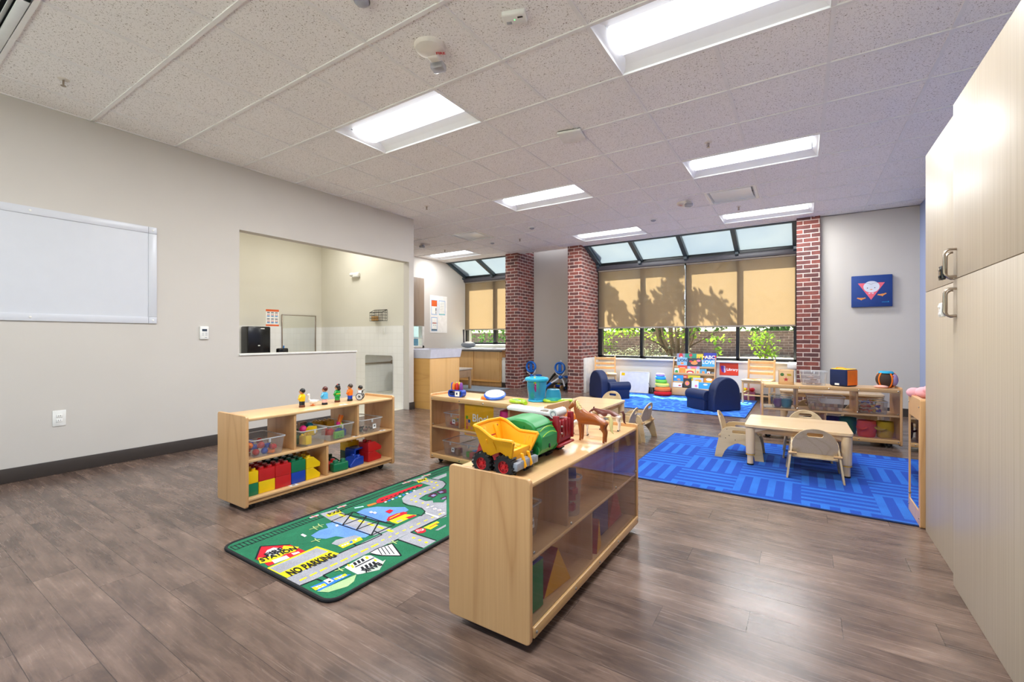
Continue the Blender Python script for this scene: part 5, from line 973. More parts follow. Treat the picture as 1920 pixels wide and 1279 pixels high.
# ------------------------------------------------------------------ trucks on the nearest shelf
TZ=.5945
MRED=pl('matte_red','#A81E26',.45); TYEL=pl('dump_yellow','#F7AE12',.4); TGRN=pl('garbage_green','#1F8A40',.4); TGRY=pl('truck_grey','#8E939C',.45); DRED=pl('fire_red','#8E0C18',.35); TWHT=pl('ladder_white','#DCDAD6',.4)
def wheel(parent,x,y,r,w,s):
    b=MB(); pr=[(r*.55,-w/2),(r*.92,-w/2),(r,-w/2+.006),(r,w/2-.006),(r*.92,w/2),(r*.55,w/2)]
    T=TR(x,y,r,PI/2); b.lathe(pr,BLACKR,n=28,T=T,closed=True)
    for k in range(16):
        a=2*PI*k/16; b.box(-.004,-.003,-w*.5,.004,.003,w*.5,BLACKR,T=T@Matrix.Rotation(a,4,'Z')@TR(r*.995,0,0))
    o=b.build('tyre',parent)
    b=MB(); sgn=s
    b.lathe([(r*.58,-w*.40),(r*.58,w*.40)],RED,n=24,T=T)
    b.cyl((x,y-w*.30,r),(x,y+w*.30,r),r*.57,RED,n=24); b.cyl((x,y+sgn*w*.30,r),(x,y+sgn*w*.46,r),r*.16,RED,n=16)
    for k in range(6):
        a=2*PI*k/6; b.sph((x+r*.36*math.cos(a),y+sgn*w*.31,r+r*.36*math.sin(a)),r*.085,DRED,u=8,v=6)
    b.tube([(x+r*.56*math.cos(2*PI*k/20),y+sgn*w*.42,r+r*.56*math.sin(2*PI*k/20)) for k in range(20)],r*.05,RED,n=6,closed=True)
    b.build('hub',o); return o
def cab(b,m,x0=-.150,w=.068):
    # rounded bonnet, wheel arch and cab, front toward -x; side view profile
    prof=[(x0+.010,.022)]+[(x0+.068+.058*math.cos(R(a)),.040+.062*math.sin(R(a))) for a in range(180,80,-12)]+[(x0+.086,.104),(x0+.090,.112),(x0+.092,.150),(x0+.118,.157),(x0+.135,.157),(x0+.135,.022)]
    arc_=[(x0+.055+.046*math.cos(R(a)),.040+.046*math.sin(R(a))) for a in range(0,181,15)]
    full=prof[:1]+prof[1:]
    b.prism([(x0+.135,.028)]+[(x0+.101,.028)]+arc_+[(x0+.006,.03)]+prof[1:-1],-w,w,m,axis='y')
def dump_truck(loc,rz):
    t=thing('toy_dump_truck',loc,rz,'toy dump truck, red cab and yellow bed, at the near end of the shelf','toy truck')
    b=MB(); x0=-.150; b.prism([(x0+.120,.028),(x0+.101,.028)]+[(x0+.055+.046*math.cos(R(a)),.040+.046*math.sin(R(a))) for a in range(0,181,15)]+[(x0+.006,.03),(x0+.006,.045)]+[(x0+.064+.058*math.cos(R(a)),.042+.060*math.sin(R(a))) for a in range(175,80,-12)]+[(x0+.120,.090)],-.066,.066,MRED,axis='y'); b.prism([(-.142,.07),(-.128,.112),(-.122,.132),(-.108,.134),(-.094,.08)],-.052,.052,MRED,axis='y'); b.build('cab',t,bev=.007)
    b=MB(); b.tube([(-.126,-.048,.125),(-.122,-.048,.150),(-.112,-.048,.165)],.0035,MRED,n=6); b.tube([(-.126,.048,.125),(-.122,.048,.150),(-.112,.048,.165)],.0035,MRED,n=6); b.tube([(-.126,-.048,.126),(-.126,.048,.126)],.003,BLACKP,n=6); b.build('cab_frame',t)
    b=MB(); b.box(-.165,-.055,.020,-.140,.055,.042,TGRY,r=.008); b.build('front_bumper',t)
    b=MB(); b.box(-.10,-.035,.035,.048,.035,.062,TGRY,r=.004); b.box(.040,-.075,.030,.055,.075,.062,TGRY,r=.005); b.box(.036,-.078,.032,.058,-.048,.060,TGRY,r=.004); b.box(.036,.048,.032,.058,.078,.060,TGRY,r=.004); b.build('chassis',t)
    for sy in (-1,1):
        b=MB(); b.prism([(.038,.085),(.050,.085),(.064,.040),(.056,.030)],sy*.022-.004,sy*.022+.004,TYEL,axis='y'); b.build('bed_strut',t,bev=.002)
    # bed: open-backed tub
    b=MB(); b.T=Matrix.Translation((-.066,0,0))@Matrix.Diagonal((.75,1,1,1)); T_=.005; w0,w1=.064,.088
    fl=[(-.030,.075),(.115,.066)]
    def side(s):
        lo=[(-.028,.060),(.03,.084),(.06,.092),(.09,.084),(.120,.060)]
        hi=[(.150,.136),(.045,.137),(.020,.145),(-.015,.160),(-.045,.172),(-.079,.177)]
        vi=[];vo=[]
        for x,z in lo: vi.append((x,s*w0,z)); vo.append((x,s*(w0+T_),z-.002))
        for x,z in hi: vi.append((x,s*w1,z)); vo.append((x,s*(w1+T_),z))
        a=[b.b.verts.new(b.T@Vector(p)) for p in vi]; c=[b.b.verts.new(b.T@Vector(p)) for p in vo]
        b.b.faces.new(a); b.b.faces.new(c[::-1])
        for i in range(len(a)):
            j=(i+1)%len(a); b.b.faces.new((a[i],c[i],c[j],a[j]))
        for f in b.b.faces: f.material_index=b.mi(TYEL)
        b.tube([(x,s*(w1+.003),z) for x,z in [(.154,.133),(.150,.140),(.045,.141),(.020,.149),(-.015,.164),(-.045,.176),(-.079,.181)]],.0068,TYEL,n=8)
        for x in (.085,.108,.130): b.cyl((x,s*(w1-.003),.125),(x-.004,s*(w0+.001),.075),.004,TYEL,n=8)
        for x in (.0,.04,.09): b.tube([(x,s*(w0+.006),.095),(x-.004,s*(w1+.003),.135)],.0035,TYEL,n=6)
        b.tube([(.120,s*w0,.066),(.154,s*(w1+.002),.137)],.006,TYEL,n=8)
    side(1); side(-1)
    def quad(p): 
        f=b.b.faces.new([b.b.verts.new(b.T@Vector(q)) for q in p]); f.material_index=b.mi(TYEL)
    for dz in (0,-.006): quad([(-.030,-w0-.004,.097+dz),(.125,-w0-.004,.095+dz),(.125,w0+.004,.095+dz),(-.030,w0+.004,.097+dz)])
    for dx in (0,-.006): quad([(-.028+dx,-w0,.072),(-.028+dx,w0,.072),(-.077+dx,w1,.178),(-.077+dx,-w1,.178)])
    b.box(.116,-w0,.060,.126,w0,.098,TYEL,r=.003)
    b.tube([(-.079,-w1,.181),(-.081,0,.185),(-.079,w1,.181)],.007,TYEL,n=8)
    for y in (-.03,0,.03): b.sph((.06,y,.097),(.04,.014,.010),TYEL,u=12,v=8)
    for y in (-.04,.04): b.box(-.006,-.012,-.05,.006,.012,.05,TYEL,r=.004,T=TR(-.050,y,.122,0,R(-24)))
    b.build('dump_bed',t)
    for x in (-.098,.0):
        for s in (-1,1): wheel(t,x,s*.062,.041,.040,s)
    return t
dump_truck((-.912,1.425,TZ),R(1))
t=thing('toy_garbage_truck',(-.992,1.622,TZ),R(2),'toy garbage truck with a rounded green body, middle of the three trucks','toy truck')
b=MB(); cab(b,TGRN,-.165,.062); b.build('cab',t,bev=.010)
b=MB(); prof=[(-.075,.055),(-.075,.165),(-.05,.176),(.0,.182),(.05,.178),(.085,.165),(.100,.150),(.130,.110),(.128,.062),(.110,.040),(.088,.034),(.07,.05)]
b.prism(prof,-.066,.066,TGRN,axis='y'); b.build('body',t,bev=.009)
b=MB()
for s in (-1,1):
    b.cyl((.095,s*.066,.062),(.095,s*.074,.062),.030,TGRN,n=24); b.cyl((.095,s*.074,.062),(.095,s*.0755,.062),.006,BLACKP,n=12)
    b.box(-.055,s*.0655-.002,.115,-.020,s*.0655+.002,.145,DGR,r=.003); b.box(-.010,s*.0655-.002,.115,.025,s*.0655+.002,.145,DGR,r=.003)
    b.tube([(.045,s*.067,.155),(.050,s*.068,.09),(.065,s*.068,.04)],.004,TGRN,n=6)
b.tube([(.101,-.064,.150),(.101,.064,.150)],.004,TGRN,n=6)
for z,dx in ((.135,.1165),(.115,.130)): b.tube([(dx,y,z+.012*(1-(y/.05)**2)) for y in (-.05,-.025,0,.025,.05)],.0016,LIM,n=6)
b.box(.126,-.004,.06,.133,.004,.078,BLACKP,r=.002)
b.build('tailgate_trim',t)
for x in (-.105,.040):
    for s in (-1,1): wheel(t,x,s*.052,.034,.030,s)
t.scale=(.93,1.2,1)
t=thing('toy_fire_truck',(-1.003,1.785,TZ),R(1),'dark red toy fire truck with a white ladder, furthest of the three trucks','toy truck')
b=MB(); cab(b,DRED,-.165,.060); b.build('cab',t,bev=.008)
b=MB(); b.prism([(-.06,.04),(-.06,.150),(.02,.158),(.075,.150),(.115,.150),(.122,.06),(.11,.045)],-.062,.062,DRED,axis='y')
for s in (-1,1):
    for x in (-.04,-.005,.03,.065): b.box(x,s*.0625-.003,.07,x+.022,s*.0625+.003,.135,DRED,r=.003)
for y in (-.045,-.015,.015,.045): b.box(.110,y-.009,.075,.124,y+.009,.150,DRED,r=.003)
for s in (-1,1): b.box(.10,s*.064-.006,.06,.13,s*.064+.006,.175,DRED,r=.004)
b.box(.095,-.066,.040,.134,.066,.052,DRED,r=.004)
for z in (.125,.095): b.cyl((.125,-.04,z),(.125,-.028,z),.005,CHROME,n=8)
b.build('body',t,bev=.003)
b=MB(); T=TR(-.01,0,.176,0,R(3))
for s in (-1,1): b.box(-.145,s*.032-.006,-.008,.09,s*.032+.006,.008,TWHT,r=.004,T=T)
b.box(-.145,-.032,-.004,.09,.032,.002,TWHT,T=T)
for k in range(15): b.box(-.12+k*.0155,-.028,.001,-.113+k*.0155,.028,.005,TWHT,r=.001,T=T)
b.cyl((.088,-.043,.178),(.088,.043,.178),.020,TWHT,n=20)
for s in (-1,1): b.tube([(.088+.012*math.cos(a*PI/6),s*.0435,.178+.012*math.sin(a*PI/6)) for a in range(12)],.002,TGRY,n=5,closed=True)
b.sph((-.155,0,.184),(.012,.036,.010),TWHT)
b.build('ladder',t); b=MB(); b.cyl((.02,0,.15),(.02,0,.182),.018,CHROME,n=16); b.build('ladder_mount',t)
for x in (-.105,.055):
    for s in (-1,1): wheel(t,x,s*.052,.034,.030,s)
t.scale=(1,1.15,1)
# ------------------------------------------------------------------ toy animals (skin modifier bodies, faces local -x)
def skin_body(name,parent,joints,edges,m,sub=2):
    me=bpy.data.meshes.new(name); me.from_pydata([j[0] for j in joints],edges,[]); me.materials.append(m)
    o=bpy.data.objects.new(name,me); col.objects.link(o)
    if parent: o.parent=parent
    sk=o.modifiers.new('skin','SKIN'); sk.use_smooth_shade=True
    if not me.skin_vertices: 
        bpy.context.view_layer.objects.active=o
    sv=me.skin_vertices[0].data if me.skin_vertices else None
    for i,j in enumerate(joints):
        r=j[1]; r=(r,r) if not hasattr(r,'__len__') else r
        sv[i].radius=r; sv[i].use_root=(i==0)
    q=o.modifiers.new('s','SUBSURF'); q.levels=sub; q.render_levels=sub
    # bake the modifiers so the body is one plain mesh
    bpy.context.view_layer.update()
    dg=bpy.context.evaluated_depsgraph_get(); me2=bpy.data.meshes.new_from_object(o.evaluated_get(dg))
    o.modifiers.clear(); o.data=me2
    for p in me2.polygons: p.use_smooth=True
    return o
def quadruped(loc,rz,label,sc,body,mane=None,head_up=True,hoof=None,name='toy_horse',cat='toy animal',patch=None,tailm=None,thick=1.0):
    t=thing(name,loc,rz,label,cat); t.scale=(sc*1.12,sc,sc)
    k=thick
    J=[((.33,0,.80),(.19*k,.19*k)),((.12,0,.77),(.18*k,.185*k)),((-.12,0,.76),(.185*k,.195*k)),((-.31,0,.80),(.17*k,.20*k))]
    E=[(0,1),(1,2),(2,3)]
    if head_up: neck=[((-.42,0,.97),(.105*k,.165*k)),((-.50,0,1.12),(.08*k,.125*k)),((-.55,0,1.25),(.075*k,.10*k)),((-.64,0,1.19),(.072,.085)),((-.74,0,1.08),(.050,.058)),((-.77,0,1.03),(.044,.046))]
    else: neck=[((-.47,0,.86),(.08*k,.12*k)),((-.60,0,.90),(.06*k,.09*k)),((-.68,0,.93),(.06*k,.07*k)),((-.77,0,.86),(.055,.06)),((-.86,0,.77),(.045,.045)),((-.89,0,.74),(.038,.038))]
    n0=len(J); J+=neck; E.append((3,n0)); E+=[(n0+i,n0+i+1) for i in range(5)]
    def leg(root,pts):
        s=len(J); J.extend(pts); E.append((root,s)); E.extend((s+i,s+i+1) for i in range(len(pts)-1))
    for s in (-1,1):
        leg(3,[((-.35,s*.09,.62),(.08,.10)),((-.35,s*.10,.40),(.050,.056)),((-.345,s*.10,.34),(.048,.050)),((-.345,s*.10,.12),(.036,.038)),((-.36,s*.10,.035),(.038,.036)),((-.37,s*.10,.012),(.042,.042))])
        leg(0,[((.38,s*.09,.62),(.10,.13)),((.35,s*.10,.48),(.07,.085)),((.42,s*.10,.36),(.048,.052)),((.40,s*.10,.13),(.036,.038)),((.40,s*.10,.035),(.038,.036)),((.385,s*.10,.012),(.042,.042))])
    skin_body('body',t,J,E,body)
    h=neck[2][0]
    b=MB()
    for s in (-1,1): b.lathe([(.024,0),(.020,.05),(.0,.09)],body,n=8,T=TR(h[0]+.0,s*.04,h[2]+.045,0,R(8)))
    b.build('ears',t)
    b=MB(); e=neck[3][0]
    for s in (-1,1): b.sph((e[0]+.01,s*.052,e[2]+.02),.013,BLACKP,u=8,v=6)
    b.build('eyes',t)
    tm=tailm or mane
    if tm:
        b=MB(); b.tube([(.46,0,.88),(.55,0,.90),(.60,0,.78),(.60,0,.60),(.62,0,.42),(.68,0,.34)],.04,tm,n=10,rs=[.03,.05,.06,.055,.04,.012]); b.build('tail',t)
    if mane:
        b=MB(); 
        for i in range(12):
            f=i/11; x=-.56+f*.26; z=1.32-f*.36
            b.tube([(x,0,z),(x+.05,(-1)**i*.04,z+.0),(x+.075,(-1)**i*.075,z-.09),(x+.05,(-1)**i*.085,z-.17)],.028,mane,n=8,rs=[.02,.034,.028,.006])
        b.tube([(-.60,0,1.33),(-.66,0,1.30),(-.70,0,1.22)],.02,mane,n=6,rs=[.02,.022,.006])
        b.build('mane',t)
    if hoof:
        b=MB()
        for x in (-.37,.385):
            for s in (-1,1): b.cyl((x,s*.10,-.003),(x,s*.10,.045),.047,hoof,r2=.040,n=12)
        b.build('hooves',t)
    return t
HB=pl('horse_brown','#98521F',.3); MN=pl('mane_cream','#E8DC96',.5)
quadruped((-.870,2.066,TZ),R(0),'brown toy horse with a cream mane and tail on the nearest shelf',.145,HB,MN,thick=1.14)
# brown and white horse behind, mostly hidden
def patchmat():
    m,nt,ns,ls=newmat('pinto_coat'); b=N(ns,'ShaderNodeBsdfPrincipled'); o=N(ns,'ShaderNodeOutputMaterial'); ls.new(b.outputs[0],o.inputs[0])
    n=N(ns,'ShaderNodeTexNoise'); n.inputs['Scale'].default_value=3.2; n.inputs['Detail'].default_value=0; ls.new(coords(ns,ls),n.inputs['Vector'])
    tc=N(ns,'ShaderNodeTexCoord'); sp=N(ns,'ShaderNodeSeparateXYZ'); ls.new(tc.outputs['Object'],sp.inputs[0])
    mr=N(ns,'ShaderNodeMapRange'); mr.inputs['From Min'].default_value=.55; mr.inputs['From Max'].default_value=.95; ls.new(sp.outputs[2],mr.inputs[0])
    ad=N(ns,'ShaderNodeMath',operation='ADD'); ls.new(mr.outputs[0],ad.inputs[0]); ls.new(n.outputs[0],ad.inputs[1])
    r=ramp(ns,ls,ad.outputs[0],[(.0,lin('#E6E0DA')),(.93,lin('#E6E0DA')),(.95,lin('#6A3428')),(1,lin('#6A3428'))]); ls.new(r,b.inputs['Base Color']); b.inputs['Roughness'].default_value=.35; return m
PINTO=patchmat()
quadruped((-.898,2.377,TZ),R(6),'brown and white toy horse behind the plain brown one',.118,PINTO,None,head_up=False,hoof=BLACKP,tailm=pl('tail_maroon','#5A2820'))
quadruped((-.985,2.185,TZ),R(195),'white toy animal with black hooves behind the brown horse',.09,pl('lamb_white','#E8E6E2'),None,head_up=True,hoof=BLACKP,name='toy_lamb',thick=1.2)
quadruped((-1.06,2.27,TZ),R(30),'small orange-maned toy animal behind the brown horse\'s neck',.10,pl('fox_orange','#C8742A'),None,head_up=True,hoof=BLACKP,name='toy_foal')
# ------------------------------------------------------------------ inside the nearest shelf
def prismtoy(loc,rz,base,h,depth,mf,ms,label,name='foam_wedge'):
    """triangular foam block: triangle faces one colour, sides another"""
    b=MB(); w=base/2
    b.prism([(-w,0),(w,0),(0,h)],-depth/2,depth/2,ms,axis='y')
    for f in b.b.faces:
        if abs(f.normal.y)>.9 or len(f.verts)==3: f.material_index=b.mi(mf)
    o=b.build(name,loc=loc,rot=rz,bev=.003); return tag(o,label,'foam block')
FB=pl('foam_blue','#20389A',.6); FG=pl('foam_green','#1E8A4A',.6); FY=pl('foam_yellow','#F0AE10',.6); FR=pl('foam_red','#B8202A',.6); FO=pl('foam_orange','#C8521E',.6); FP=pl('foam_purple','#4A2E7E',.6)
bz0=.087
t=thing('foam_cube',B_(-.51,-.045,bz0),PI/2+R(-3),'blue and green foam cube at the near bottom of the nearest shelf','foam block')
b=MB(); b.box(-.062,-.10,0,.066,.08,.185,FB,r=.004); b.box(-.058,-.1018,.004,.062,-.1002,.181,FG,r=.0005); b.build('block',t)
prismtoy(B_(-.31,-.06,bz0),PI/2+R(-6),.20,.165,.17,FY,FR,'yellow-ended red triangular foam block, left compartment of the nearest shelf')
prismtoy(B_(-.42,.05,bz0),PI/2+R(25),.22,.20,.10,FO,FO,'orange triangular foam block behind the blue and green cube')
prismtoy(B_(.075,-.11,bz0),PI/2+R(10),.10,.15,.10,FY,FR,'small yellow and red triangular foam block right of the divider')
t=thing('foam_cube',B_(.24,-.01,bz0),PI/2,'purple foam block with a red top, right part of the nearest shelf','foam block')
b=MB(); b.box(-.10,-.10,0,.09,.10,.165,FP,r=.004); b.box(-.095,-.095,.165,.085,.095,.169,FR,r=.001); b.build('block',t)
prismtoy(B_(.44,.0,bz0),PI/2,.22,.20,.22,FR,FR,'red foam wedge at the far end of the nearest shelf')
bin_thing(B_(-.48,.02,.3305),PI/2,.19,.25,.13,'empty-looking clear bin with a card inside the near compartment of the nearest shelf')
bin_thing(B_(.42,.03,.3305),PI/2,.18,.24,.15,'clear bin in the far upper compartment of the nearest shelf')
t=thing('clear_jar',B_(-.15,-.117,.3305),0,'tall clear jar of red pieces with a blue piece on top','jar')
b=MB(); b.lathe([(0,.001),(.038,.001),(.041,.004),(.049,.165),(.052,.168)],BINP,n=28); b.build('jar_body',t)
b=MB(); b.lathe([(.049,.158),(.054,.160),(.054,.168),(.050,.169)],RIMP,n=28); b.build('rim',t)
for i,(x,y,z) in enumerate(((-.01,0,.02),(.014,.01,.055),(-.008,-.01,.09),(.008,.0,.12))):
    toy_brick(B_(-.15+x,-.122+y,.3305+z),i*.7,.042,.034,.028,RED,'red piece inside the tall clear jar',2,2,'red pieces in the tall jar')
cube_(B_(-.145,-.12,.3305+.165),.5,.042,FB,'dark blue piece poking out of the tall clear jar',h=.03,tilt=.4)
# ------------------------------------------------------------------ on and in the shelf behind the trucks (C)
AQ=pl('aqua','#1FA5CF',.35)
t=thing('egg_paddle_set',C_(.265,-.115,.5945),CA+R(10),'blue caddy of coloured paddles at the left end of the middle shelf','toy')
b=MB(); b.prism(rrect(-.075,.0,.075,.062,.025,6),-.032,.032,BLU,axis='y',holes=[rrect(-.062,.012,.062,.050,.018,6)]); b.box(-.062,-.028,.004,.062,.028,.04,pl('deep_blue','#12285E'),r=.006); b.build('caddy',t,bev=.004)
b=MB(); b.box(.0,-.0345,.008,.045,-.032,.052,CARD); b.box(.012,-.0352,.022,.026,-.0344,.04,pl('deep_blue','#12285E')); b.build('label',t)
for i,(c,x,y) in enumerate((('blue',-.045,.0),('orange',-.022,-.018),('lime',-.015,.015),('red',.010,-.015),('yellow',.012,.018),('purple',.042,.0))):
    b=MB(); b.lathe([(0,.045),(.010,.048),(.016,.075),(.014,.112),(.007,.124),(0,.126)],CN[c],n=14,T=TR(x,y,0)); o=b.build('paddle',t); o['label']='%s paddle'%c
def C2(x,y): return (x,y,.5945)
t=thing('toy_drum',C2(-2.155,3.06),R(0),'blue and white toy drum tilted on an orange disc on the middle shelf','toy')
b=MB(); T=TR(.0,-.005,.034,R(15),R(8)); b.lathe([(0,-.014),(.080,-.014),(.090,-.008),(.092,.004),(.085,.012),(.080,.013)],pl('drum_blue','#2A62C8'),n=36,T=T); b.build('drum_body',t)
b=MB(); b.lathe([(.081,.0125),(.079,.015),(0,.016)],pl('drum_skin','#C9CCD8'),n=36,T=T)
for i in range(9): b.box(-.006,-.0015,0,.004,.0015,.0004,pl('drum_dots','#4A5690'),T=T@TR(.02+i*.006*(1 if i%2 else .6),-.05+i*.011,.0162))
b.build('drum_skin',t)
b=MB(); b.lathe([(0,0),(.070,0),(.073,.004),(.073,.016),(.070,.020),(0,.020)],ORG,n=32); tag(b.build('toy_tambourine',loc=C2(-2.205,3.05)),'flat orange disc under the tilted blue drum','toy')
MESH=clear('aqua_mesh','#8CD8EE',haze=.42,hazecol='#58C0E4',rough=.3,ior=1.1)
t=thing('mesh_basket',C2(-1.80,3.14),0,'aqua mesh basket full of bath toys on the middle shelf','basket')
b=MB(); b.tube([(.082*math.cos(a*PI/14),.082*math.sin(a*PI/14),.178) for a in range(28)],.0155,AQ,n=10,closed=True); b.build('foam_ring',t)
b=MB(); b.lathe([(0,.0),(.070,0),(.074,.006),(.070,.014),(0,.016)],AQ,n=28); b.build('base',t)
b=MB(); n=28; r0=[]; 
lv=[(.066,.012),(.070,.06),(.078,.12),(.080,.172)]; rings=[]
for r_,z in lv: rings.append([b.b.verts.new(((r_+.004*math.sin(5*a*2*PI/n+z*60))*math.cos(a*2*PI/n),(r_+.004*math.sin(5*a*2*PI/n+z*60))*math.sin(a*2*PI/n),z)) for a in range(n)])
for p,q in zip(rings,rings[1:]):
    for i in range(n):
        if i%7==1: continue
        f=b.b.faces.new((p[i],p[(i+1)%n],q[(i+1)%n],q[i])); f.smooth=True
b.mi(MESH); b.build('mesh_side',t)
for i,(x,y,z,c,r_) in enumerate(((-.02,-.035,.02,'lime',.02),(.02,.0,.03,'teal',.024),(-.01,.01,.07,'pink',.022),(.03,-.03,.10,'lime',.018),(-.03,-.02,.10,'ochre',.02),(.0,-.03,.14,'yellow',.018),(.02,.03,.08,'purple',.02),(.03,-.01,.05,'red',.016))):
    b=MB(); b.sph((0,0,r_*1.4),(r_*.8,r_*.8,r_*1.4),CN[c],u=12,v=8); b.sph((0,-r_*.2,r_*2.7),r_*.5,CN[c],u=10,v=6)
    tag(b.build('bath_toy',loc=(-1.80+x,3.14+y,.5945+z)),'%s bath toy standing inside the aqua mesh basket'%c,'toy','bath toys in the mesh basket')
def net(loc,rz,label,pocket,aq):
    t=thing('toy_net',loc,rz,label,'toy net'); t.scale=(1.3,1.3,1.15)
    b=MB(); pts=[(.055*math.cos(R(a)),.038*math.sin(R(a)),.012) for a in range(20,341,20)]; b.tube(pts,.011,LIM,n=8,closed=True); b.tube([(.045,.0,.012),(.08,-.008,.013),(.115,-.018,.014)],.0125,LIM,n=8); b.build('net_frame',t)
    b=MB()
    if pocket: 
        b.lathe([(.050,.014),(.048,.03),(.046,.06),(.038,.088),(.02,.093)],MESH,n=20)
    else: b.sph((-.01,.0,.008),(.05,.036,.010),MESH,u=16,v=8); b.tube([(-.05,-.02,.006),(.0,-.035,.006),(.04,-.02,.006)],.009,AQ,n=8)
    b.build('net_pocket',t)
net(C2(-1.885,2.985),R(-25),'green-rimmed toy net lying at the front of the middle shelf',False,True)
net(C2(-1.665,3.17),R(35),'green-rimmed toy net with its blue pocket standing up, right end of the middle shelf',True,True)
# sign and contents seen through its clear panel
def sign(name,loc,rz,w,h,m,label,cat='sign'):
    t=thing(name,loc,rz,label,cat); b=MB(); b.box(-w/2,-.001,0,w/2,.001,h,m); b.build('board',t); return t
SY=pm('sign_yellow','#F6B410',.45,var=.08,scale=9); 
t=sign('blocks_sign',C_(.56,-.171,.292),CA,.31,.265,SY,'yellow sign reading Blocks behind the clear panel of the middle shelf')
b=MB(); b.text('Blocks',.088,face_my(.045,-.0016,.150),pm('ink_white','#F4F2EC',.5),bold=.0012)
for (x,z,c) in ((-.140,.137,'#5EA82A'),(-.115,.108,'#1F5A9A'),(-.140,.108,'#E8946A'),(-.140,.08,'#E07A5A'),(-.115,.080,'#F0A070'),(-.09,.052,'#E8946A'),(-.140,.052,'#D86A58')): b.box(x,-.0016,z,x+.024,-.0012,z+.026,pm('sq'+c,c,.5))
b.box(-.14,-.0014,.008,.14,-.0012,.04,pm('sq_peach','#EDA278',.5)); b.build('lettering',t)
t=thing('pink_drum',C_(.79,-.10,.3305),CA,'glossy magenta tub beside the Blocks sign','toy'); b=MB(); b.lathe([(0,0),(.055,0),(.058,.01),(.058,.13),(.05,.19),(.0,.205)],PNK,n=24); b.box(-.05,-.06,.0,.05,-.045,.10,RED,r=.01); b.build('tub',t)
bin_thing(C_(.245,-.03,.3305),CA,.19,.27,.125,'clear bin of fruit toys in the left upper compartment of the middle shelf')
for i,(x,y,z,c) in enumerate(((.20,-.10,0,'red'),(.225,-.09,.03,'yellow'),(.26,-.11,.0,'orange'),(.27,-.05,.03,'teal'),(.29,-.09,.04,'sky blue'),(.25,-.02,.04,'blue'),(.21,-.03,.035,'orange'))):
    b=MB(); b.sph((0,0,.02),(.032,.02,.018),CN[c],u=12,v=8); b.cyl((.028,0,.022),(.04,0,.026),.004,CN[c],n=6)
    tag(b.build('toy_fruit',loc=C_(x,y,.337+z),rot=i),'%s fruit-shaped toy in the left upper bin of the middle shelf'%c,'toy','fruit toys in the clear bin')
b=MB(); b.sph((0,0,0),(.018,.018,.010),BLACKP); tag(b.build('black_bead',loc=C_(.30,-.05,.337+.115)),'black bead on top of the fruit bin','toy')
bin_thing(C_(.235,-.03,.0865),CA,.20,.27,.125,'clear labelled bin of wooden pieces at bottom left of the middle shelf'); bin_thing(C_(.445,-.03,.0865),CA,.20,.27,.125,'clear bin of green and red cubes beside the bin of wooden pieces',False)
WD=pm('toy_wood','#B08060',.5)
for i,(x,y,c,n_) in enumerate(((.19,-.11,WD,'tan'),(.22,-.10,pm('toy_wood2','#8A5A60',.5),'mauve'),(.27,-.11,WD,'tan'),(.25,-.06,pm('toy_wood3','#A06070',.5),'rose'))): cube_(C_(x,y,.0935),CA,.034,c,'%s wooden block in the bottom left bin of the middle shelf'%n_,h=.045,group='wooden blocks in the bin')
for i,(x,y,c,n_) in enumerate(((.405,-.11,pl('cube_green','#5CB030'),'lime green'),(.45,-.12,pl('cube_red','#D0484C'),'coral red'),(.495,-.11,pl('cube_green','#5CB030'),'lime green'),(.42,-.05,pl('cube_blue','#4A8AC8'),'blue'))): cube_(C_(x,y,.0935),CA,.042,c,'%s cube in the right bottom bin of the middle shelf'%n_,h=.046,group='cubes in the bin')
# ------------------------------------------------------------------ on and in the right-hand shelf (D)
t=thing('shape_sorter',D_(.245,-.06,.5945),DA+R(-6),'natural wooden shape sorter box with green, yellow and red holes','toy')
b=MB(); w=.072
for q in ((-w,-w,0,w,-w+.008,.155),(-w,w-.008,0,w,w,.155),(-w,-w,0,-w+.008,w,.155),(w-.008,-w,0,w,w,.155),(-w,-w,.0,w,w,.008),(-w+.006,-w+.006,.138,w-.006,w-.006,.146)): b.box(*q,MAPX,r=.0015)
b.build('box_body',t)
b=MB(); b.cyl((-.036,-w-.0006,.108),(-.036,-w+.001,.108),.018,pl('sort_green','#3E6A2C'),n=20); b.build('round_hole',t)
b=MB(); b.prism([(.006,.118),(.046,.118),(.052,.096),(.014,.096)],-w-.0006,-w+.001,pl('sort_yellow','#B89818'),axis='y'); b.build('slanted_hole',t)
b=MB(); b.prism([(.0+ (.026 if k%2==0 else .011)*math.sin(k*PI/5), .055+(.026 if k%2==0 else .011)*math.cos(k*PI/5)) for k in range(10)],-w-.0006,-w+.001,pl('sort_red','#B01822'),axis='y'); b.build('star_hole',t)
bin_thing(D_(.495,-.035,.5945),DA,.24,.20,.155,'clear bin of wooden toy dishes on top of the right-hand shelf',False)
for i,(x,z) in enumerate(((.46,.006),(.54,.006),(.50,.05),(.47,.075))):
    b=MB(); b.lathe([(0,0),(.025,.0),(.036,.014),(.034,.015),(.022,.004),(0,.004)],pm('rose_wood','#A08078',.5),n=18); tag(b.build('toy_dish',loc=D_(x,-.05,.5945+z+.003)),'rosy toy dish inside the clear bin on top of the right-hand shelf','toy dish','toy dishes in the bin')
NV=pm('navy_fabric','#14224A',.9,bump=.3,bscale=500); FOR_=pm('orange_fabric','#F07818',.9,bump=.3,bscale=500); FYE=pm('yellow_fabric','#F2B822',.9,bump=.3,bscale=500)
t=thing('fabric_cube',D_(.77,-.02,.5945),DA+R(-42),'soft fabric cube with navy, orange and yellow sides on the right-hand shelf','soft toy')
b=MB(); b.box(-.092,-.092,0,.092,.092,.185,NV,r=.022,seg=4)
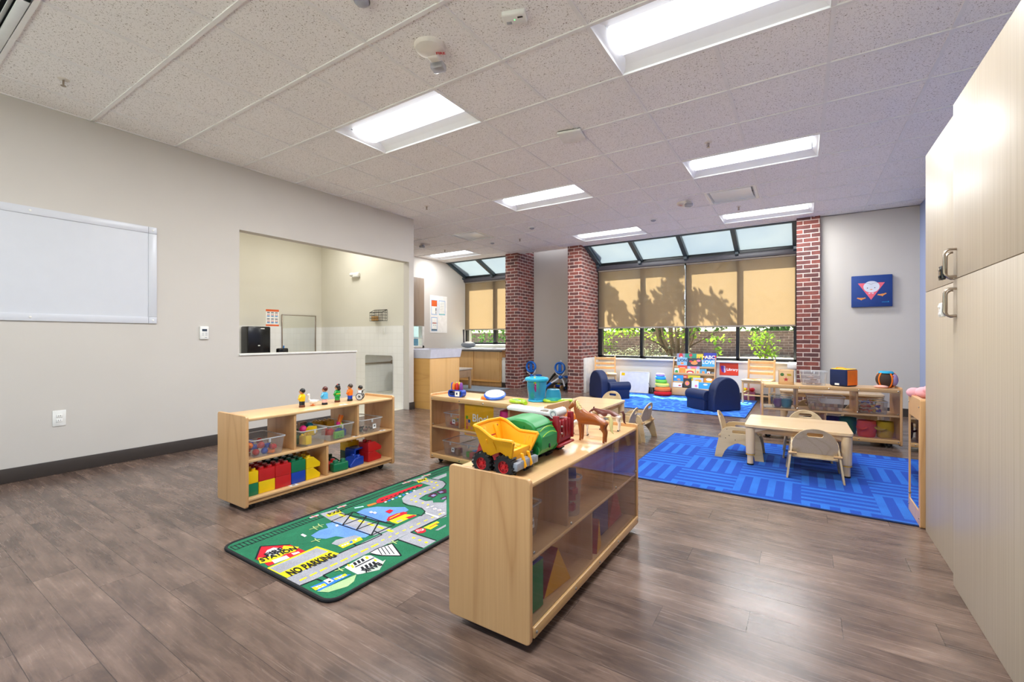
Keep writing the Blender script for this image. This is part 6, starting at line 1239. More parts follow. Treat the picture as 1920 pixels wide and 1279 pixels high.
for f in b.b.faces:
    c=f.calc_center_median()
    if c.z>.18 : f.material_index=b.mi(FYE)
    elif c.x>.088: f.material_index=b.mi(FOR_)
b.build('cube',t)
b=MB(); b.tube([(-.05,-.04,.186),(-.03,-.05,.196),(.02,-.05,.198),(.05,-.03,.186)],.008,FYE,n=8,flat=.5); b.build('handle_loop',t)
b=MB(); b.box(-.03,-.0935,.012,.015,-.091,.032,CARD,r=.001); b.build('care_tag',t)
t=thing('fabric_ball',D_(1.125,-.03,.5945),DA,'round fabric bag with teal top, brown panels and orange piping','soft toy')
b=MB(); BRF=pm('brown_mesh_fabric','#3A2A20',.8); b.sph((0,0,.085),(.088,.080,.085),BRF,u=24,v=16); b.build('ball',t)
b=MB(); b.lathe([(0,.172),(.05,.170),(.062,.158),(.066,.150)],pm('teal_fabric','#1F9AC0',.8),n=24); b.build('top_panel',t)
b=MB()
for a in (-140,-70,-20,60,140):
    b.tube([(.092*math.cos(R(a))*math.sin(R(p)),.084*math.sin(R(a))*math.sin(R(p)),.085-.088*math.cos(R(p))) for p in range(20,150,12)],.007,FOR_,n=6)
b.build('piping',t)
b=MB(); 
b.sph((.055,-.05,.085),(.03,.035,.06),pm('lilac_fabric','#8C7AA0',.8)); b.sph((.045,-.068,.10),(.012,.01,.03),RED,u=8,v=6); b.build('side_panel',t)
b=MB(); b.sph((0,0,.014),(.06,.045,.016),pm('pink_cloth','#E4AFA0',.9)); tag(b.build('folded_cloth',loc=D_(1.07,-.09,.5945)),'small pink cloth in front of the round fabric bag','cloth')
dz1=.3305; dz0=.0865
bin_thing(D_(.20,-.03,dz1),DA,.215,.24,.135,'clear bin with purple and teal cups on the right-hand shelf',False,taper=.8)
t=thing('toy_cup',D_(.165,-.05,dz1+.006),0,'purple cup inside the left bin of the right-hand shelf','cup'); b=MB(); b.lathe([(0,0),(.032,0),(.045,.045),(.038,.095),(.0,.098)],PUR,n=22); b.build('cup',t)
t=thing('toy_cup',D_(.245,-.05,dz1+.006),0,'teal cup inside the left bin of the right-hand shelf','cup'); b=MB(); b.lathe([(0,0),(.04,0),(.055,.05),(.050,.095),(.0,.098)],TEAL,n=22); b.build('cup',t)
bin_thing(D_(.60,-.03,dz1),DA,.33,.24,.155,'long clear bin of wooden blocks on the right-hand shelf',False)
random.seed(11)
for i in range(14):
    x=.49+.035*(i%7)+random.uniform(-.004,.004); 
    cube_(D_(x,-.10+.05*(i//7),dz1+.007+(i//7)*.03),DA+random.uniform(-.3,.3)*(i//7),.032,[WD,pm('toy_wood4','#D8B488',.5),pm('toy_wood5','#C0A090',.5)][i%3],'small wooden block in the long clear bin','toy_block','toy block',h=.03,group='wooden blocks in the long bin')
bin_thing(D_(1.00,-.03,dz1),DA,.23,.24,.13,'clear bin heaped with orange and blue links on the right-hand shelf',False,taper=.95)
for i in range(22):
    l=i//8; c=['orange','orange','red','orange','yellow','orange','blue','red'][i%8] if l<2 else ['blue','orange','orange','lime','blue','red'][i%6]
    x=.925+.021*(i%8)+random.uniform(-.006,.006); y=-.10+random.uniform(0,.10)
    b=MB(); b.tube([(.016*math.cos(a*PI/4),.016*math.sin(a*PI/4)*.8,.006*math.sin(a*PI/2)) for a in range(8)],.0065,CN[c],n=6,closed=True,T=TR(0,0,.01,random.uniform(-.6,.6),random.uniform(-.6,.6)))
    tag(b.build('toy_link',loc=D_(x,y,dz1+.012+l*.045)),'%s plastic link in the heaped bin of the right-hand shelf'%c,'toy link','links in the heaped bin')
def basket(x,y,m,label,w=.10,h=.14,handle=True):
    t=thing('fabric_basket',D_(x,y,dz0),DA,label,'basket','coloured fabric baskets')
    b=MB(); b.lathe([(0,0),(w*.82,0),(w*.9,.008),(w*1.02,h*.5),(w*.95,h),(w*.89,h),(w*.95,h*.5),(w*.8,.012),(0,.010)],m,n=28,T=Matrix.Diagonal((1,.85,1,1))); b.build('basket_body',t)
    if handle:
        b=MB(); 
        b.tube([(-.05+.045*math.cos(R(a)),-w*.86-.010,h*.70+.03*math.sin(R(a))) for a in range(-170,-5,15)],.010,m,n=8); b.build('handle',t)
    return t
BM={k:pm('felt_'+k,h,.95,bump=.3,bscale=400) for k,h in dict(orange='#E0542A',yellow='#C8A818',green='#3E7A34',plum='#5A1440',black='#1E1E2A').items()}
basket(.955,-.07,BM['orange'],'orange felt basket with a curved handle on the bottom of the right-hand shelf',w=.082,h=.165)
basket(1.11,-.05,BM['yellow'],'mustard yellow felt basket at the right end of the bottom shelf',w=.073,h=.165)
basket(.815,.03,BM['green'],'green felt basket left of the orange one',w=.078,h=.17)
basket(.685,.08,BM['plum'],'plum coloured felt basket left of the green one',w=.066,h=.16)
basket(.49,.07,BM['black'],'dark felt basket at the centre of the bottom shelf',w=.078,h=.14,handle=False)
for i,(x,c) in enumerate(((.06,PUR),(.12,PUR),(.185,WHITEP),(.24,PUR))):
    b=MB(); b.cyl((0,0,0),(0,0,.05),.007,c,n=8); b.cyl((0,0,.05),(0,0,.058),.018,c,n=12); b.cyl((0,0,0),(0,0,.008),.016,c,n=12); tag(b.build('toy_spool',loc=D_(x,-.10,dz0)),'small %s spool peg on the bottom left of the right-hand shelf'%('purple' if c is PUR else 'white'),'toy','spool pegs')
# ------------------------------------------------------------------ tall cabinets
def lammat():
    m,nt,ns,ls=newmat('pale_cabinet_laminate'); b=N(ns,'ShaderNodeBsdfPrincipled'); o=N(ns,'ShaderNodeOutputMaterial'); ls.new(b.outputs[0],o.inputs[0])
    n=N(ns,'ShaderNodeTexNoise'); n.inputs['Scale'].default_value=1; n.inputs['Detail'].default_value=4; ls.new(coords(ns,ls,(80,80,1.0)),n.inputs['Vector'])
    ls.new(ramp(ns,ls,n.outputs[0],[(.25,lin('#A99A86')),(.75,lin('#BBAE9B'))]),b.inputs['Base Color']); b.inputs['Roughness'].default_value=.42; b.inputs['Specular IOR Level'].default_value=.4; return m
LAM=lammat()
def cab_unit(y0,y1,xf,label,doors,handles):
    t=thing('tall_cabinet',(xf+.3,(y0+y1)/2,0),0,label,'cabinet'); hy=(y1-y0)/2
    b=MB(); b.box(-.28,-hy,.0,.30,hy,2.15,LAM,r=.002); b.build('carcass',t)
    for (a,c,z0,z1,hy_,hz) in doors:
        b=MB(); b.box(-.30,a-(y0+y1)/2+.0015,z0+.0015,-.2805,c-(y0+y1)/2-.0015,z1-.0015,LAM,r=.0015); d=b.build('door',t)
        if hy_ is not None:
            yy=hy_-(y0+y1)/2; b=MB(); b.tube([(-.30,yy,hz+.06),(-.325,yy,hz+.06),(-.336,yy,hz+.052),(-.340,yy,hz+.042),(-.340,yy,hz-.042),(-.336,yy,hz-.052),(-.325,yy,hz-.06),(-.30,yy,hz-.06)],.0055,CHROME,n=10); b.build('handle',d)
    return t
cab_unit(2.757,3.44,.592,'tall pale cabinet at the right edge, further of the two',[(2.757,3.44,.0,1.366,2.80,1.262),(2.757,3.44,1.366,2.15,2.80,1.435)],None)
cab_unit(1.20,2.755,.566,'tall pale cabinet at the right edge, nearest the viewer, standing slightly forward',[(1.98,2.755,.0,1.366,2.70,1.262),(1.98,2.755,1.366,2.15,2.70,1.435),(1.20,1.98,.0,1.366,None,0),(1.20,1.98,1.366,2.15,None,0)],None)
for nm,m,z,lab in (('cabinet_latch',BLACKP,1.365,'black child-safety latch on the upper cabinet handles'),('cabinet_latch',WHITEP,1.20,'white child-safety latch on the lower cabinet handles')):
    t=thing(nm,(.530,2.735,z),0,lab,'safety latch'); b=MB(); b.box(-.012,-.026,0,.004,.022,.062,m,r=.003); b.build('latch_body',t)
    b=MB(); b.box(-.018,-.018,.006,-.011,-.004,.020,m,r=.003); b.box(-.018,-.01,.040,-.011,.006,.052,WHITEP if m is WHITEP else CHROME,r=.003); b.tube([(0,.02,.01),(.004,.045,.02),(.004,.045,.045),(0,.02,.052)],.003,CHROME,n=6); b.build('latch_lever',t)
# mirror unit
t=thing('mirror_cabinet',(.58,3.625,0),0,'low wooden unit with a mirror front beyond the tall cabinet','cabinet')
b=MB(); b.box(.02,-.155,.02,.60,.165,.735,MAPZ,r=.004); b.build('cabinet_body',t)
b=MB(); b.prism(rrect(-.165,.0,.175,.748,.015,4),-.008,.018,MAPZ,axis='x',holes=[[(-.125,.09),(.15,.09),(.15,.62),(-.125,.62)]]); b.build('mirror_frame',t,bev=.003)
MIR=mirror('mirror_glass')
b=MB(); b.box(-.004,-.126,.089,.004,.151,.621,MIR); b.build('mirror',t)
for y,z in ((-.14,.70),(.155,.70),(-.14,.05),(.155,.05),(-.14,.12),(.15,.12)):
    b=MB(); b.sph((-.009,y,z),(.003,.005,.005),BOLT,u=8,v=6); b.build('screw',t)
b=MB(); 
for (x,y,z,r_) in ((0,0,.03,.045),(.05,.02,.035,.05),(-.04,.03,.025,.04),(.02,-.03,.05,.035)): b.sph((x,y,z),(r_,r_,r_*.8),pm('pink_plush','#E8A8B0',.95,bump=.4,bscale=300))
tag(b.build('pink_plush',loc=(.63,3.70,.737)),'pink plush toy peeking out on top of the mirror unit','soft toy')
# ------------------------------------------------------------------ picture on the back wall
t=thing('canvas_picture',(.84,8.275,1.785),0,'square navy canvas with a white owl face, pink triangle and two orange bats','picture')
b=MB(); b.box(-.232,-.022,-.228,.232,.02,.228,pm('canvas_navy','#1C3F86',.7),r=.004); b.build('canvas',t)
y=-.0225; F=lambda *p:[(x,z) for x,z in p]
b=MB(); pk=pm('art_pink','#E8687C',.6); b.prism([(-.158,.118),(.148,.118),(-.006,-.128)][::-1],y-.0004,y,pk,axis='y'); b.build('pink_triangle',t)
b=MB(); b.prism([(-.002+.092*math.cos(R(a)),.062+.082*math.sin(R(a))) for a in range(0,360,12)],y-.0009,y-.0005,pm('art_white','#D8DCE8',.6),axis='y')
ik=pm('art_ink','#1A2038',.6)
for s in (-1,1):
    b.tube([(-.006,y-.001,.092),(-.006+s*.02,y-.001,.108),(-.006+s*.045,y-.001,.116),(-.006+s*.075,y-.001,.114)],.0012,ik,n=4)
    b.prism([(-.006+s*.042+.007*math.cos(R(a)),.045+.006*math.sin(R(a))) for a in range(0,360,30)],y-.0014,y-.0009,ik,axis='y')
b.build('owl_face',t)
b=MB(); b.prism([(-.028,.028),(-.012,.024),(-.005,.032),(.004,.024),(.018,.028),(.004,.016),(-.012,.016)],y-.0014,y-.0009,pm('art_orange','#E09048',.6),axis='y')
b.prism([(-.034,-.022),(-.034,-.044),(-.008,-.034)],y-.0009,y-.0004,pm('art_white','#D8DCE8',.6),axis='y'); b.prism([(.022,-.022),(.022,-.044),(-.004,-.034)],y-.0009,y-.0004,pm('art_white','#D8DCE8',.6),axis='y'); b.build('beak_and_bow',t)
for (cx,cz,a) in ((-.118,-.108,0),(.118,-.060,10)):
    b=MB(); pts=[(-.055,.008),(-.04,.02),(-.022,.012),(-.006,.016),(0,.010),(.006,.016),(.022,.012),(.04,.02),(.055,.008),(.03,-.004),(.012,-.012),(0,-.024),(-.012,-.012),(-.03,-.004)]
    ca,sa=math.cos(R(a)),math.sin(R(a)); b.prism([(cx+x*ca-z*sa,cz+x*sa+z*ca) for x,z in pts],y-.0006,y,pm('art_orange','#E09048',.6),axis='y'); b.build('bat',t)
b=MB(); 
for k in range(5): b.box(.115+k*.013,y-.0006,-.168,.122+k*.013,y,-.160+.002*(k%2),pm('art_cyan','#20A0E0',.6))
b.prism([(.178,-.168),(.195,-.168),(.186,-.148)],y-.0006,y,pm('art_cyan','#20A0E0',.6),axis='y'); b.build('signature_mark',t)
# ------------------------------------------------------------------ left wall things
b=MB(); WB=pm('whiteboard_panel','#D0D2D8',.3,var=.01); t=thing('wall_whiteboard',(-5.08,.9,1.69),0,'large white wall panel with flat screwed trim, cropped at the left edge','whiteboard')
b.box(0,-1.3,-.45,.006,.80,.445,WB); b.build('panel',t)
for nm,q in (('trim_strip',(.006,-1.3,.385,.013,.735,.445)),('trim_strip',(.006,-1.3,-.45,.013,.735,-.39)),('trim_strip',(.006,.737,-.388,.013,.80,.383)),('corner_block',(.006,.737,.385,.0135,.80,.445)),('corner_block',(.006,.737,-.45,.0135,.80,-.39))):
    b=MB(); b.box(*q,WB,r=.001); b.build(nm,t)
for (y_,z_) in ((.77,.415),(.77,-.42),(-.02,.415),(-.02,-.42),(-.9,.415),(-.9,-.42)):
    b=MB(); b.sph((.0135,y_,z_),(.004,.009,.009),WHITEP,u=12,v=8); b.build('screw_cap',t)
t=thing('thermostat',(-5.084,2.096,1.158),0,'white wall thermostat with a small dark screen','thermostat')
b=MB(); b.box(0,-.040,-.066,.022,.040,.066,WHITEP,r=.006); b.build('housing',t)
b=MB(); b.box(.021,-.022,.015,.0228,.022,.038,pm('lcd_screen','#3A4450',.2)); b.build('screen',t)
for k,(y_,z_) in enumerate(((-.015,-.005),(.015,-.005),(-.015,-.022),(.015,-.022),(.012,-.048))):
    b=MB(); b.box(.021,y_-.009,z_-.003,.0235,y_+.009,z_+.003,pm('btn_grey','#A9ABB0',.5),r=.001); b.build('button',t)
t=thing('wall_outlet',(-5.08,1.046,.452),0,'white double power outlet low on the left wall','outlet')
b=MB(); b.box(0,-.040,-.064,.006,.040,.064,WHITEP,r=.003); b.build('cover_plate',t)
for z_ in (.018,-.018):
    b=MB(); b.box(.005,-.018,z_-.014,.009,.018,z_+.014,WHITEP,r=.003)
    for y_ in (-.006,.006): b.box(.0088,y_-.001,z_-.003,.0094,y_+.001,z_+.006,BLACKP)
    b.build('socket',t)
# ------------------------------------------------------------------ washroom
t=thing('towel_dispenser',(-7.30,3.70,1.07),0,'glossy black paper towel dispenser on the washroom tile','dispenser')
b=MB(); b.box(0,-.18,-.215,.20,.18,.215,BLACKP,r=.02,seg=3); b.build('case',t); b=MB(); b.box(.198,.02,.175,.204,.08,.19,WHITEP); b.box(.198,-.02,-.09,.204,.01,-.075,WHITEP); b.build('label',t); b=MB(); b.box(.05,-.13,-.222,.16,.13,-.205,pm('grey_slot','#555555',.5)); b.build('towel_slot',t)
t=thing('handwash_poster',(-7.3095,4.02,1.44),0,'orange and white hand washing steps poster','poster')
b=MB(); b.box(0,-.108,-.14,.002,.108,.135,CARD); b.build('sheet',t)
OP=pm('poster_orange','#E0642C',.6); BP=pm('poster_blue','#3A8CC8',.6); GP=pm('poster_grey','#7A7A80',.6); RP=pm('poster_red','#C83A3A',.6)
b=MB(); b.box(.002,-.108,.10,.0028,.108,.135,OP); b.box(.002,-.108,-.14,.0028,.108,-.112,OP)
for i in range(3):
    for j in range(2):
        cy=-.066+i*.066; cz=.045-j*.105
        b.box(.002,cy-.022,cz-.030,.0028,cy+.022,cz-.014,BP); b.box(.002,cy-.022,cz+.028,.0028,cy+.022,cz+.046,GP); b.poly([(.0028,cy-.018,cz-.008),(.0028,cy-.004,cz-.008),(.0028,cy-.010,cz+.026)],RP); b.poly([(.0028,cy+.004,cz-.008),(.0028,cy+.018,cz-.008),(.0028,cy+.012,cz+.026)],RP)
b.build('printed_steps',t)
t=thing('framed_mirror',(-7.30,4.48,1.155),0,'framed washroom mirror on the far tiled wall','mirror')
b=MB(); b.box(0,-.30,-.34,.006,.30,.335,mirror('mirror_glass_far')); b.build('glass',t)
b=MB()
for q in ((0,-.312,-.35,.016,-.298,.345),(0,.298,-.35,.016,.312,.345),(0,-.312,.331,.016,.312,.345),(0,-.312,-.35,.016,.312,-.336)): b.box(*q,CHROME,r=.002)
b.build('frame',t)
t=thing('washroom_counter',(-7.09,3.6,0),0,'white washroom counter behind the half wall','counter'); b=MB(); b.box(-.21,-1.5,.80,.15,.62,.84,WHITEP,r=.006); b.box(-.2,-1.48,.0,.1,-.80,.80,WALL); b.build('worktop',t)
t=thing('soap_caddy',(-7.02,4.02,.842),0,'small black caddy with a blue brush on the washroom counter','caddy'); b=MB(); b.box(-.05,-.08,0,.05,.08,.10,BLACKP,r=.02,seg=3); b.build('caddy_body',t); b=MB(); b.tube([(0,.02,.05),(0,.025,.14)],.012,pl('brush_blue','#2A7AC8'),n=8); b.build('brush',t)
# right wall of the washroom
t=thing('emergency_light',(-6.29,4.916,2.175),0,'white emergency light on the washroom wall','wall light')
b=MB(); b.box(-.10,-.06,-.05,.06,.0,.035,WHITEP,r=.02,seg=3); b.build('light_housing',t); b=MB(); b.sph((-.10,-.05,.0),(.045,.04,.035),WHITEP,u=14,v=10); b.build('lamp_head',t)
t=thing('wire_basket',(-5.72,4.911,1.47),0,'black wire wall basket holding a sponge','basket')
b=MB(); w,h,d=.15,.09,.10; wr=.003
for z_ in (-h,-h/2,0,h/2): b.tube([(-w,0,z_),(-w,-d,z_),(w,-d,z_),(w,0,z_)],wr,BLACKP,n=5)
b.tube([(-w,0,h),(w,0,h)],wr*1.5,BLACKP,n=5); b.tube([(-w,-d,h/2),(w,-d,h/2)],wr*2,BLACKP,n=5)
for k in range(11): x=-w+k*2*w/10; b.tube([(x,-d,h/2),(x,-d,-h),(x,0,-h),(x,0,h)],wr,BLACKP,n=5)
for s in (-1,1): b.tube([(s*w,-d,h/2),(s*w,0,h)],wr*1.5,BLACKP,n=5)
b.build('wire_cage',t)
b=MB(); b.box(-.055,-.03,0,.055,.03,.075,pm('sponge','#D0A060',.95,bump=.4),r=.006); tag(b.build('sponge',loc=(-5.80,4.86,1.383)),'tan sponge in the black wire basket','sponge')
t=thing('light_switch',(-5.63,4.903,1.23),0,'white light switch on the washroom tile','switch'); b=MB(); b.box(-.037,-.006,-.058,.037,0,.058,WHITEP,r=.002); b.build('cover_plate',t); b=MB(); b.box(-.015,-.010,-.03,.015,-.005,.03,WHITEP,r=.002); b.build('rocker',t)
t=thing('low_mirror',(-5.76,4.899,.525),0,'frameless rounded mirror low on the washroom tile','mirror')
b=MB(); b.prism(rrect(-.32,-.30,.33,.30,.03,5),-.006,.0,mirror('mirror_glass_low'),axis='y'); b.build('glass',t)
t=thing('grab_bar',(-7.3,3.62,.60),-PI/2,'steel grab bar on the tiled wall, seen in the low mirror','grab bar'); b=MB(); b.tube([(-.4,.0,0),(-.4,.05,0),(.4,.05,0),(.4,0,0)],.016,CHROME,n=10); b.cyl((-.4,0,0),(-.4,.01,0),.04,CHROME,n=16); b.cyl((.4,0,0),(.4,.01,0),.04,CHROME,n=16); b.build('rail',t)
t=thing('step_bin',(-6.95,3.22,.002),R(10),'red and grey step bin reflected in the low mirror','bin'); b=MB(); b.box(-.15,-.12,0,.15,.12,.46,pm('bin_grey','#4A4E54',.5),r=.02); b.build('bin_body',t); b=MB(); b.box(-.155,-.125,.46,.155,.125,.50,pm('bin_red','#B0443A',.5),r=.015); b.build('lid',t)
# ------------------------------------------------------------------ kitchen corner
OAK=wood('golden_oak','#D9A860','#C08C48','x',rough=.4); OAKZ=wood('golden_oak_z','#E0B478','#CC9A5C','z',rough=.4)
t=thing('changing_station',(-5.14,5.44,0),0,'oak changing station with a white flared tray at the end of the left wall','changing table')
b=MB(); b.box(-.36,-.36,.0,.34,.34,.79,OAKZ,r=.003); b.box(-.35,-.3605,.01,.33,-.355,.78,OAK); b.build('cabinet_body',t)
b=MB(); TG=pm('changing_tray','#CDCDD8',.4)
b.prism([(-.37,-.37),(.35,-.37),(.35,.35),(-.37,.35)],.79,.80,TG)
for (p,q,n_) in (((-.37,-.37),(.35,-.37),(0,-1)),((.35,-.37),(.35,.35),(1,0)),((.35,.35),(-.37,.35),(0,1)),((-.37,.35),(-.37,-.37),(-1,0))):
    ex=.02; o0=(p[0],p[1],.79);o1=(q[0],q[1],.79); sgn=lambda v:(ex if v>0 else -ex)
    t0=(p[0]+sgn(p[0]),p[1]+sgn(p[1]),.925); t1=(q[0]+sgn(q[0]),q[1]+sgn(q[1]),.925)
    t0=(max(min(t0[0],.37),-.39),max(min(t0[1],.37),-.375),.925); t1=(max(min(t1[0],.37),-.39),max(min(t1[1],.37),-.375),.925)
    i0=(p[0]*.93,p[1]*.93,.925); i1=(q[0]*.93,q[1]*.93,.925); j0=(p[0]*.85,p[1]*.85,.80); j1=(q[0]*.85,q[1]*.85,.80)
    b.poly([o0,o1,t1,t0],TG); b.poly([t0,t1,i1,i0],TG); b.poly([i0,i1,j1,j0],TG)
b.build('tray',t)
t=thing('kitchen_cabinet',(-6.52,8.74,0),0,'long oak base cabinet with sliding doors under the kitchen window','cabinet')
b=MB(); b.box(-.80,-.34,.0,.78,.34,.825,OAKZ,r=.003); b.build('cabinet_body',t)
for x0,x1,dy in ((-.78,-.02,0),(.0,.74,0.004),):
    b=MB(); b.box(x0,-.36+dy,.12,x1,-.342+dy,.79,OAKZ,r=.002); b.sph(((x1-.05) if dy else (x0+.72),-.362+dy,.62),(.012,.003,.03),OAK,u=10,v=8); b.build('sliding_door',t)
b=MB(); b.box(-.80,-.38,.085,.78,-.34,.12,OAK,r=.008); b.build('lower_rail',t)
b=MB(); b.box(-.81,-.37,.79,.80,-.34,.825,pm('grey_edge','#8A8680',.5)); b.build('upper_rail',t)
t=thing('kitchen_worktop',(-6.50,8.72,.827),0,'pale worktop running under the kitchen window','worktop'); b=MB(); b.box(-.85,-.40,0,.90,.375,.035,pm('worktop_white','#DADADE',.3),r=.006); b.build('slab',t)
t=thing('hand_vacuum',(-6.93,8.60,.863),0,'grey handheld vacuum standing on the kitchen worktop','vacuum'); b=MB(); b.sph((.07,0,.075),(.21,.12,.075),pm('vac_grey','#787E86',.35)); b.sph((.09,-.01,.105),(.15,.09,.055),WHITEP); b.build('vacuum_body',t); b=MB(); b.tube([(-.07,0,.08),(-.075,0,.25),(-.08,0,.45)],.018,pm('vac_dark','#3E3A42',.35),n=10,rs=[.022,.016,.022]); b.build('handle',t)
t=thing('wall_cabinet',(-7.17,6.62,1.37),0,'grey-brown wall cabinet above the changing station','cabinet'); b=MB(); b.box(-.175,-.6,0,.155,.60,1.05,pm('taupe_laminate','#9A8776',.4),r=.003); b.build('carcass',t)
for y0,y1 in ((-.598,-.002),(.002,.598)):
    b=MB(); b.box(.156,y0,.002,.174,y1,1.048,wood('taupe_wood','#A08C7A','#8C7866','z'),r=.002); b.build('door',t)
t=thing('notice_board',(-7.349,8.07,1.68),0,'white notice board with three pinned sheets near the kitchen window','notice board')
b=MB(); b.box(0,-.30,-.45,.004,.30,.44,pm('notice_white','#EDEBE8',.5)); b.build('board',t)
def sheet(y0,z0,y1,z1,kind,lab):
    s=thing('notice_sheet',(-7.3457,8.07,1.68),0,lab,'paper sheet'); b=MB(); FRm=pm('frame_blue','#8FB0DC',.5); b.box(0,y0,z0,.001,y1,z1,FRm); b.box(.001,y0+.015,z0+.015,.0016,y1-.015,z1-.015,CARD)
    if kind==0: b.box(.0016,y0+.012,z1-.15,.0024,y1-.012,z1-.01,OP); b.box(.0016,y1-.06,z0+.09,.0024,y1-.035,z0+.16,ik); b.box(.0016,y1-.055,z0+.02,.0024,y1-.04,z0+.08,ik)
    if kind==1:
        for k in range(7): b.box(.0016,y0+.05,z1-.06-k*.04,.0022,y1-.04,z1-.055-k*.04,GP)
        b.box(.0016,y0+.012,z0+.005,.0024,y1-.012,z0+.03,pm('sheet_teal','#7FC0C0',.5))
    if kind==2:
        b.box(.0016,y0+.04,z1-.15,.0022,y1-.04,z1-.13,RP); b.box(.0016,y0+.012,z0+.01,.0022,y1-.012,z0+.05,pm('sheet_slate','#5A7080',.5))
        for k in range(5): b.box(.0016,y0+.04+(k%3)*.07+(k//3)*.035,z0+.18-(k//3)*.05,.0022,y0+.06+(k%3)*.07+(k//3)*.035,z0+.2-(k//3)*.05,GP)
    b.build('sheet',s)
sheet(-.26,-.02,-.05,.33,0,'upper left notice sheet with an orange heading'); sheet(.0,-.02,.23,.33,1,'upper right notice sheet with plain lines'); sheet(-.26,-.41,-.05,-.08,2,'lower notice sheet with a red line and small pictures')
t=thing('low_bench',(-6.30,7.45,0),0,'low wooden table beyond the changing station on the grey mat','table'); GO=wood('grey_oak','#B89878','#9C7C5E','x',rough=.5)
b=MB(); b.box(-.42,-.28,.42,.25,.28,.455,pm('bench_top','#C8BEB0',.4),r=.006); b.build('tabletop',t)
b=MB(); b.box(-.40,-.26,.26,.23,.26,.415,GO,r=.003); b.build('apron',t)
for x in (-.38,.21):
    for y_ in (-.235,.235): b=MB(); b.box(x-.025,y_-.025,.006,x+.025,y_+.025,.27,GO,r=.004); b.build('leg',t)
# ------------------------------------------------------------------ alcove between the first two columns
WBL=pl('walker_blue','#1A6AC8',.35); WWH=pl('walker_white','#E4E8F0',.35)
def walker(loc,rz,lab):
    t=thing('ride_on_toy',loc,rz,lab,'ride-on toy')
    b=MB(); b.tube([(.11*math.cos(a*PI/10),0,.47+.11*math.sin(a*PI/10)) for a in range(20)],.034,WBL,n=10,closed=True,flat=.6); b.box(-.035,-.015,.38,.035,.015,.56,WBL,r=.01); b.tube([(-.10,0,.40),(.0,0,.36),(.10,0,.40)],.02,WBL,n=8); b.build('steering_wheel',t)
    b=MB(); b.tube([(-.11,0,.44),(-.09,0,.35),(0,.03,.28),(.09,0,.35),(.11,0,.44)],.014,WWH,n=8)
    b.tube([(0,.03,.28),(-.10,0,.20),(-.22,-.05,.12),(-.28,-.08,.06)],.018,WWH,n=8); b.tube([(0,.03,.28),(.06,.04,.18),(.09,.05,.06)],.018,WWH,n=8); b.tube([(0,.03,.28),(.02,.2,.24),(.03,.34,.22)],.02,WWH,n=8); b.tube([(.03,.34,.22),(-.1,.38,.07)],.018,WWH,n=8); b.build('frame',t)
    b=MB(); b.sph((0,.03,.27),(.05,.05,.04),WBL); b.tube([(-.19,-.035,.145),(-.29,-.085,.055)],.026,WBL,n=8); b.sph((.02,.28,.26),(.08,.11,.03),WBL); b.build('seat_and_joints',t)
    for x,y_ in ((-.29,-.085),(.09,.05),(-.1,.38)):
        b=MB(); b.cyl((x-.018,y_,.042),(x+.018,y_,.042),.042,BLACKR,n=18); b.cyl((x-.02,y_,.042),(x+.02,y_,.042),.022,WBL,n=14); b.build('wheel',t)
walker((-5.02,8.50,0),0,'blue and white ride-on toy with round wheel in front of the left brick column')
walker((-4.32,8.52,0),0,'blue and white ride-on toy beside the red-handled push toy')
t=thing('push_toy',(-4.46,8.74,0),0,'wooden push toy with a red handle in the alcove','push toy')
b=MB(); b.tube([(0,0,.09),(.02,.02,.36),(.03,.03,.58)],.008,LW,n=8); b.build('stick',t); b=MB(); b.tube([(.022,.022,.47),(.028,.03,.56)],.018,RED,n=10); b.tube([(0,0,.08),(.002,0,.13)],.018,RED,n=10); b.sph((.032,.032,.60),.020,WHITEP,u=12,v=8); b.build('handle',t)
b=MB(); b.box(-.06,-.05,.04,.06,.05,.09,BLU,r=.01); b.box(-.03,-.03,.09,.04,.03,.11,LIM,r=.005); b.build('body',t)
for x in (-.075,.075):
    for y_ in (-.035,.035): b=MB(); b.cyl((x-.008,y_,.04),(x+.008,y_,.04),.04,LW,n=16); b.build('wheel',t)
b=MB(); b.tube([(0,0,.02),(.10,.06,.16),(.18,.10,.28),(.26,.14,.36)],.03,BLACKP,n=10,rs=[.02,.025,.04,.035],flat=.7); b.tube([(0,0,.02),(-.05,-.02,.005)],.015,YEL,n=8); tag(b.build('black_bat',loc=(-4.80,8.70,.0)),'black paddle-shaped toy leaning behind the left ride-on toy','toy')
# ------------------------------------------------------------------ by the window
t=thing('book_rack',(-1.725,8.98,0),0,'wooden display rack of picture books under the wide window','bookcase')
for s in (-1,1):
    b=MB(); b.prism([(-.12,.0),(.11,0),(.11,.73),(.05,.73),(-.12,.22)],s*.372-.009,s*.372+.009,MAPZ,axis='x'); b.build('side_panel',t,bev=.002)
TI=[(.56,.03),(.43,-.02),(.27,-.06),(.15,-.10)]
for z_,y_ in TI:
    b=MB(); b.box(-.363,y_-.012,z_-.035,.363,y_-.004,z_+.012,MAPX,r=.002); b.box(-.363,y_-.012,z_-.035,.363,y_+.055,z_-.027,MAPX); b.build('book_ledge',t)
b=MB(); b.box(-.363,-.118,.02,.363,-.106,.155,MAPX,r=.002); b.build('base_panel',t)
b=MB(); b.box(-.363,.095,.02,.363,.105,.70,MAPX); b.build('back_panel',t)
BI=[pm('book_ink_%s'%c,c,.5) for c in ('#F4F0E8','#D8343C','#F0B020','#2A60B8','#3A9A50','#1C1C22','#E87A9A','#F09050')]
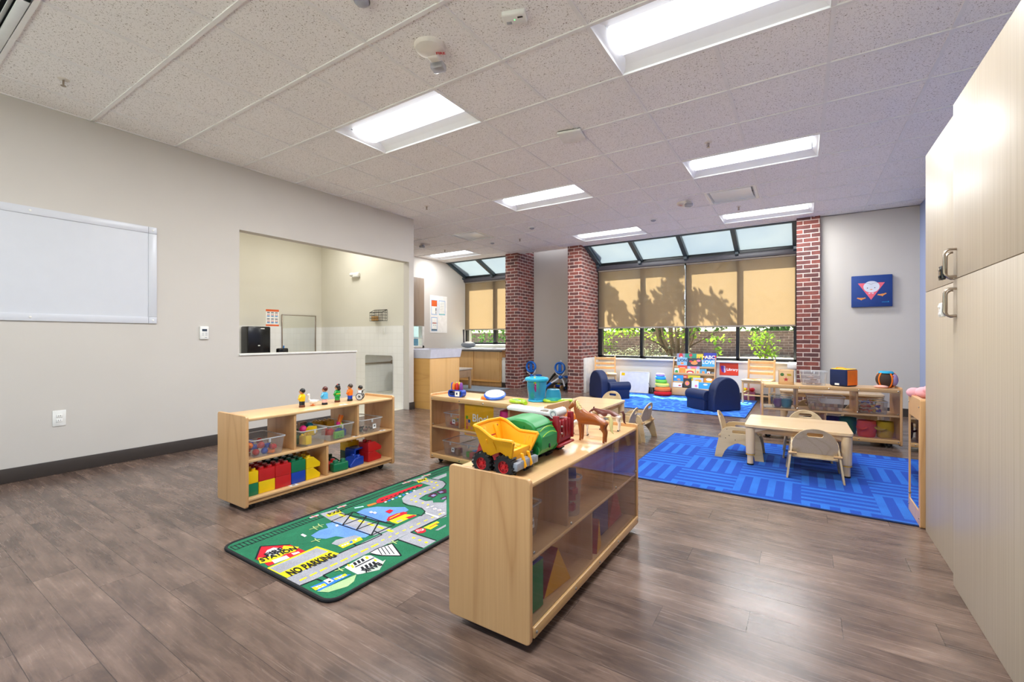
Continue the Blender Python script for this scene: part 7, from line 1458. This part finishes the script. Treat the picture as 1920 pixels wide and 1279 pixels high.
def book(x0,z0,x1,z1,y_,c,lab,txt=None,tcol=0,deco=()):
    t=thing('picture_book',(-2.14+0,8.98,0),0,lab,'book','picture books on the rack'); t.location=((x0+x1)/2,8.98+y_,z0); w=(x1-x0)/2; h=z1-z0
    m=pm('cover_'+c,c,.35,var=.05)
    T=TR(0,0,0,R(-9))
    b=MB(); b.box(-w,-.006,0,w,-.0052,h,m,T=T); b.box(-w,.0052,0,w,.006,h,m,T=T); b.box(-w,-.0052,0,-w+.003,.0052,h,m,T=T); b.box(-w+.003,-.0050,.003,w-.003,.0050,h-.003,CARD,T=T); b.build('book_block',t)
    b=MB(); F=T@TR(0,-.0064,0,PI/2)
    for k,(u,v,r_,ci) in enumerate(deco):
        b.poly([(u*w+r_*w*math.cos(R(a)),v*h+r_*h*.45*math.sin(R(a)),.0001*k) for a in range(0,360,30)],BI[ci],T=F)
    if txt: 
        s_=w*2/(max(len(txt),4)*.62); b.text(txt,s_,F@TR(0,h*.45 if len(deco)==0 else h*.62,.001),BI[tcol],bold=.002)
    elif not deco: b.poly([(-w*.6,h*.6,0),(w*.6,h*.6,0),(w*.6,h*.72,0),(-w*.6,h*.72,0)],BI[tcol],T=F)
    b.build('cover_art',t)
def X8(px_): # photo column at the rack, turned into metres once
    return px_
RK=lambda a: -2.097+(a-1262)*(.768/81.)
def Zr(y): return 1.105-(y-633.9)*.01008
def bk(x0,y1,x1,y0,dy,c,lab,**k): book(RK(x0),Zr(y0),RK(x1),Zr(y1),dy,c,lab,**k)
bk(1267,663.5,1283,684,.05,'#8C8CA8','grey-lilac book at the top left of the rack',deco=((0,.8,.5,1),(.1,.6,.3,0)))
bk(1283,663.5,1305,684,.05,'#1E8A70','green book in the top row of the rack',deco=((0,.45,.4,2),(0,.85,.3,1)))
bk(1305,664,1317,684,.052,'#F0C830','yellow book in the top row of the rack',deco=((-.4,.6,.3,7),(.4,.6,.3,4)))
bk(1318.5,661.5,1342,684,.05,'#28309A','dark blue ABC book at the top right of the rack',txt='ABC',tcol=0,deco=((-.75,.65,.18,2),(.8,.7,.2,1)))
bk(1269,671,1288,686,.02,'#8CBCE8','light blue book reading LION in the second row',txt='LION',tcol=5,deco=((0,.25,.35,7),))
bk(1288.5,672,1315,687,.018,'#24303C','dark book with colourful marks in the second row',deco=((-.5,.6,.25,1),(0,.4,.5,7),(.6,.7,.3,6),(.1,.65,.2,2)))
bk(1316,674.5,1340,687,.02,'#48A8D8','sky blue book reading LOVE in the second row',txt='LOVE',tcol=0,deco=((-.6,.8,.12,1),(.6,.8,.12,1)))
bk(1271,686,1288,700,.0,'#E04430','red book standing low behind the third row')
bk(1289,682.5,1312,700,.002,'#B0B4E0','lilac book in the third row',deco=((0,.7,.6,6),(0,.4,.4,7)))
bk(1264,691,1273,700.5,-.018,'#D8E0D0','small white and green book at the left of the third row',deco=((0,.25,.7,4),))
bk(1273,690.5,1285,700.5,-.017,'#E8942C','orange book in the third row',deco=((0,.3,.5,7),))
bk(1285.5,692,1304,701,-.02,'#F0D890','cream book with a red arch in the third row',deco=((0,.3,.8,1),(0,.15,.5,0)))
bk(1305,692,1313,701.5,-.02,'#D8D0A8','narrow cream book with a child face in the third row',deco=((0,.4,.6,7),))
bk(1313.5,691.5,1325,701.5,-.018,'#50A0C0','blue book with a child face in the third row',deco=((0,.4,.5,7),))
bk(1326,695.5,1331.5,702,-.02,'#E8E4E0','small white book in the third row',deco=((0,.4,.5,1),)); bk(1332,696,1341,702.5,-.02,'#20242C','small black book at the right of the third row')
bk(1263,704.5,1282.5,716,-.055,'#2A90CC','bright blue book at the left of the fourth row',deco=((-.6,.7,.25,0),(.1,.3,.35,7)))
bk(1276,704,1291,714,-.045,'#D8502C','red-orange book behind the fourth row'); bk(1291,704,1314,714,-.046,'#E0C828','yellow-green book behind the fourth row',deco=((-.5,.5,.3,4),))
bk(1301,708,1320,716,-.056,'#C8C8CC','silver book with a yellow digger',deco=((0,.3,.7,2),)); bk(1321,708,1340,717.5,-.056,'#E0882C','orange framed book with a yellow digger',deco=((0,.3,.6,2),(0,.75,.6,0)))
bk(1283.5,709.5,1298,726,-.10,'#2C2A2C','dark book with a large child face in the bottom row',deco=((0,.45,.62,7),(0,.42,.3,6)))
bk(1262.5,718.5,1281,727,-.092,'#ECE8EC','white book with a red squiggle at the bottom left',deco=((.5,.4,.3,1),))
bk(1299,713.5,1312,727,-.10,'#E8E8F0','white book with a purple tractor in the bottom row',deco=((.3,.3,.4,6),))
bk(1312,716,1340,728,-.102,'#30A0DC','blue book at the right of the bottom row',deco=((-.1,.7,.3,0),))
# library sign
t=thing('library_sign',(-1.137,9.097,.528),0,'red poster reading Library with a purple book, under the window','sign')
b=MB(); b.box(-.157,-.002,-.112,.157,.0,.114,pm('sign_orange_red','#E2401E',.45,var=.06,scale=8)); b.build('board',t)
b=MB(); b.text('Library',.066,face_my(.055,-.0026,-.004),pm('ink_white','#F4F2EC',.5),bold=.0018); b.build('lettering',t)
b=MB(); b.prism([(-.142,.060),(-.085,.065),(-.080,-.070),(-.120,-.045)],-.0028,-.0022,pm('book_purple','#6A2A90',.5),axis='y'); b.prism([(-.085,.065),(-.058,.050),(-.052,-.055),(-.080,-.070)],-.0028,-.0022,pm('book_pages','#C8C4DC',.5),axis='y'); b.build('book_icon',t)
# leaning whiteboard
t=thing('easel_board',(-2.87,8.93,0.01),0,'portable whiteboard with a yellow note leaning on the wall','whiteboard')
T=TR(0,0,0,R(-13))
b=MB(); b.box(-.29,-.006,0.0,.29,.006,.41,pm('board_white','#DCDDE4',.25),T=T); b.build('board',t)
b=MB()
for q in ((-.305,-.012,0,-.287,.012,.42),(.287,-.012,0,.305,.012,.42),(-.305,-.012,.405,.305,.012,.42),(-.305,-.012,-.008,.305,.012,.008)): b.box(*q,WHITEP,r=.004,T=T)
b.build('frame',t)
b=MB(); b.box(-.27,-.0075,.33,-.20,-.006,.385,YEL,T=T); b.build('sticky_note',t)
b=MB(); b.tube([(.30,.02,.20),(.34,.04,.12),(.33,.05,.02),(.37,.04,.02),(.36,.04,.12)],.006,pm('leg_grey','#8A8C92',.4),n=6); b.build('folding_leg',t)
# stacking rings
t=thing('ring_stacker',(-2.245,8.76,0.009),0,'soft rainbow stacking rings beside the book rack','toy')
for z_,r_,h_,c,dx in ((.0,.165,.075,'#C8141E',0),(.075,.150,.085,'#F07838',0),(.16,.130,.075,'#DCE070',-.012),(.235,.108,.065,'#7CCB4C',-.03),(.30,.096,.062,'#3AA6DC',-.04),(.36,.080,.055,'#B8A0E0',-.045)):
    b=MB(); b.lathe([(0,0),(r_*.85,0),(r_,h_*.3),(r_,h_*.7),(r_*.85,h_),(0,h_)],pm('plush'+c,c,.9,bump=.3,bscale=300),n=28,T=TR(dx,0,z_,0,R(3) if dx else 0)); o=b.build('ring',t)
# pink toy crate
t=thing('toy_crate',(-.80,9.00,0),0,'pink and clear crate of toys next to the ladder-back chair by the sign','crate')
b=MB(); b.box(-.10,-.07,0,.10,.07,.15,clear('pink_plastic','#F0B0C8',haze=.5,hazecol='#E8A0C0'),r=.015); b.build('crate_body',t)
for i,(x,y_,c) in enumerate(((-.06,-.02,'yellow'),(0,.0,'pink'),(.05,-.02,'red'),(-.02,.03,'pink'),(.06,.03,'pink'))): toy_ball((-.80+x,9.0+y_,.15),.034,CN[c],'%s toy heaped on the pink crate'%c,'toys on the pink crate')
# ------------------------------------------------------------------ ceiling devices
def ceil(x,y_): return (x,y_,H+.008)
t=thing('fire_strobe',ceil(-1.985,2.10),R(196),'round white ceiling fire strobe reading FIRE, nearest the viewer','fire alarm'); t.scale=(1.35,1.35,1.2)
b=MB(); CRM=pm('strobe_cream','#E4DCD2',.4); b.lathe([(.0,-.038),(.045,-.036),(.068,-.022),(.074,-.006),(.074,0)][::-1],CRM,n=32); b.box(-.03,-.085,-.045,.03,-.02,-.008,CRM,r=.012,seg=3); b.build('housing',t)
b=MB(); b.box(-.034,-.115,-.075,.034,-.06,-.035,clear('strobe_lens','#D8DAE4',haze=.35,ior=1.6),r=.010); b.box(-.022,-.105,-.065,.022,-.07,-.042,CHROME,r=.004); b.build('strobe_lens',t)
b=MB(); b.text('FIRE',.024,TR(-.047,-.016,-.0385,PI,0,R(-163)),RED,bold=.001); b.build('lettering',t)
for (x,y_,rz,lab) in ((-1.358,6.43,40,'ceiling fire strobe beside the square vent near the window'),(-6.27,6.5,10,'ceiling fire strobe above the kitchen')): dup(t,ceil(x,y_),R(rz),lab)
t=thing('smoke_detector',ceil(-1.385,2.16),R(20),'white ceiling detector with a green light, near the top edge','detector')
b=MB(); b.box(-.07,-.045,-.03,.07,.045,0,WHITEP,r=.010,seg=3); b.build('case',t); b=MB(); b.sph((0,0,-.031),(.004,.004,.002),emis('green_led','#60FF80',2),u=8,v=6); b.build('status_light',t); b=MB(); b.box(.02,-.02,-.0315,.05,-.01,-.029,BLACKP); b.box(-.05,.01,-.0315,-.02,.03,-.029,pm('btn_grey','#A9ABB0',.5)); b.build('button',t)
t=thing('access_point',ceil(-1.756,3.70),R(10),'flat white wireless unit hanging under the middle of the ceiling','ceiling device')
b=MB(); b.box(-.10,-.09,-.012,.10,.09,0,BLACKP); b.build('mount',t); b=MB(); b.box(-.11,-.11,-.035,.11,.11,-.012,WHITEP,r=.012,seg=3); b.build('case',t)
SP=None
for (x,y_,lab) in ((-4.44,.936,'ceiling sprinkler above the left wall panel'),(-.748,4.566,'ceiling sprinkler ahead of the second right light'),(-4.424,4.613,'ceiling sprinkler near the end of the left wall'),(-.753,7.03,'ceiling sprinkler between the square vent and the furthest right light'),(-6.30,7.11,'ceiling sprinkler before the kitchen light'),(-4.416,7.07,'ceiling sprinkler ahead of the brick columns')):
    if SP is None:
        SP=thing('sprinkler_head',ceil(x,y_),0,lab,'sprinkler','ceiling sprinklers'); b=MB(); b.lathe([(.034,0),(.032,-.006),(.012,-.009),(0,-.009)],CRM,n=20); b.build('escutcheon',SP)
        b=MB(); b.cyl((0,0,-.05),(0,0,-.005),.006,CHROME,n=8); b.cyl((0,0,-.052),(0,0,-.049),.016,CHROME,n=12); b.tube([(-.010,0,-.01),(-.013,0,-.03),(0,0,-.048),(.013,0,-.03),(.010,0,-.01)],.002,CHROME,n=5); b.build('nozzle',SP)
    else: dup(SP,ceil(x,y_),0,lab)
DM=None
for (x,y_,lab) in ((-1.953,7.06,'grey dome sensor on the ceiling above the wide window\'s centre'),(-3.80,6.46,'grey dome sensor on the ceiling above the first two brick columns'),(-5.04,7.06,'grey dome sensor on the ceiling beside the left square vent'),(-2.018,1.60,'grey dome sensor cropped at the top edge of the picture')):
    if DM is None:
        DM=thing('ceiling_sensor',ceil(x,y_),0,lab,'sensor','dome sensors'); b=MB(); b.lathe([(.065,0),(.063,-.010),(.045,-.018)],WHITEP,n=28); b.build('sensor_base',DM); b=MB(); b.sph((0,0,-.016),(.042,.042,.026),pm('dome_grey','#A4A6B0',.3)); b.build('dome',DM)
    else: dup(DM,ceil(x,y_),0,lab)
# ------------------------------------------------------------------ garden
random.seed(21)
GZ=.62
def groundmat():
    m,nt,ns,ls=newmat('leaf_litter'); b=N(ns,'ShaderNodeBsdfPrincipled'); o=N(ns,'ShaderNodeOutputMaterial'); ls.new(b.outputs[0],o.inputs[0])
    v=N(ns,'ShaderNodeTexVoronoi'); v.inputs['Scale'].default_value=14; ls.new(coords(ns,ls),v.inputs['Vector'])
    n=N(ns,'ShaderNodeTexNoise'); n.inputs['Scale'].default_value=2.2; n.inputs['Detail'].default_value=5; ls.new(coords(ns,ls),n.inputs['Vector'])
    sp=N(ns,'ShaderNodeSeparateColor'); ls.new(v.outputs['Color'],sp.inputs[0])
    a=N(ns,'ShaderNodeMath',operation='MULTIPLY'); ls.new(sp.outputs[0],a.inputs[0]); ls.new(n.outputs[0],a.inputs[1])
    ls.new(ramp(ns,ls,a.outputs[0],[(.05,lin('#6A5A4C')),(.22,lin('#A88E74')),(.45,lin('#D8C4A8')),(.7,lin('#F0E6D6'))]),b.inputs['Base Color']); b.inputs['Roughness'].default_value=.95
    bp=N(ns,'ShaderNodeBump'); bp.inputs['Strength'].default_value=.8; bp.inputs['Distance'].default_value=.03; ls.new(v.outputs[0],bp.inputs['Height']); ls.new(bp.outputs[0],b.inputs['Normal']); return m
b=MB(); n=40
gv=[[b.b.verts.new((-16+i*.65,9.3+j*.62,GZ-.02+.05*noise.noise((i*.6,j*.6,0))+(.02*max(0,j-10)))) for j in range(30)] for i in range(n)]
for i in range(n-1):
    for j in range(29): f=b.b.faces.new((gv[i][j],gv[i+1][j],gv[i+1][j+1],gv[i][j+1])); f.smooth=True
b.mi(groundmat()); struct(b.build('ground'))
b=MB(); b.box(-15,13.4,.3,6,13.65,1.25,GBRICK); b.box(-15,13.36,1.25,6,13.69,1.29,GBRICK); struct(b.build('wall_garden'))
b=MB(); b.box(.6,9.3,.3,.75,13.5,1.29,GBRICK); struct(b.build('wall_garden_side'))
def leafmat(key,c1,c2,tr=.35):
    m,nt,ns,ls=newmat(key); o=N(ns,'ShaderNodeOutputMaterial'); d=N(ns,'ShaderNodeBsdfDiffuse'); t=N(ns,'ShaderNodeBsdfTranslucent')
    n=N(ns,'ShaderNodeTexNoise'); n.inputs['Scale'].default_value=6; ls.new(coords(ns,ls),n.inputs['Vector']); c=ramp(ns,ls,n.outputs[0],[(.3,lin(c1)),(.7,lin(c2))])
    ls.new(c,d.inputs[0]); ls.new(c,t.inputs[0]); mx=N(ns,'ShaderNodeMixShader'); mx.inputs[0].default_value=tr; ls.new(d.outputs[0],mx.inputs[1]); ls.new(t.outputs[0],mx.inputs[2]); ls.new(mx.outputs[0],o.inputs[0]); return m
LEAF=leafmat('leaf_green','#5E8A2A','#A8C84A'); LEAFD=leafmat('leaf_dark','#38602C','#6A9444'); DRYG=leafmat('dry_shrub','#7C8468','#B0AE90',.2); BARK=pm('tree_bark','#7A6858',.9,var=.25,scale=20,bump=.6)
def leaves(b,c,r,n,s,m,flat=False):
    for _ in range(n):
        while True:
            p=Vector((random.uniform(-1,1),random.uniform(-1,1),random.uniform(-1,1)))
            if p.length<1: break
        p=Vector(c)+Vector((p.x*r[0],p.y*r[1],p.z*r[2]))
        q=Matrix.Rotation(random.uniform(0,6.3),3,'Z')@Matrix.Rotation(random.uniform(-1,1),3,'X'); k=s*random.uniform(.6,1.2)
        vs=[b.b.verts.new(p+q@Vector(v)*k) for v in ((0,-.6,0),(.36,-.1,.08),(.22,.4,.04),(0,.75,-.05),(-.22,.4,.04),(-.36,-.1,.08))]
        f=b.b.faces.new(vs); f.material_index=b.mi(m)
def plant(name,loc,label,cat,stems,clumps,m,s,rstem=.03):
    t=thing(name,loc,0,label,cat); b=MB()
    for pts,r in stems:
        n=len(pts); b.tube(pts,r,BARK,n=7,rs=[r*(1-.85*i/(n-1)) for i in range(n)])
    b.build('trunk',t)
    b=MB()
    for c,r,k in clumps: leaves(b,c,r,k,s,m)
    b.build('foliage',t); return t
st=[];cl=[]
for i in range(17):
    a=2*PI*i/17; dx=math.cos(a)*random.uniform(.5,1.5)-.15; dy=math.sin(a)*.5
    top=(dx,dy,random.uniform(2.6,4.5))
    st.append(([(math.cos(a)*.13,math.sin(a)*.13,0),(math.cos(a)*.2+dx*.25,dy*.2,.5),(dx*.6,dy*.5,1.6),(dx*.9,dy*.9,3.0),top],random.uniform(.028,.05)))
for i in range(8):
    s_=random.choice((-1,1)); st.append(([(s_*.1,-.05,.1),(s_*.4,-.15,.35),(s_*.9,-.25,.62),(s_*1.35,-.3,.9)],.026))
def tops(x): return max(4.15,{0:4.95}.get(0) if -2.2<x<-1.75 else 0, 5.35-abs(x+.72)*2.4, 4.85-abs(x+.15)*.9)
for i in range(46):
    x=random.choice((random.uniform(-2.15,-1.65),random.uniform(-1.35,.35),random.uniform(-1.35,.35)))
    cl.append(((x,random.uniform(-.55,-.28),random.uniform(4.22,max(4.4,tops(x)-.1))),(.16,.2,.14),20))
for k in range(5): cl.append(((-.72+random.uniform(-.12,.12),-.3,4.8+.12*k),(.11,.12,.12),9))
for c in (((-.4,0,.55),(.5,.3,.2),50),((.35,-.2,.6),(.35,.3,.25),40),((1.0,-.2,.5),(.3,.2,.2),22),((.95,-.2,.2),(.12,.1,.15),16)): cl.append(c)
plant('garden_tree',(-2.65,11.75,GZ-.03),'leafy multi-stemmed tree right outside the wide window','tree',st,cl,LEAF,.105)
plant('garden_shrub',(-4.55,11.1,GZ-.03),'bright green shrub at the left edge of the wide window','shrub',[([(0,0,0),(.1,0,.5),(.3,0,1.0)],.02),([(0,0,0),(-.2,0,.5),(-.3,0,1.0)],.02)],[((0,0,.35),(.6,.4,.35),260),((.75,.2,.72),(.5,.4,.22),160),((.1,0,.75),(.5,.4,.3),160)],LEAF,.08)
plant('dry_shrub',(-3.55,11.3,GZ-.09),'grey dry groundcover shrub outside the left pane','shrub',[([(random.uniform(-.5,.5),random.uniform(-.3,.3),0),(random.uniform(-.6,.6),random.uniform(-.4,.4),.35)],.01) for _ in range(20)],[((0,0,.12),(.9,.5,.16),420),((.4,.6,.25),(.9,.5,.2),260)],DRYG,.06)
plant('garden_shrub',(-.72,11.6,GZ-.09),'small bright green tree in front of the garden wall, right pane','shrub',[([(0,0,0),(.02,0,.3),(.05,0,.7)],.015),([(.25,0,0),(.15,0,.3),(.05,0,.6)],.010)],[((0,0,.42),(.33,.25,.30),170),((-.1,0,.62),(.25,.2,.12),60),((.12,0,.22),(.2,.15,.12),40)],LEAF,.075)
plant('garden_shrub',(-8.2,12.3,GZ-.03),'green tree seen through the kitchen window','tree',[([(0,0,0),(.1,0,1.2),(.2,0,2.2)],.05)],[((0,0,.7),(1.6,.8,.8),900),((1.6,-.3,.25),(.3,.3,.3),80)],LEAFD,.10)
bk_=[]
for i,(x,y,h,r) in enumerate(((-10.5,16.5,3.6,2.0),(-7.6,17,4.2,2.1),(-5.2,16.2,2.2,1.5),(-3.2,17.2,3.2,1.7),(-.9,18,2.0,1.3))):
    plant('background_tree',(x,y,.7),['tall dark tree furthest left beyond the garden wall','tall dark tree left of centre beyond the garden wall','low tree beyond the garden wall behind the left pane','tree beyond the garden wall behind the middle mullion','low tree beyond the garden wall at right'][i],'tree',[([(0,0,0),(0,0,h*.6)],.12)],[((0,0,h*.55),(r,r*.7,h*.5),int(420*r))],LEAFD,.24)
# ------------------------------------------------------------------ light
sc=bpy.context.scene
w=bpy.data.worlds.new('sky'); sc.world=w; w.use_nodes=True; ns=w.node_tree.nodes; ls=w.node_tree.links; ns.clear()
sk=ns.new('ShaderNodeTexSky'); sk.sky_type='NISHITA'; sk.sun_disc=False; sk.sun_elevation=R(50); sk.sun_rotation=R(-28); sk.air_density=1.0; sk.dust_density=1.5
bg=ns.new('ShaderNodeBackground'); bg.inputs[1].default_value=SKYS; ow=ns.new('ShaderNodeOutputWorld'); ls.new(sk.outputs[0],bg.inputs[0]); ls.new(bg.outputs[0],ow.inputs[0])
sd=bpy.data.lights.new('sun','SUN'); sd.energy=SUNE; sd.angle=R(.4); sd.color=(1,.95,.86); so=bpy.data.objects.new('sun',sd); col.objects.link(so)
so.rotation_euler=Vector((.38,-.72,-1.05)).to_track_quat('-Z','Y').to_euler()
def area(name,loc,sx,sy,e,color,rot=(0,0,0)):
    l=bpy.data.lights.new(name,'AREA'); l.shape='RECTANGLE'; l.size=sx; l.size_y=sy; l.energy=e; l.color=color; o=bpy.data.objects.new(name,l); col.objects.link(o); o.location=loc; o.rotation_euler=rot; return o
area('washroom_ceiling_lamp',(-6.15,4.25,2.93),.6,.4,14,(1,.98,.93))
area('washroom_ceiling_lamp',(-6.3,2.9,2.93),.6,.4,9,(1,.95,.86))
# ------------------------------------------------------------------ camera
cd=bpy.data.cameras.new('camera'); cd.sensor_width=36; cd.lens=838.3/1920*36; cd.shift_y=-(639.5-633.9)/1920; cd.clip_start=.05; cd.clip_end=200
co=bpy.data.objects.new('camera',cd); col.objects.link(co); co.location=(0,0,1.105); co.rotation_euler=(R(90),0,R(33)); sc.camera=co
vs=sc.view_settings; vs.view_transform='Standard'; vs.look='None'; vs.gamma=1; vs.exposure=EXPO; vs.use_curve_mapping=False
sc.cycles.max_bounces=8; sc.cycles.transparent_max_bounces=24; sc.cycles.diffuse_bounces=5; sc.cycles.glossy_bounces=4; sc.cycles.caustics_reflective=False; sc.cycles.caustics_refractive=False; sc.cycles.sample_clamp_indirect=6
